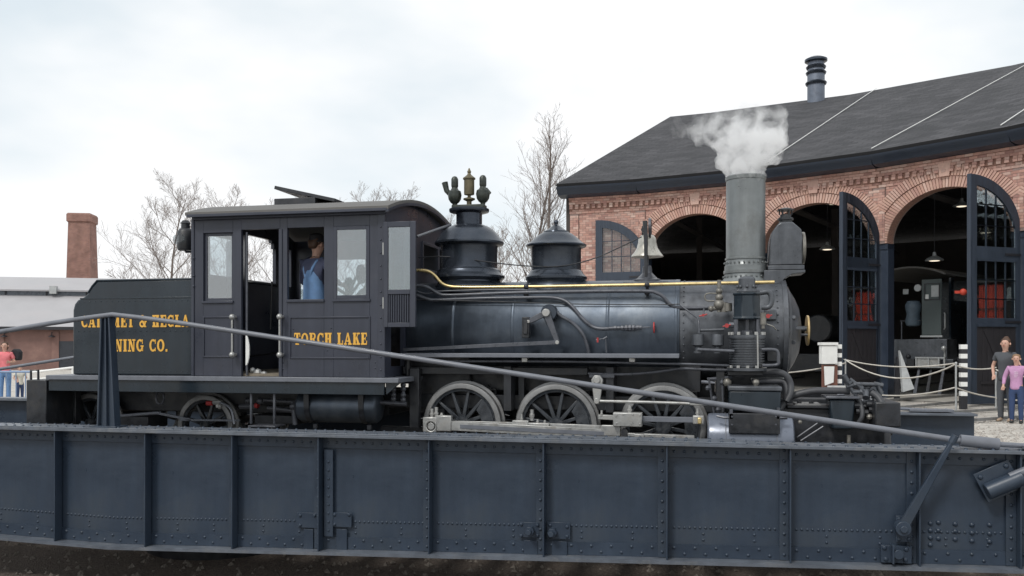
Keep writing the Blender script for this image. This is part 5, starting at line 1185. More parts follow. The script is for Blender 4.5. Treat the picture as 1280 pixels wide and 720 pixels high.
for i in range(6):
    t0, t1 = VT[i], VT[i+1]; fr = frame_of(t0, t1); L = fr[3]; mid = L/2
    end = (i == 0)
    wb = MB(); bk = MB()
    if end:
        fbox(wb, fr, 0, L, -.38, 0, 0, HB); wall = wb.build('wall', M['mortar'], rh, smooth=0)
        brick_rows(bk, fr, 0, L-.001, 0, HB-.53, 0, None)
    else:
        R0 = AW; cz = SPR
        xs = sorted(set([0, mid-AW] + [mid-AW*math.cos(math.pi*k/28) for k in range(29)] + [mid+AW, L]))
        for a, c in zip(xs[:-1], xs[1:]):
            def zo(x):
                q = 1-((x-mid)/AW)**2; return cz+AW*.83*math.sqrt(max(0, q)) if abs(x-mid) <= AW+1e-6 else cz
            za, zc2 = zo(a), zo(c)
            if c <= mid-AW+1e-6 or a >= mid+AW-1e-6: za = zc2 = cz
            P = [FP(fr, a, -.38, za), FP(fr, c, -.38, zc2), FP(fr, c, -.38, HB), FP(fr, a, -.38, HB), FP(fr, a, 0, za), FP(fr, c, 0, zc2), FP(fr, c, 0, HB), FP(fr, a, 0, HB)]
            wb.add(P, [(0,1,2,3),(4,7,6,5),(0,4,5,1),(3,2,6,7),(0,3,7,4),(1,5,6,2)])
        wall = wb.build('wall', M['mortar'], rh, smooth=0)
        RY = .83
        def skp(x, z): 
            q = ((x-mid)/2.27)**2 + ((z-cz)/(2.27*.86))**2
            return q < 1 and z > cz-.05
        brick_rows(bk, fr, .18, L-.18, SPR+.02, HB-.53, 0, skp)
    # pilaster strips (proud)
    pw = .17
    for (a0, a1) in ((0.002, pw), (L-pw, L-.002)):
        if end and a0 < .1: a0, a1 = .002, .3
        z0 = 0 if end else SPR+.0
        fbox(wb, fr, 0, .001, 0, .001, 0, .001)
        brick_rows(bk, fr, a0, a1, z0+.02, HB-.55, .055, None)
        m = MB(); fbox(m, fr, a0, a1, 0, .052, z0+.0, HB-.56); m.build('pilaster', M['mortar'], wall, smooth=0)
    # corbelled cornice courses
    zt0 = HB-.55; co = MB()
    for k in range(7):
        z = zt0 + k*CH; d = [.03,.03,.075,.06,.10,.10,.14][k]
        fbox(co, fr, -.02, L+.02, -.1, d-.005, z, z+CH)
        if k in (2, 3):      # dentils
            a = .0
            while a < L-.1: fbox(bk, fr, a, a+.11, d-.02, d+.05, z+.004, z+CH-.004); a += .2
        else:
            a = -.02+(k % 2)*.1
            while a < L-.1: fbox(bk, fr, a, a+BLN-.01, d-.02, d+.004+random.uniform(0, .004), z+.005, z+CH-.004); a += BLN
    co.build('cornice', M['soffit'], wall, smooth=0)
    bk.build('bricks', M['brick'], wall, smooth=0, kind='stuff')
    if not end:
        # arch rings: voussoirs as separate bricks
        ro = MB(); npts = 40
        for (ra, rb_, dd) in ((1.0, 1.165, .0),):
            pass
        def el(r, ang): return (mid+r*math.cos(ang), SPR+r*(.83+.03*(r-AW)/.6)*math.sin(ang))
        # soffit skin joined with ring backing
        for k in range(npts):
            A0, A1 = math.pi*k/npts, math.pi*(k+1)/npts
            P = []
            for d in (-.3, .012):
                for (r, A) in ((AW-.012, A0), (AW-.012, A1), (2.27, A1), (2.27, A0)):
                    x, z = el(r, A); x = min(max(x, .0), L); P.append(FP(fr, x, d, z))
            ro.add(P, [(0,1,2,3),(4,7,6,5),(0,4,5,1),(1,5,6,2),(2,6,7,3),(3,7,4,0)])
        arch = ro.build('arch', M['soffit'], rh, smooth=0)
        stuffmb = MB(); indiv = i in (2, 3)
        for (ra, rb_, dd, nv) in ((AW-.01, 1.95, .03, 66), (1.97, 2.27, .06, 80)):
            for k in range(nv):
                A0 = math.pi*(k+.12)/nv; A1 = math.pi*(k+.88)/nv; A = (A0+A1)/2
                x, z = el((ra+rb_)/2, A)
                if x < .05 or x > L-.05: continue
                if abs(A-math.pi/2) < .06 and rb_ > 2: continue
                P = []
                for d in (.0, dd+.012+random.uniform(0, .006)):
                    for (r, AA) in ((ra, A0), (ra, A1), (rb_, A1), (rb_, A0)):
                        x_, z_2 = el(r, AA); P.append(FP(fr, x_, d, z_2))
                F_ = [(0,1,2,3),(4,7,6,5),(0,4,5,1),(1,5,6,2),(2,6,7,3),(3,7,4,0)]
                if indiv: q = MB(); q.add(P, F_); q.build('brick', M['archbrick'], arch, smooth=0)
                else: stuffmb.add(P, F_)
        if stuffmb.v: stuffmb.build('bricks', M['archbrick'], arch, smooth=0, kind='stuff')
        q = MB(); zk = el(AW, math.pi/2)[1]
        P = [FP(fr, mid+sx*w, d, z) for d in (0, .115) for (sx, w, z) in ((-1, .13, zk+.28), (1, .13, zk+.28), (1, .17, zk+.64), (-1, .17, zk+.64))]
        q.add(P, [(0,3,2,1),(4,5,6,7),(0,1,5,4),(1,2,6,5),(2,3,7,6),(3,0,4,7)]); q.build('keystone', M['archbrick'], arch, smooth=0)
        # dark painted posts between the doors
        for (a0, a1, d0, d1) in ((.0, mid-AW+.02, -.36, -.02), (mid+AW-.02, L, -.36, -.02)):
            q = MB(); fbox(q, fr, a0, a1, d0, d1, 0, SPR-.002); fbox(q, fr, a0, a1, d0-.01, d1+.03, SPR-.16, SPR-.003); fbox(q, fr, a0, a1, d0-.01, d1+.03, 0, .25); q.build('door_post', M['trim'], rh, smooth=0)
# door leaves
def leaf(root, w=1.62, zb_=.06, boards=True):
    "leaf in local coords: hinge at x=0, meeting stile at x=w, thickness along y 0..0.06"
    th = .06
    def ztop(x): q = 1-((w-x)/ (w+.04))**2; return SPR-.02+1.36*math.sqrt(max(.0, q))*1.0
    f = MB()
    def strip(x0, x1, zlo, zhi, y0=0, y1=th, n=1):
        for k in range(n):
            a = x0+(x1-x0)*k/n; c = x0+(x1-x0)*(k+1)/n
            z0a, z0c = (zlo(a), zlo(c)) if callable(zlo) else (zlo, zlo); z1a, z1c = (zhi(a), zhi(c)) if callable(zhi) else (zhi, zhi)
            f.add([(a,y0,z0a),(c,y0,z0c),(c,y1,z0c),(a,y1,z0a),(a,y0,z1a),(c,y0,z1c),(c,y1,z1c),(a,y1,z1a)], [(0,3,2,1),(4,5,6,7),(0,1,5,4),(1,2,6,5),(2,3,7,6),(3,0,4,7)])
    st = .19; zr0, zr1 = 3.62, 3.98; zl0 = 2.20
    zin = lambda x: max(zr1, ztop(x)-.26/max(.45, math.sqrt(max(.05, 1-((w-x)/(w+.04))**2)))*1.0)
    strip(w-st, w, zb_, ztop, n=3); strip(0, .13, zb_, ztop, n=2)
    strip(.13, w-st, zin, ztop, n=14); strip(.13, w-st, zr0, zr1); strip(.13, w-st, zl0-.2, zl0); strip(.13, w-st, zb_, zb_+.22)
    strip(.13, w-st, zr0-.01, zr0+.06, -.02, -.001); strip(.13, w-st, zl0-.22, zl0-.15, -.02, -.001)
    strip(w-.0, w+.05, zb_, ztop(w), .0, .085)
    d = f.build('door', M['doorwood'], root, smooth=0, bevel=.004)
    # lower boards, diagonal brace
    n = 7
    for k in range(n):
        x0 = .13+(w-st-.13)*k/n; x1 = .13+(w-st-.13)*(k+1)/n-.006
        q = MB(); q.box(x0, x1, .015, .04, zb_+.22, zl0-.2); q.build('board', M['doorlow'], d, smooth=0)
    q = MB(); a, c = Vector((.3, -.002, .4)), Vector((w-.45, -.002, 1.9)); dd = (c-a).normalized(); nn = Vector((-dd.z, 0, dd.x))*.05
    q.prism([(p.x, p.z) for p in (a-nn, c-nn, c+nn, a+nn)], -.0, .014); q.box(.2, w-.3, -.012, -.002, .55, .62); q.build('brace', M['doorlow'], d, smooth=0)
    # panes and glazing bars
    gx0, gx1 = .135, w-st-.005; bars = MB()
    def panes(z0, z1, rows, curve):
        cols = 4; cw = (gx1-gx0)/cols; rhh = (z1-z0)/rows
        for ci in range(cols):
            xa, xb2 = gx0+cw*ci, gx0+cw*(ci+1)
            if ci: 
                zt3 = min(z1, zin(xa)) if curve else z1
                if zt3 > z0+.02: bars.box(xa-.012, xa+.012, .01, .05, z0, zt3)
            for ri in range(rows):
                za, zb3 = z0+rhh*ri, z0+rhh*(ri+1); pts = []
                for k in range(5):
                    x = xa+.008+(cw-.016)*k/4; pts.append((x, min(zb3, zin(x)) if curve else zb3))
                pts = [(x, z) for x, z in pts if z > za+.01]
                if len(pts) < 2: continue
                poly = [(pts[0][0], za+.002), (pts[-1][0], za+.002)] + list(reversed(pts))
                q = MB(); q.prism(poly, .026, .031); q.build('pane', M['glass2'], d, smooth=0)
        for ri in range(1, rows):
            z = z0+rhh*ri; xa = gx0
            if curve:
                while xa < gx1 and zin(xa) < z+.01: xa += .02
            if gx1-xa > .05: bars.box(xa, gx1, .012, .048, z-.012, z+.012)
    panes(zr1, 5.55, 3, True); panes(zl0, zr0, 3, False)
    bars.build('glazing_bars', M['doorwood'], d, smooth=0)
    for zz in (.6, 2.1, 3.8):
        q = MB(); q.box(-.02, .5, -.022, -.003, zz-.03, zz+.03); q.build('hinge', M['blk_paint'], d, smooth=0)
    return d
BP['_tmp'] = Vector((0,0,0))
class _R: name = '_tmp'
proto_root = thing('door_leaf_proto', '', '', (0,0,0))
L0 = leaf(proto_root)
def place_leaf(src, hinge, direction, flip, first=False):
    "hinge: world xy; direction: unit vector from hinge to the meeting stile"
    ang = math.atan2(direction.y, direction.x)
    o = src if first else copy_tree(src)
    o.parent = rh
    base = BP['door']
    Mx = Matrix.Translation(Vector((hinge.x, hinge.y, 0))-BP[rh.name]) @ Matrix.Rotation(ang, 4, 'Z') @ (Matrix.Scale(-1, 4, (0,1,0)) if flip else Matrix.Identity(4)) @ Matrix.Translation(base)
    o.matrix_basis = Mx
    return o
# leaf 1: folded flat back against the end section
fr = frame_of(VT[1], VT[2]); hp = FP(fr, fr[3]/2-AW-.06, .14, 0)
fr0 = frame_of(VT[0], VT[1]); place_leaf(L0, hp, (-fr0[1]+fr0[2]*.0).normalized(), True, first=True)
# pairs held open, back to back, at each pier
def u_of(p):
    t = p.x*FW[0]+p.y*FW[1]; return 640+FPX*(p.x*RT[0]+p.y*RT[1])/t
def aim(h, u_t):
    best = None
    for k in range(0, 1800):
        a = math.radians(150+k*.1); d = Vector((math.cos(a), math.sin(a), 0)); q = h+d*1.67
        e = abs(u_of(q)-u_t)
        if d.dot(TC-h) < 0: continue
        if best is None or e < best[0]: best = (e, d)
    return best[1]
for (ti, uo) in ((2, 898), (3, 1052), (4, 1212), (5, 1440)):
    h = pol(RR-.05, VT[ti]); d = aim(h, uo)
    if ti == 2: d = (TC-h).normalized()
    n = Vector((-d.y, d.x, 0))
    for sgn in (1, -1):
        place_leaf(L0, h+n*sgn*.03+d*.03, d, sgn > 0)
bpy.data.objects.remove(proto_root)
# roof -------------------------------------------------------------
RG, HR = RR+12, 12.15
def circ_u(u, r):
    dx, dy = ray(u); A = dx*dx+dy*dy; B = -2*(dx*TC.x+dy*TC.y); c = TC.x**2+TC.y**2-r*r
    t = (-B+math.sqrt(B*B-4*A*c))/2/A; return math.degrees(math.atan2(dy*t-TC.y, dx*t-TC.x))
th_hip = circ_u(838, RG)
ER = RR-.62; EH = 6.93
rv_th = [VT[0]+1.0] + VT[1:]
def edge_pts(th0, th1, n): return [th0+(th1-th0)*k/n for k in range(n+1)]
rf = MB(); ridx = 0
def rquad(a, b_, c, d_, u0, u1, w0, w1, uoff=0):
    n0 = len(rf.f); rf.add([a, b_, c, d_], [(0,1,2,3)]); rf.uv[n0] = [(u0, 0), (u1, 0), (w1, 13.8), (w0, 13.8)]
eave = [pol(ER/ math.cos(math.radians(0)), t, EH) for t in rv_th]
rth = [min(t, th_hip) for t in rv_th]
ridge = [pol(RG, t, HR) for t in rth]
cu = 0
for i in range(len(eave)-1):
    if (ridge[i]-ridge[i+1]).length < 1e-4: 
        n0 = len(rf.f); L = (eave[i+1]-eave[i]).length; rf.add([eave[i], eave[i+1], ridge[i]], [(0,1,2)]); rf.uv[n0] = [(cu, 0), (cu+L, 0), (cu+L*1.2, 13.8)]
    else:
        L = (eave[i+1]-eave[i]).length; k = RG/ER; dl = (ridge[i+1]-ridge[i]).length
        rquad(eave[i], eave[i+1], ridge[i+1], ridge[i], cu, cu+L, cu+(L-dl)/2, cu+(L+dl)/2)
    cu += (eave[i+1]-eave[i]).length
# end hip and rear slope
pr_e = pol(RG+13, VT[0]+1, EH); n0 = len(rf.f); rf.add([eave[0], ridge[0], pr_e], [(0,1,2)]); rf.uv[n0] = [(0,0), (12,13.8), (26,0)]
rear = [pr_e] + [pol(RG+13, t, EH) for t in rv_th[1:]]
for i in range(len(rear)-1):
    n0 = len(rf.f); rf.add([ridge[i], ridge[i+1], rear[i+1], rear[i]], [(0,1,2,3)]); rf.uv[n0] = [(i*5, 13.8), (i*5+5, 13.8), (i*5+5, 0), (i*5, 0)]
roof = rf.build('roof', M['shingle'], rh, smooth=0)
sm = roof.modifiers.new('thickness', 'SOLIDIFY'); sm.thickness = .12; sm.offset = 0
# gutter / box cornice
for i in range(6):
    P0, P1 = eave[i], eave[i+1]
    fr = (P0-Vector((0,0,EH)), (P1-P0).normalized(), None, (P1-P0).length); n = Vector((fr[1].y, -fr[1].x, 0)); n = n if n.dot(TC-P0) > 0 else -n
    fr = (fr[0], fr[1], n, fr[3]); g = MB()
    prof = [(-.62, EH-.36), (-.30, EH-.34), (-.12, EH-.30), (-.03, EH-.18), (.05, EH-.12), (.08, EH-.05), (.06, EH-.065), (-.62, EH-.065)]
    m = len(prof); V_ = [FP(fr, -.0, d, z) for d, z in prof] + [FP(fr, fr[3]+.0, d, z) for d, z in prof]
    g.add(V_, [tuple(range(m)), tuple(range(2*m-1, m-1, -1))]+[(k, k+m, (k+1) % m+m, (k+1) % m) for k in range(m)]); g.build('gutter', M['trim'], rh, smooth=30)
# lightning conductor cables on the roof
for (u0, v0, u1, v1) in ((958, 207, 1096, 112), (1093, 189, 1300, 78), (1256, 162, 1420, 78)):
    t0 = circ_u(u0, ER+.3); t1 = circ_u(u1, RG)
    p = pol(ER+.1, t0, EH+.10); q = pol(RG, t1, HR+.10); bb2 = MB(); L = []
    for k in range(9): L.append(p.lerp(q, k/8)+Vector((0,0,.06)))
    bb2.tube(L, .015, 5); bb2.build('roof_cable', M['white'], rh)
# vent on the ridge
tv = circ_u(1020, RG-.6); pv_ = pol(RG-.6, tv, 0); bz = 11.9
t_ = pv_.x*FW[0]+pv_.y*FW[1]; hz = lambda v: EYE+(430-v)*t_/FPX
b = MB(); b.lathe([(.36, bz-1), (.36, hz(90)), (.34, hz(88)), (.34, hz(76)), (.02, hz(75))], (pv_.x, pv_.y, 0), 'z', 24)
vent = b.build('roof_vent', pmat('vent_metal', (.13,.15,.19), .5, metal=.3, var=.3, scale=3), rh)
b = MB()
for v, w in ((104, .42), (91, .40), (84, .39)): b.lathe([(w, hz(v)-.07), (w+.03, hz(v)), (w-.02, hz(v)+.06), (w-.08, hz(v))], (pv_.x, pv_.y, 0), 'z', 24, closed=True)
b.lathe([(.42, hz(78)), (.47, hz(77)), (.47, hz(74.5)), (.30, hz(72)), (.05, hz(70.5))], (pv_.x, pv_.y, 0), 'z', 24)
b.build('vent_cap', M['gloss'], vent)
# interior: floor, rear wall, side walls, roof trusses, lamps
b = MB()
for i in range(6):
    for (r0, r1) in ((RR-.6, RR+24),):
        b.add([pol(r0, VT[i], .016), pol(r0, VT[i+1], .016), pol(r1, VT[i+1], .016), pol(r1, VT[i], .016)], [(0,1,2,3)])
b.build('floor', M['concrete'], rh, smooth=0)
b = MB()
for i in range(6):
    q0, q1 = pol(RR+24, VT[i]), pol(RR+24, VT[i+1]); b.add([q0, q1, q1+Vector((0,0,7)), q0+Vector((0,0,7))], [(0,1,2,3)])
for t in (VT[0], VT[-1]):
    q0, q1 = pol(RR-.3 if t == VT[-1] else RR, t), pol(RR+24, t); qm = pol(RG, t)
    b.add([q0, q1, q1+Vector((0,0,6.8)), q0+Vector((0,0,6.8))], [(0,1,2,3)])
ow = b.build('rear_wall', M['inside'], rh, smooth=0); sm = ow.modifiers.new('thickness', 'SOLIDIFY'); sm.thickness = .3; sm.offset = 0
for t in VT[1:6]:
    b = MB(); p, q = pol(RR+9.5, t), pol(RR+16, t)
    for c in (p, q): b.box(c.x-.12, c.x+.12, c.y-.12, c.y+.12, 0, 7)
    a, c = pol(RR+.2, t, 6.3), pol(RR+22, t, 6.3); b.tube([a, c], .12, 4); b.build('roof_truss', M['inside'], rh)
# end wall corner: brick face down the left side (returns away from the camera)
# hanging lamps
def pend(u, v, r, up):
    "lamp at bay distance"
    th = circ_u(u, r); c = pol(r, th); t = c.x*FW[0]+c.y*FW[1]; z = EYE+(430-v)*t/FPX
    lp = thing('pendant_lamp', up, 'lamp', (c.x, c.y, z), 'pendant lamps hanging inside the roundhouse')
    b = MB(); b.lathe([(.26, 0), (.27, .015), (.24, .06), (.12, .13), (.06, .16), (.045, .26), (.01, .28)], c+Vector((0,0,z)), 'z', 24); b.build('shade', M['galv'], lp)
    b = MB(); b.cyl(c+Vector((0,0,z+.27)), c+Vector((0,0,8.0)), .012, 6); b.build('cord', M['blk_paint'], lp)
    b = MB(); b.lathe([(.01, -.02), (.12, -.01), (.20, .012), (.24, .02), (.01, .03)], c+Vector((0,0,z)), 'z', 20); b.build('bulb', M['lamp'], lp)
pend(1168, 326, RR+3.0, 'pale pendant lamp hanging in the rightmost open doorway, above the stored locomotive cab')
pend(1034, 312, RR+4.5, 'pendant lamp hanging low in the middle doorway, beside the headlamp of the locomotive')
pend(1042, 255, RR+5.5, 'small pendant lamp hanging high in the middle doorway, close to the open door')
pend(1010, 235, RR+4.0, 'pendant lamp just under the crown of the middle arch, above the headlamp')
pend(1202, 258, RR+5.5, 'small pendant lamp high in the rightmost doorway, close to the open door leaf')
pend(1232, 291, RR+7, 'pendant lamp seen through the upper panes of the rightmost door leaf')
# ------------------------------------------------------------------ stored locomotive in the right bay
th = 54.3; ax = (pol(2, th)-pol(1, th)); nx = Vector((ax.y, -ax.x, 0))      # nx: towards smaller angle (right)
sl_ = thing('stored_locomotive', 'dark green steam locomotive parked inside the rightmost open doorway', 'locomotive', pol(RR+2, th))
def SP(a, n, z): return pol(RR+2, th) + ax*a + nx*(n-1.0) + Vector((0,0,z))
def sbox(mb, a0, a1, n0, n1, z0, z1):
    P = [SP(*q) for q in ((a0,n0,z0),(a1,n0,z0),(a1,n1,z0),(a0,n1,z0),(a0,n0,z1),(a1,n0,z1),(a1,n1,z1),(a0,n1,z1))]; return mb.add(P, [(0,3,2,1),(4,5,6,7),(0,1,5,4),(1,2,6,5),(2,3,7,6),(3,0,4,7)])
dg = pmat('stored_green', (.075,.095,.095), .45, var=.15, scale=3)
b = MB(); sbox(b, 1.4, 7, -1.2, 1.2, .75, 1.15); b.build('frame', M['black'], sl_, bevel=.01)
b = MB(); sbox(b, .35, .65, -1.2, 1.2, .95, 1.1); sbox(b, .65, 1.4, -.9, .9, 1.0, 1.7); b.build('front_deck', M['smoke'], sl_, bevel=.01)
b = MB(); sbox(b, .95, 1.0, .02, .62, 1.82, 3.55); b.build('cab_panel', dg, sl_, bevel=.015)
b = MB(); sbox(b, .925, .949, .10, .13, 2.9, 3.42); sbox(b, .925, .949, .55, .58, 2.9, 3.42); sbox(b, .925, .949, .13, .55, 2.9, 2.93); sbox(b, .925, .949, .13, .55, 3.39, 3.42); b.build('window_frame', M['black'], sl_)
b = MB(); sbox(b, .935, .945, .32, .54, 3.0, 3.35); b.build('pane', M['galv'], sl_)
b = MB(); sbox(b, .935, .946, .14, .24, 2.94, 3.08); b.build('notice', M['white'], sl_)
b = MB(); sbox(b, .90, .97, .0, .66, 1.76, 1.815); b.build('step_edge', M['galv'], sl_)
b = MB(); b.tube([SP(.9, .72, 2.0), SP(.86, .76, 2.05), SP(.86, .76, 2.45), SP(.9, .72, 2.5)], .02, 6); b.build('grab_handle', M['galv'], sl_)
b = MB(); sbox(b, 1.5, 5, .62, .68, 1.15, 2.9); sbox(b, 1.5, 1.7, .62, .68, 2.9, 3.6); sbox(b, 4.8, 5, -1.2, .68, 1.15, 3.7); b.build('cab_wall', M['tank'], sl_)
b = MB(); n = 10
for k in range(n):
    a0, a1 = -1.5+2.3*k/n, -1.5+2.3*(k+1)/n; z = lambda q: 3.62+.30*(1-((q+.35)/1.2)**2)
    P = [SP(.8, a0, z(a0)), SP(.8, a1, z(a1)), SP(5.2, a1, z(a1)), SP(5.2, a0, z(a0)), SP(.8, a0, z(a0)+.05), SP(.8, a1, z(a1)+.05), SP(5.2, a1, z(a1)+.05), SP(5.2, a0, z(a0)+.05)]
    b.add(P, [(0,3,2,1),(4,5,6,7),(0,1,5,4),(1,2,6,5),(2,3,7,6),(3,0,4,7)])
b.build('cab_roof', M['roof'], sl_)
b = MB(); c = SP(1.1, -.30, 2.55); b.lathe([(.10,-.45),(.20,-.42),(.24,-.3),(.19,-.05),(.23,.1),(.24,.22),(.18,.34),(.08,.36),(.02,.36)], c, 'z', 18); b.build('covered_gauge', pmat('blue_cover', (.11,.15,.19), .5), sl_)
b = MB(); c = SP(1.05, -.12, 3.30); b.cyl(c, c-ax*.06, .11, 16); c = SP(1.05, -.52, 3.2); b.box(c.x-.08, c.x+.08, c.y-.03, c.y, c.z-.08, c.z+.08); b.build('dial', M['galv'], sl_)
b = MB(); b.tube([SP(1.0, -.62, 1.15), SP(1.0, -.62, 2.3)], .025, 6); b.tube([SP(.98, -.65, 2.28), SP(.98, .0, 2.28)], .02, 6); b.tube([SP(.9, .55, 1.76), SP(.9, .55, 1.1)], .02, 6); b.build('rail', M['pipe'], sl_)
rk_ = MB(); sbox(rk_, .2, .28, .15, 1.02, 1.12, 1.16); sbox(rk_, .2, .28, .15, 1.02, .84, .88)
for q in (.15, .52, .82, .98): sbox(rk_, .205, .275, q, q+.04, .88, 1.12)
rk = rk_.build('step_rack', M['galv'], sl_)
b = MB(); sbox(b, .24, .26, .19, .52, .88, 1.12); sbox(b, .24, .26, .56, .82, .88, 1.12); b.build('rack_panel', M['steel'], sl_)
b = MB(); sbox(b, .22, .5, -.12, .1, .85, 1.1); b.ball(SP(.3, -.1, 1.16), .08, 8); b.build('coupler', M['black'], sl_)
b = MB(); b.ball(SP(.3, .95, 1.42), .08, 10); b.cyl(SP(.4, .95, 1.0), SP(.35, .95, 1.40), .03, 8); b.build('marker_lamp', M['galv'], sl_)
for k in range(5):
    q = -.5+.36*k; b = MB(); P = [SP(.0, q-.05, .06), SP(.0, q+.05, .06), SP(.3, q+.03, .8), SP(.3, q-.03, .8), SP(.05, q-.05, .06), SP(.05, q+.05, .06), SP(.35, q+.03, .8), SP(.35, q-.03, .8)]
    b.add(P, [(0,3,2,1),(4,5,6,7),(0,1,5,4),(1,2,6,5),(2,3,7,6),(3,0,4,7)]); b.build('pilot_slat', M['black'] if k % 2 else M['pipe'], sl_, smooth=0)
def dpt(u, v, t): return dist(u, v, t)
b = MB(); P = [dpt(1125, 438, 23.6), dpt(1143, 486, 23.2), dpt(1129, 490, 23.2)]; P2 = [p+Vector((-.03,.08,0)) for p in P]
b.add(P+P2, [(0,1,2),(5,4,3),(0,3,4,1),(1,4,5,2),(2,5,3,0)])
tag(b.build('metal_sheet', M['galv'], None, smooth=0), 'thin grey metal sheet leaning against the left jamb of the rightmost doorway', 'metal sheet')
b = MB(); c = dpt(1126, 440, 23.9); b.prism([(c.x-.16, 0), (c.x-.02, 0), (c.x-.02, 1.2), (c.x-.1, 1.2)], c.y, c.y+.12); tag(b.build('timber_prop', M['blk_paint'], None, smooth=0), 'short black timber standing at the foot of the left jamb of the rightmost doorway', 'timber')
# bright red body behind the right door leaf
redm = pmat('red_car_paint', (.62,.075,.045), .5, var=.12, scale=3)
c0_ = dist(1245, 500, 24.5); c0_.z = 0
rc_ = thing('red_rail_car', 'bright red planked rail car body seen through the lower panes of the rightmost door leaf', 'rail car', c0_)
def RP(a, n, z): return c0_ + ax*a + nx*n + Vector((0,0,z))
def rbox(mb, a0, a1, n0, n1, z0, z1):
    P = [RP(*q) for q in ((a0,n0,z0),(a1,n0,z0),(a1,n1,z0),(a0,n1,z0),(a0,n0,z1),(a1,n0,z1),(a1,n1,z1),(a0,n1,z1))]; return mb.add(P, [(0,3,2,1),(4,5,6,7),(0,1,5,4),(1,2,6,5),(2,3,7,6),(3,0,4,7)])
b = MB(); rbox(b, .0, 4, -.45, .6, .7, 1.9); b.build('underframe', M['black'], rc_)
for k in range(5): b = MB(); rbox(b, 0, .05, -.45+.13*k, -.45+.13*k+.115, 2.0+.0*k, 3.2); b.build('board', redm, rc_, smooth=0)
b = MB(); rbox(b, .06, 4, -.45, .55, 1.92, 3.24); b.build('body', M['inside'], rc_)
b = MB(); rbox(b, .0, .05, .28, .50, 2.75, 3.1); b.build('window', M['galv'], rc_)
b = MB(); rbox(b, -.02, .055, -.45, .2, 2.5, 2.56); b.build('rail', M['inside'], rc_)
b = MB(); rbox(b, -.1, 4.1, -.55, .65, 3.27, 3.34); b.build('roof', M['roof'], rc_)
b = MB(); c = dist(1204, 365, 25); b.ball(c, .1, 10, 1.0); b.box(c.x-.22, c.x+.1, c.y, c.y+.03, c.z-.04, c.z+.04); b.build('red_flag_bracket', redm, rc_)
# grey engine nose deep in the middle bay
e_ = dist(1022, 500, 31); e_.z = 0; b = MB()
g_ = thing('shadowed_tender', 'dark round-topped tender in the gloom of the middle doorway', 'tender', e_)
b.lathe([(.01, 0), (.45, .0), (.5, .05), (.5, 4)], (0,0,0), 'x', 32); b.xform(Matrix.Translation(e_+Vector((0,0,2.1))) @ Matrix.Rotation(math.radians(64), 4, 'Z')); b.build('boiler', M['black'], g_)
b = MB(); b.box(-.2, 4, -1.1, 1.1, .6, 1.2); b.xform(Matrix.Translation(e_) @ Matrix.Rotation(math.radians(64), 4, 'Z')); b.build('frame', M['black'], g_)
g_['label'] = 'unlit round-nosed locomotive in the gloom of the middle doorway, behind the brass plate'; g_['category'] = 'locomotive'; g_.name = 'shadowed_locomotive'; BP['shadowed_locomotive'] = e_
# ------------------------------------------------------------------ posts, ropes, sign box
def striped(u, t, z1, lab):
    dx, dy = ray(u); c = Vector((dx*t, dy*t, 0)); p = thing('striped_post', lab, 'post', c, 'black and white striped posts by the doors')
    h = .078; w = .075; b = MB(); b.box(c.x-w, c.x+w, c.y-w, c.y+w, 0, .32); b.box(c.x-.05, c.x+.05, c.y-.05, c.y+.05, .32, z1-.01); b.build('post', M['blk_paint'], p, bevel=.004)
    k = 0; z = .32; hh = (z1-.32)/11
    for k in range(11):
        q = MB(); q.box(c.x-w, c.x+w, c.y-w, c.y+w, z+.001, z+hh-.001); q.build('band', M['white'] if k % 2 == 0 else M['blk_paint'], p, smooth=0); z += hh
striped(1204, 20.9, 1.54, 'black and white striped post at the rightmost door leaf, left of the woman in black')
striped(1048, 22.6, 1.54, 'black and white striped post just right of the white sign box')
def stan(u, vb, vt, lab, r=.022):
    dx, dy = ray(u); t = FPX*EYE/(vb-430); c = Vector((dx*t, dy*t, 0)); z = EYE+(430-vt)*t/FPX
    p = thing('stanchion', lab, 'barrier post', c, 'rope barrier posts in front of the roundhouse')
    b = MB(); b.cyl(c, c+Vector((0,0,z)), r, 12); b.build('post', M['galv'], p); b = MB(); b.ball(c+Vector((0,0,z)), r*1.5, 10); b.build('cap', M['galv'], p); b = MB(); b.lathe([(.01,0),(.12,0),(.12,.02),(.03,.04)], c, 'z', 20); b.build('foot', M['galv'], p)
    return c, z
s1 = stan(1195, 515, 454, 'white rope barrier post left of the right striped post')
s0 = stan(1057, 503, 450, 'rope barrier post beside the white sign box and middle striped post')
s2 = stan(1245, 513, 466, 'thin grey rope barrier post just left of the woman in black')
def rope(a, za, c, zc2, s, lab, grp='ropes of the barrier in front of the roundhouse'):
    b = MB(); b.tube(sag(Vector((a.x, a.y, za)), Vector((c.x, c.y, zc2)), s), .018, 6); tag(b.build('barrier_rope', M['rope'], None, smooth=60), lab, 'rope', grp)
rope(s0[0], s0[1]-.0, s1[0], s1[1]-.02, .40, 'deeper of the two upper ropes sagging between the middle and right barrier posts')
rope(s0[0]+Vector((.1,1.0,0)), s0[1]-.0, s1[0], s1[1]-.0, .14, 'shallower upper rope behind, between the middle and right barrier posts')
rope(s0[0], .35, s1[0], s1[1]-.55, .18, 'lower rope running low between the middle and right barrier posts')
e3 = dist(1300, 475, 19)
rope(s1[0], s1[1]-.05, s2[0], 1.0, .06, 'short upper rope from the white barrier post to the thin post by the woman')
rope(s2[0], .95, Vector((e3.x, e3.y, 0)), .9, .1, 'upper rope passing behind the woman and girl')
rope(s1[0], .55, s2[0], .30, .03, 'lower rope from the white barrier post to the thin grey post')
rope(s2[0], .28, Vector((e3.x, e3.y, 0)), .35, .03, 'lower rope running behind the legs of the woman and girl')
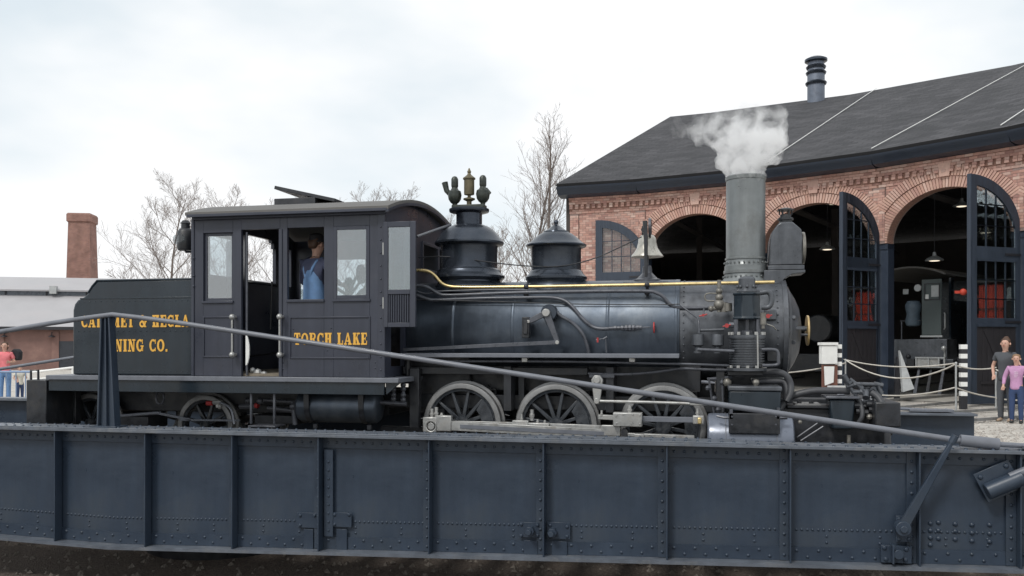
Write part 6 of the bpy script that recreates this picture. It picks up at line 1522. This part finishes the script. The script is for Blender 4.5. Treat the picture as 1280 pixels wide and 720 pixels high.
l0 = dist(965, 467, 21.5); rope(l0, l0.z, s0[0], s0[1]-.08, .05, 'rope seen left of the white sign box, behind the smokebox')
# white sign box with brown board
t = 22.4; sg = thing('sign_board', 'white interpretive box with a brown board and paper below it, left of a striped post', 'sign', dist(1037, 503, t))
def cbox(mb, u0, u1, v0, v1, t, th_):
    a = dist(u0, v0, t); c = dist(u1, v1, t); ex = Vector((RT[0], RT[1], 0)); ey = Vector((FW[0], FW[1], 0)); w = (c-a).dot(ex)
    P = [a+ex*x_+ey*y_+Vector((0,0,z_3-a.z)) for z_3 in (c.z, a.z) for (x_, y_) in ((0,0),(w,0),(w,th_),(0,th_))]
    return mb.add(P, [(0,3,2,1),(4,5,6,7),(0,1,5,4),(1,2,6,5),(2,3,7,6),(3,0,4,7)])
b = MB(); cbox(b, 1028, 1047, 432, 455, t, .25); b.build('box', M['white'], sg, bevel=.01)
b = MB(); cbox(b, 1027, 1048, 428, 431.5, t-.03, .3); b.build('lid', M['white'], sg, bevel=.005)
brn = pmat('brown_board', (.16,.07,.05), .7)
b = MB(); cbox(b, 1027.5, 1047, 456, 487, t+.05, .04); b.build('board', brn, sg)
b = MB(); p_ = [dist(u, v, t-.0) for u, v in ((1030,458),(1043,458),(1042,478),(1031,482))]; b.add(p_+[q+Vector((0,.02,0)) for q in p_], [(0,1,2,3),(7,6,5,4),(0,4,5,1),(1,5,6,2),(2,6,7,3),(3,7,4,0)]); b.build('notice', M['white'], sg, smooth=0)
b = MB(); cbox(b, 1030, 1033, 487, 503, t+.05, .06); cbox(b, 1043, 1046, 487, 503, t+.05, .06); b.build('leg', M['blk_paint'], sg)

# ------------------------------------------------------------------ left background
def tpoint(u, t, z=0): dx, dy = ray(u); return Vector((dx*t, dy*t, z))
# long low shed, ridge receding gently to the right
sh = thing('long_shed', 'long low brick shed with pale stepped metal roof behind the tank', 'building', tpoint(60, 52))
A0, A1 = tpoint(-260, 50), tpoint(330, 56); L = (A1-A0).length; ax_ = (A1-A0)/L; bk_ = Vector((-ax_.y, ax_.x, 0))
def HP(a, d, z): return A0+ax_*a+bk_*d+Vector((0,0,z))
def hbox(mb, a0, a1, d0, d1, z0, z1):
    P = [HP(*q) for q in ((a0,d0,z0),(a1,d0,z0),(a1,d1,z0),(a0,d1,z0),(a0,d0,z1),(a1,d0,z1),(a1,d1,z1),(a0,d1,z1))]; return mb.add(P, [(0,3,2,1),(4,5,6,7),(0,1,5,4),(1,2,6,5),(2,3,7,6),(3,0,4,7)])
ZE = 2.42; D1, Z1, Z2, D2, Z3 = 4.5, 4.72, 5.05, 8.5, 6.15
b = MB(); hbox(b, 0, L, .0, .3, 0, ZE); m = b.build('wall', M['far_brick'], sh, smooth=0)
for k in range(9): 
    b = MB(); hbox(b, 1.5+k*3.0, 1.9+k*3.0, -.08, 0, 0, ZE-.1); b.build('pilaster', M['far_brick'], sh, smooth=0)
b = MB(); hbox(b, -.3, L+.3, -.45, .0, ZE-.02, ZE+.16); b.build('gutter', M['blk_paint'], sh)
b = MB(); b.add([HP(-.3,-.4,ZE+.17), HP(L+.3,-.4,ZE+.17), HP(L+.3,D1,Z1), HP(-.3,D1,Z1)], [(0,1,2,3)]); o = b.build('roof', M['metalroof'], sh, smooth=0); s_ = o.modifiers.new('t', 'SOLIDIFY'); s_.thickness = .06
b = MB(); hbox(b, 0, L, D1+.02, D1+.15, Z1-.3, Z2); b.build('clerestory', pmat('clerestory_glass', (.12,.14,.17), .3), sh)
b = MB(); b.add([HP(-.3,D1-.35,Z2), HP(L+.3,D1-.35,Z2), HP(L+.3,D2,Z3), HP(-.3,D2,Z3)], [(0,1,2,3)]); o = b.build('roof', M['metalroof'], sh, smooth=0); s_ = o.modifiers.new('t', 'SOLIDIFY'); s_.thickness = .1
for k in range(int(L/2.4)):
    b = MB(); hbox(b, k*2.4, k*2.4+.1, D1-.05, D1+.02, Z1-.1, Z2-.02); b.build('mullion', M['blk_paint'], sh, smooth=0)
b = MB(); hbox(b, 0, L, D2, D2+.3, 0, Z3-.1); hbox(b, 0, .3, .3, D2, 0, Z1-1.5); hbox(b, L-.3, L, .3, D2, 0, Z1-1.5); b.build('wall', M['far_brick'], sh, smooth=0)
def on_shed(u):
    dx, dy = ray(u); # intersect with A0 + a*ax
    det = dx*(-ax_.y)+dy*ax_.x; a = (dx*A0.y-dy*A0.x)/(-det) if abs(det) > 1e-9 else 0
    # solve A0 + ax*a = d*t
    M_ = Matrix(((dx, -ax_.x), (dy, -ax_.y))).inverted(); r = M_ @ Vector((A0.x, A0.y)); return r[1]
for (u0, u1) in ((73, 95), (-40, -15), (160, 182)):
    a0, a1 = on_shed(u0), on_shed(u1); b = MB(); hbox(b, a0, a1, -.04, .02, 0, 1.72); d_ = b.build('door', pmat('dark_door', (.03,.035,.045), .5), sh)
for u in (7, 66):
    a0 = on_shed(u); b = MB(); c = HP(a0, -.25, 2.0); b.lathe([(.01,.1),(.18,.0),(.2,-.03),(.01,-.03)], c, 'z', 12); b.tube([c+Vector((0,0,.1)), c+Vector((0,0,.25)), HP(a0, 0, 2.2)], .02, 6); b.build('wall_lamp', M['blk_paint'], sh)
a0 = on_shed(43); b = MB(); hbox(b, a0-.2, a0+.2, D1-.5, D1, Z2-.25, Z2+.25); b.build('roof_vent', M['galv'], sh)
b = MB()
# chimney, tapering square brick
cc = tpoint(103, 70); ex = Vector((math.cos(.35), math.sin(.35), 0)); ey = Vector((-ex.y, ex.x, 0)); ch = MB()
def ring(w, z): return [cc+ex*a*w+ey*c_*w+Vector((0,0,z)) for a, c_ in ((-1,-1),(1,-1),(1,1),(-1,1))]
zt3 = EYE+162*70/FPX; n0 = 0
lev = [(1.06, 0), (.80, zt3-.75), (.90, zt3-.65), (.90, zt3-.12), (.82, zt3)]
V_ = []
for w, z in lev: V_ += ring(w, z)
F_ = [tuple((j*4+k, j*4+(k+1) % 4, (j+1)*4+(k+1) % 4, (j+1)*4+k)) for j in range(len(lev)-1) for k in range(4)] + [tuple(range(len(V_)-4, len(V_)))]
ch.add(V_, F_)
for j in range(len(lev)-1):
    for k in range(4): ch.uv[j*4+k] = [(k*2, lev[j][1]), (k*2+2, lev[j][1]), (k*2+2, lev[j+1][1]), (k*2, lev[j+1][1])]
tag(ch.build('brick_chimney', M['brickwall'], None, smooth=0), 'square tapering red brick chimney rising behind the pale shed roof', 'chimney')
# trees -----------------------------------------------------------------
def bare_tree(c, H, seed, label, spread=1.0, trunks=1, grp='bare winter trees behind the railway', thin=1.0, depth=4, fork=.18, vase=1.0, ks=(15, 8, 6, 4)):
    random.seed(seed); root = thing('bare_tree', label, 'tree', c, grp); tr = MB(); cr = MB()
    def grow(p, d, L, r, lv):
        n = (9, 6, 4, 3, 2)[min(lv, 4)]; pts = [p]; q = p; dd = d.copy(); wob = (.05, .10, .13, .15, .15)[min(lv, 4)]
        for i in range(n):
            dd = (dd+Vector((random.gauss(0, wob), random.gauss(0, wob), random.gauss(0, wob*.5)+(.07*vase if lv else .02)))).normalized(); q = q+dd*L/n; pts.append(q)
        (tr if lv == 0 else cr).tube(pts, r, 7 if lv == 0 else (5 if lv == 1 else 3), r*.25 if lv == 0 else max(r*.3, .0045*thin), caps=False)
        if lv >= depth: return
        k = ks[min(lv, len(ks)-1)]
        for i in range(k):
            f = min(.985, fork+(1-fork)*(i+random.random()*.8)/k) if lv == 0 else min(.98, .12+.88*(i+random.random())/k)
            j = min(int(f*n), n-1); b_ = pts[j].lerp(pts[j+1], f*n-j); a0 = (pts[j+1]-pts[j]).normalized()
            az = i*2.4+random.random()*.9 if lv == 0 else random.random()*6.283
            side = Vector((math.cos(az), math.sin(az), 0)); side = side-a0*side.dot(a0)
            if side.length < .05: continue
            side.normalize(); ang = random.uniform(.55, .85)*spread if lv == 0 else random.uniform(.45, .85)
            nd = (a0*math.cos(ang)+side*math.sin(ang)+Vector((0, 0, .12))).normalized()
            if lv == 0: LL = H*(.50-.33*f)*random.uniform(.8, 1.1)*min(1.05, spread*1.1); rr = r*(.40-.22*f)
            else: LL = L*random.uniform(.42, .70)*(1.1-.5*f); rr = r*.42
            if LL > .1: grow(b_, nd, LL, max(rr, .0055*thin), lv+1)
    for k in range(trunks):
        grow(c+Vector((k*.62, k*.2, 0)), Vector((.02 if k else -.03, 0, 1)).normalized(), H*(1 if k else .94), H*.0105, 0)
    tr.build('trunk', M['bark'], root, smooth=60); cr.build('crown', M['twig'], root, smooth=0); return root
bare_tree(tpoint(224, 45), 9.7, 12, 'bare spreading tree rising behind the locomotive cab, right of the brick chimney', spread=1.15, depth=4, thin=1.0, fork=.15, ks=(18, 9, 6, 3))
bare_tree(tpoint(662, 50), 13.2, 31, 'tall slender twin-trunked bare tree between the two domes', spread=.72, trunks=2, depth=4, thin=.95, fork=.14, ks=(20, 6, 4, 2))
bg_l = [(300, 95, 17.2), (345, 90, 15.5), (465, 95, 17.2), (515, 92, 16.5), (405, 100, 14), (150, 95, 9.5), (560, 98, 15), (620, 90, 12.5), (705, 92, 13)]
for i, (u, t, h) in enumerate(bg_l):
    lab = ['hazy bare tree far behind the rear of the cab roof', 'distant bare tree seen through the cab doorway', 'rounded distant bare tree above the middle of the cab roof', 'distant bare tree above the front of the cab roof', 'low distant bare tree behind the cab windows', 'small distant bare tree over the shed roof left of the cab', 'distant bare tree behind the large steam dome', 'distant bare tree low between the two domes', 'distant bare tree at the left corner of the roundhouse'][i]
    bare_tree(tpoint(u, t), h*1.0, 50+i, lab, spread=1.0, depth=4 if i < 4 else 3, thin=2.0 if i < 4 else 3, fork=.15, ks=(14, 7, 5, 3))
# distant scrub line that reads as one mass
random.seed(9); b = MB()
for i in range(9000):
    u = random.uniform(100, 760); t = random.uniform(98, 125); h = 6.5+2.5*noise.noise(Vector((u*.02, 0, 3))); p = tpoint(u, t, 0); z = random.random()**1.3*h
    d = Vector((random.gauss(0,.35), random.gauss(0,.35), random.uniform(.3,1))).normalized()*random.uniform(.6,1.8); p.z = z
    w = .022; s = Vector((RT[0], RT[1], 0))*w; b.add([p-s, p+s, p+d+s*.3, p+d-s*.3], [(0,1,2,3)])
tag(b.build('distant_brush', M['twig'], None, smooth=0, kind='stuff'), 'hazy line of leafless brush on the horizon')
b = MB(); v0 = [tpoint(u, 128) for u in range(-200, 1400, 40)]
b = MB()
for i in range(60):
    p, q = tpoint(-300+i*20, 130), tpoint(-280+i*20, 130); h0 = 3.0+1.2*noise.noise(Vector((i*.4,0,0))); h1 = 3.0+1.2*noise.noise(Vector(((i+1)*.4,0,0)))
    b.add([p, q, q+Vector((0,3,h1)), p+Vector((0,3,h0)), q+Vector((0,9,0)), p+Vector((0,9,0))], [(0,1,2,3), (3,2,4,5)])
b.build('far_bank', pmat('far_bank_scrub', (.16,.145,.13), .95, var=.3, scale=.6, bump=0), kind='structure', smooth=60)
# blue crowd barrier on the left
fb = thing('crowd_barrier', 'pale blue steel crowd barrier in front of the woman in pink', 'barrier', tpoint(10, 22.8))
for u in range(-100, 44, 12):
    p = tpoint(u, 22.8); b = MB(); b.cyl(p+Vector((0,0,.0)), p+Vector((0,0,.82)), .014 if u % 36 else .025, 6); b.build('bar', M['bluefence'], fb)
b = MB(); b.cyl(tpoint(-110, 22.8, .83), tpoint(38, 22.8, .83), .028, 8); b.cyl(tpoint(-110, 22.8, .12), tpoint(38, 22.8, .12), .02, 8); b.build('rail', M['bluefence'], fb)
b = MB(); b.cyl(tpoint(38, 22.5, .82), tpoint(92, 22.5, .95), .03, 8); b.cyl(tpoint(40, 22.5, .65), tpoint(92, 22.5, .72), .02, 8); b.cyl(tpoint(91, 22.5, 0), tpoint(91, 22.5, .96), .03, 8); tag(b.build('white_rail', M['white'], None), 'white pipe rail behind the rear of the locomotive deck', 'railing')

# ------------------------------------------------------------------ people
SK = pmat('skin', (.55,.33,.25), .55, var=.08, bump=.05); 
def cloth(name, rgb, var=.15): return pmat(name, rgb, .85, var=var, scale=12, bump=.4, bscale=120)
def skinmesh(name, pts, edges, mat, parent, M_, sub=2, root=0):
    me = bpy.data.meshes.new(name); me.from_pydata([M_ @ Vector(p[:3]) for p in pts], edges, []); me.materials.append(mat)
    o = bpy.data.objects.new(name, me); C.objects.link(o); o.parent = parent; BP[o.name] = BP[parent.name]
    s = o.modifiers.new('skin', 'SKIN'); s.use_smooth_shade = True; ss = o.modifiers.new('sub', 'SUBSURF'); ss.levels = sub; ss.render_levels = sub
    if not me.skin_vertices: me.skin_vertices.new()
    k = M_.to_scale()[0]
    for i, p in enumerate(pts):
        r = p[3] if isinstance(p[3], tuple) else (p[3], p[3]); me.skin_vertices[0].data[i].radius = (r[0]*k, r[1]*k); me.skin_vertices[0].data[i].use_root = (i == root)
    me.skin_vertices[0].data[root].use_root = True
    return o
def person(pos, H, yaw, label, top, legs, hair, shoe, elbowL, handL, elbowR, handR, head=(0,0), sleeves=1.0, hairlen=.05, bun=False, female=False, cap=None, shoes=True, bib=None):
    """unit figure 1.0 tall, faces -Y; x = its left positive. pos = feet"""
    root = thing('person', label, 'person', pos)
    M_ = Matrix.Rotation(yaw, 4, 'Z') @ Matrix.Scale(H, 4); Rt = M_
    hw = .105 if female else .12
    hx_, hy = head
    B = [(0,0,.53,(.075,.06)), (0,.005,.62,(.066,.05)), (0,0,.72,(.085,.058)), (0,.005,.80,(.044,.032)), (hx_*.3,-.002,.835,.028), (hx_*.7,-.006,.865,.032),
         (hx_,-.012,.895,(.040,.046)), (hx_,-.008,.935,(.047,.055)), (hx_,-.004,.972,(.036,.042))]
    E = [(0,1),(1,2),(2,3),(3,4),(4,5),(5,6),(6,7),(7,8)]
    def add(p, par): B.append(p); E.append((par, len(B)-1)); return len(B)-1
    for s, el_, ha in ((1, elbowL, handL), (-1, elbowR, handR)):
        a = add((s*hw*.90,.0,.788,.022), 3); e = add((el_[0]*1,el_[1],el_[2],.022), a); w = add((ha[0],ha[1],ha[2],.015), e)
        dirv = (Vector(ha)-Vector(el_)).normalized(); pm = Vector(ha)+dirv*.025; pidx = add((pm.x,pm.y,pm.z,(.021,.012)), w)
        sidev = dirv.cross(Vector((0,1,0))); sidev = sidev.normalized() if sidev.length > .1 else Vector((1,0,0))
        for f in range(4):
            st_ = pm+sidev*(.012*(f-1.5))+dirv*.012; kn = st_+dirv*(.020-.003*abs(f-1.5)); tp = kn+(dirv*.014+Vector((0,-.008,-.004)))
            i1 = add((st_.x,st_.y,st_.z,.0055), pidx); i2 = add((kn.x,kn.y,kn.z,.005), i1); add((tp.x,tp.y,tp.z,.0042), i2)
        th_ = pm-dirv*.008+sidev*.022*(-s); i1 = add((th_.x,th_.y,th_.z,.0062), pidx); t2 = th_+dirv*.02+sidev*.008*(-s); add((t2.x,t2.y,t2.z,.005), i1)
        h_ = add((s*.052,.0,.49,.050), 0); k_ = add((s*.055,-.005,.275,.034), h_); an = add((s*.058,.012,.05,.021), k_); ft = add((s*.060,-.03,.022,(.018,.012)), an)
    bd = skinmesh('body', B, E, SK, root, Rt)
    # clothes: thicker shells over the same joints
    T = [(0,0,.47,(.094,.076)), (0,.0,.52,(.093,.074)), (0,.004,.60,(.084,.066)), (0,.002,.68,(.092,.066)), (0,.002,.755,(.096,.064)), (0,.004,.812,(.062,.050)), (0,.006,.842,(.040,.040))]; Et = [(0,1),(1,2),(2,3),(3,4),(4,5),(5,6)]
    for s, el_ in ((1, elbowL), (-1, elbowR)):
        T.append((s*hw*.93,.0,.793,.040)); Et.append((4, len(T)-1)); ea = Vector(el_); sh_ = Vector((s*hw,0,.797)); m_2 = sh_.lerp(ea, min(1, sleeves)); T.append((m_2.x,m_2.y,m_2.z,.031)); Et.append((len(T)-2, len(T)-1))
        if sleeves > 1:
            ha = Vector(handL if s > 0 else handR); w = ea.lerp(ha, sleeves-1); T.append((w.x,w.y,w.z,.022)); Et.append((len(T)-2, len(T)-1))
    skinmesh('shirt', T, Et, top, root, Rt)
    Lg = [(0,0,.58,(.080,.062)), (0,.004,.515,(.087,.070))]; El = [(0,1)]
    for s in (1, -1):
        n_0 = len(Lg); Lg += [(s*.052,.002,.47,.058), (s*.055,-.004,.275,.042), (s*.058,.010,.065,.033), (s*.058,.010,.035,.032)]; El += [(1, n_0), (n_0, n_0+1), (n_0+1, n_0+2), (n_0+2, n_0+3)]
    skinmesh('trousers', Lg, El, legs, root, Rt)
    for s in (1, -1):
        skinmesh('shoe', [(s*.058,.040,.026,(.028,.024)), (s*.060,-.01,.026,(.031,.026)), (s*.062,-.06,.020,(.031,.020)), (s*.063,-.095,.016,(.024,.014))], [(0,1),(1,2),(2,3)], shoe, root, Rt, sub=1)
    # hair
    hr = [(hx_,.012,.972,(.047,.050)), (hx_,.030,.940,(.048,.036)), (hx_,.036,.940-hairlen*.6,(.042,.028)), (hx_,.034,.935-hairlen,(.034,.022))]; Eh = [(0,1),(1,2),(2,3)]
    hr += [(hx_,-.016,.990,(.038,.026))]; Eh += [(0,4)]
    for s in (1, -1):
        n_h = len(hr); hr += [(hx_+s*.040,.004,.955,.016), (hx_+s*.044,.010,.925,.013)]; Eh += [(0,n_h),(n_h,n_h+1)]
        if hairlen > .045: hr += [(hx_+s*.040,.016,.895-hairlen*.2,.012)]; Eh += [(n_h+1,n_h+2)]
    if bun: n_h = len(hr); hr += [(hx_,.035,.995,.026), (hx_,.040,1.015,.022)]; Eh += [(0,n_h),(n_h,n_h+1)]
    skinmesh('hair', hr, Eh, hair, root, Rt, sub=2)
    # face
    f = MB()
    for s in (1, -1): f.ball((hx_+s*.017,-.058,.934), .005, 6)
    f.xform(Rt); o = f.build('eyes', M['blk_paint'], None)
    for o in LAST: o.parent = root
    f = MB(); f.ball((hx_,-.064,.920), .009, 6, 1.3)
    for s in (1, -1): f.ball((hx_+s*.050,.0,.925), .012, 6, 1.4)
    f.xform(Rt); o = f.build('nose_and_ears', SK, None)
    for o in LAST: o.parent = root
    f = MB(); f.box(hx_-.014, hx_+.014, -.0625, -.052, .899, .903); f.xform(Rt); o = f.build('mouth', pmat('lips', (.45,.16,.14), .5), None)
    for o in LAST: o.parent = root
    if cap:
        f = MB(); f.lathe([(.054, .945), (.056, .965), (.054, .995), (.03, 1.01), (.005, 1.012)], (hx_, -.002, 0), 'z', 20); f.add([(hx_-.035,-.04,.955),(hx_+.035,-.04,.955),(hx_+.028,-.095,.945),(hx_-.028,-.095,.945),(hx_-.035,-.04,.962),(hx_+.035,-.04,.962),(hx_+.028,-.095,.951),(hx_-.028,-.095,.951)], [(0,3,2,1),(4,5,6,7),(0,1,5,4),(1,2,6,5),(2,3,7,6),(3,0,4,7)])
        f.xform(Rt); o = f.build('cap', cap, None); o.parent = root
    if bib:
        # overalls: back panel and two straps
        sk_ = skinmesh('overalls_bib', [(0,.004,.46,(.100,.082)), (0,.006,.535,(.099,.080)), (0,.010,.60,(.092,.075)), (0,.013,.67,(.090,.072)), (0,.016,.735,(.082,.068)), (0,.020,.77,(.04,.050))], [(0,1),(1,2),(2,3),(3,4),(4,5)], bib, root, Rt)
        for s in (1, -1): skinmesh('strap', [(s*.02,.068,.68,.012), (s*.045,.066,.75,.011), (s*.062,.035,.81,.011), (s*.060,-.02,.83,.011), (s*.045,-.066,.76,.011), (s*.04,-.068,.68,.012)], [(0,1),(1,2),(2,3),(3,4),(4,5)], bib, root, Rt, sub=1)
    return root
navy = cloth('navy_shirt', (.065,.075,.13)); denim = cloth('denim', (.15,.27,.48)); dkden = cloth('dark_denim', (.035,.06,.14)); blk = cloth('black_cloth', (.018,.018,.022)); gry = cloth('charcoal_trousers', (.075,.08,.09)); pink = cloth('coral_top', (.72,.20,.22)); lil = cloth('lilac_shirt', (.50,.27,.45)); brn_h = pmat('brown_hair', (.07,.035,.02), .6, scale=60); lt_h = pmat('light_brown_hair', (.22,.13,.07), .6, scale=60)
def facing(pos, target=(0, 0)):
    v = Vector((target[0]-pos.x, target[1]-pos.y)); return math.atan2(v.y, v.x)+math.pi/2
# woman in black beside the right door
p = tpoint(1257, 17.6, 0)
w1 = person(p, 1.68, facing(p)-.35, 'woman in a black top and charcoal trousers standing at the rope beside the girl', gry, gry, brn_h, cloth('tan_shoes', (.4,.3,.22)), (.155,.01,.655), (.15,-.06,.54), (-.15,.02,.65), (-.10,-.09,.55), female=True, sleeves=.55, hairlen=.05, bun=True)
w1.children[1].data.materials[0] = cloth('charcoal_top', (.05,.052,.058))
p = tpoint(1270.5, 17.2, 0)
g1_ = person(p, 1.36, facing(p)-.1, 'girl in a lilac long-sleeved shirt and blue jeans beside the woman in black', lil, dkden, lt_h, cloth('dark_shoes', (.03,.03,.03)), (.15,.01,.66), (.16,-.05,.54), (-.15,.01,.66), (-.16,-.05,.54), female=True, sleeves=1.9, hairlen=.03)
f = MB(); random.seed(2)
for r_, (z, wd) in enumerate(((.735, .05), (.715, .06), (.69, .05), (.665, .035))):
    x_ = -wd/2
    while x_ < wd/2: w = random.uniform(.004, .012); f.box(x_, min(x_+w, wd/2), -.0695, -.066, z, z+.009); x_ += w+.003
f.xform(Matrix.Rotation(facing(p)-.1, 4, 'Z') @ Matrix.Scale(1.36, 4)); o = f.build('shirt_print', cloth('print_white', (.75,.6,.72)), None); o.parent = g1_
# woman in coral and child on the left
p = tpoint(6, 23.6, 0)
person(p, 1.62, facing(p)-.25, 'woman in a coral pink top and blue jeans by the crowd barrier', pink, denim, brn_h, cloth('white_shoes', (.7,.7,.7)), (.15,.0,.66), (.10,-.14,.66), (-.15,.02,.65), (-.10,-.12,.58), female=True, sleeves=.7, hairlen=.09)
p = tpoint(25, 23.3, 0)
person(p, .98, facing(p)+.3, 'small child in a pale vest and green shoes beside the woman in coral pink', cloth('cream_vest', (.6,.58,.5)), dkden, lt_h, cloth('green_shoes', (.05,.45,.15)), (.16,-.02,.66), (.12,-.11,.66), (-.16,.0,.66), (-.12,-.10,.60), sleeves=.6, hairlen=.03)
c = dist(21, 443, 23.75); b = MB(); b.prism([(c.x-.13, c.z-.16), (c.x+.13, c.z-.16), (c.x+.15, c.z+.06), (c.x+.08, c.z+.15), (c.x-.08, c.z+.15), (c.x-.15, c.z+.06)], c.y-.07, c.y+.07)
tag(b.build('shoulder_bag', blk, None, bevel=.04), 'black bag carried at the side of the woman in coral pink', 'bag')
# engineer in the cab window, seen from behind
Ye = 9.38; c = at(394, 312, Ye); H_ = 1.58
ea = person(Vector((c.x, Ye, FLZ+.03)), H_, math.radians(180-24), 'engineer in navy shirt, light blue overalls and dark cap leaning at the cab window', navy, denim, brn_h, blk, (.17,-.03,.66), (.10,-.16,.66), (-.17,-.03,.66), (-.12,-.16,.64), sleeves=1.6, hairlen=.04, head=(-.012,0), cap=blk, bib=denim)
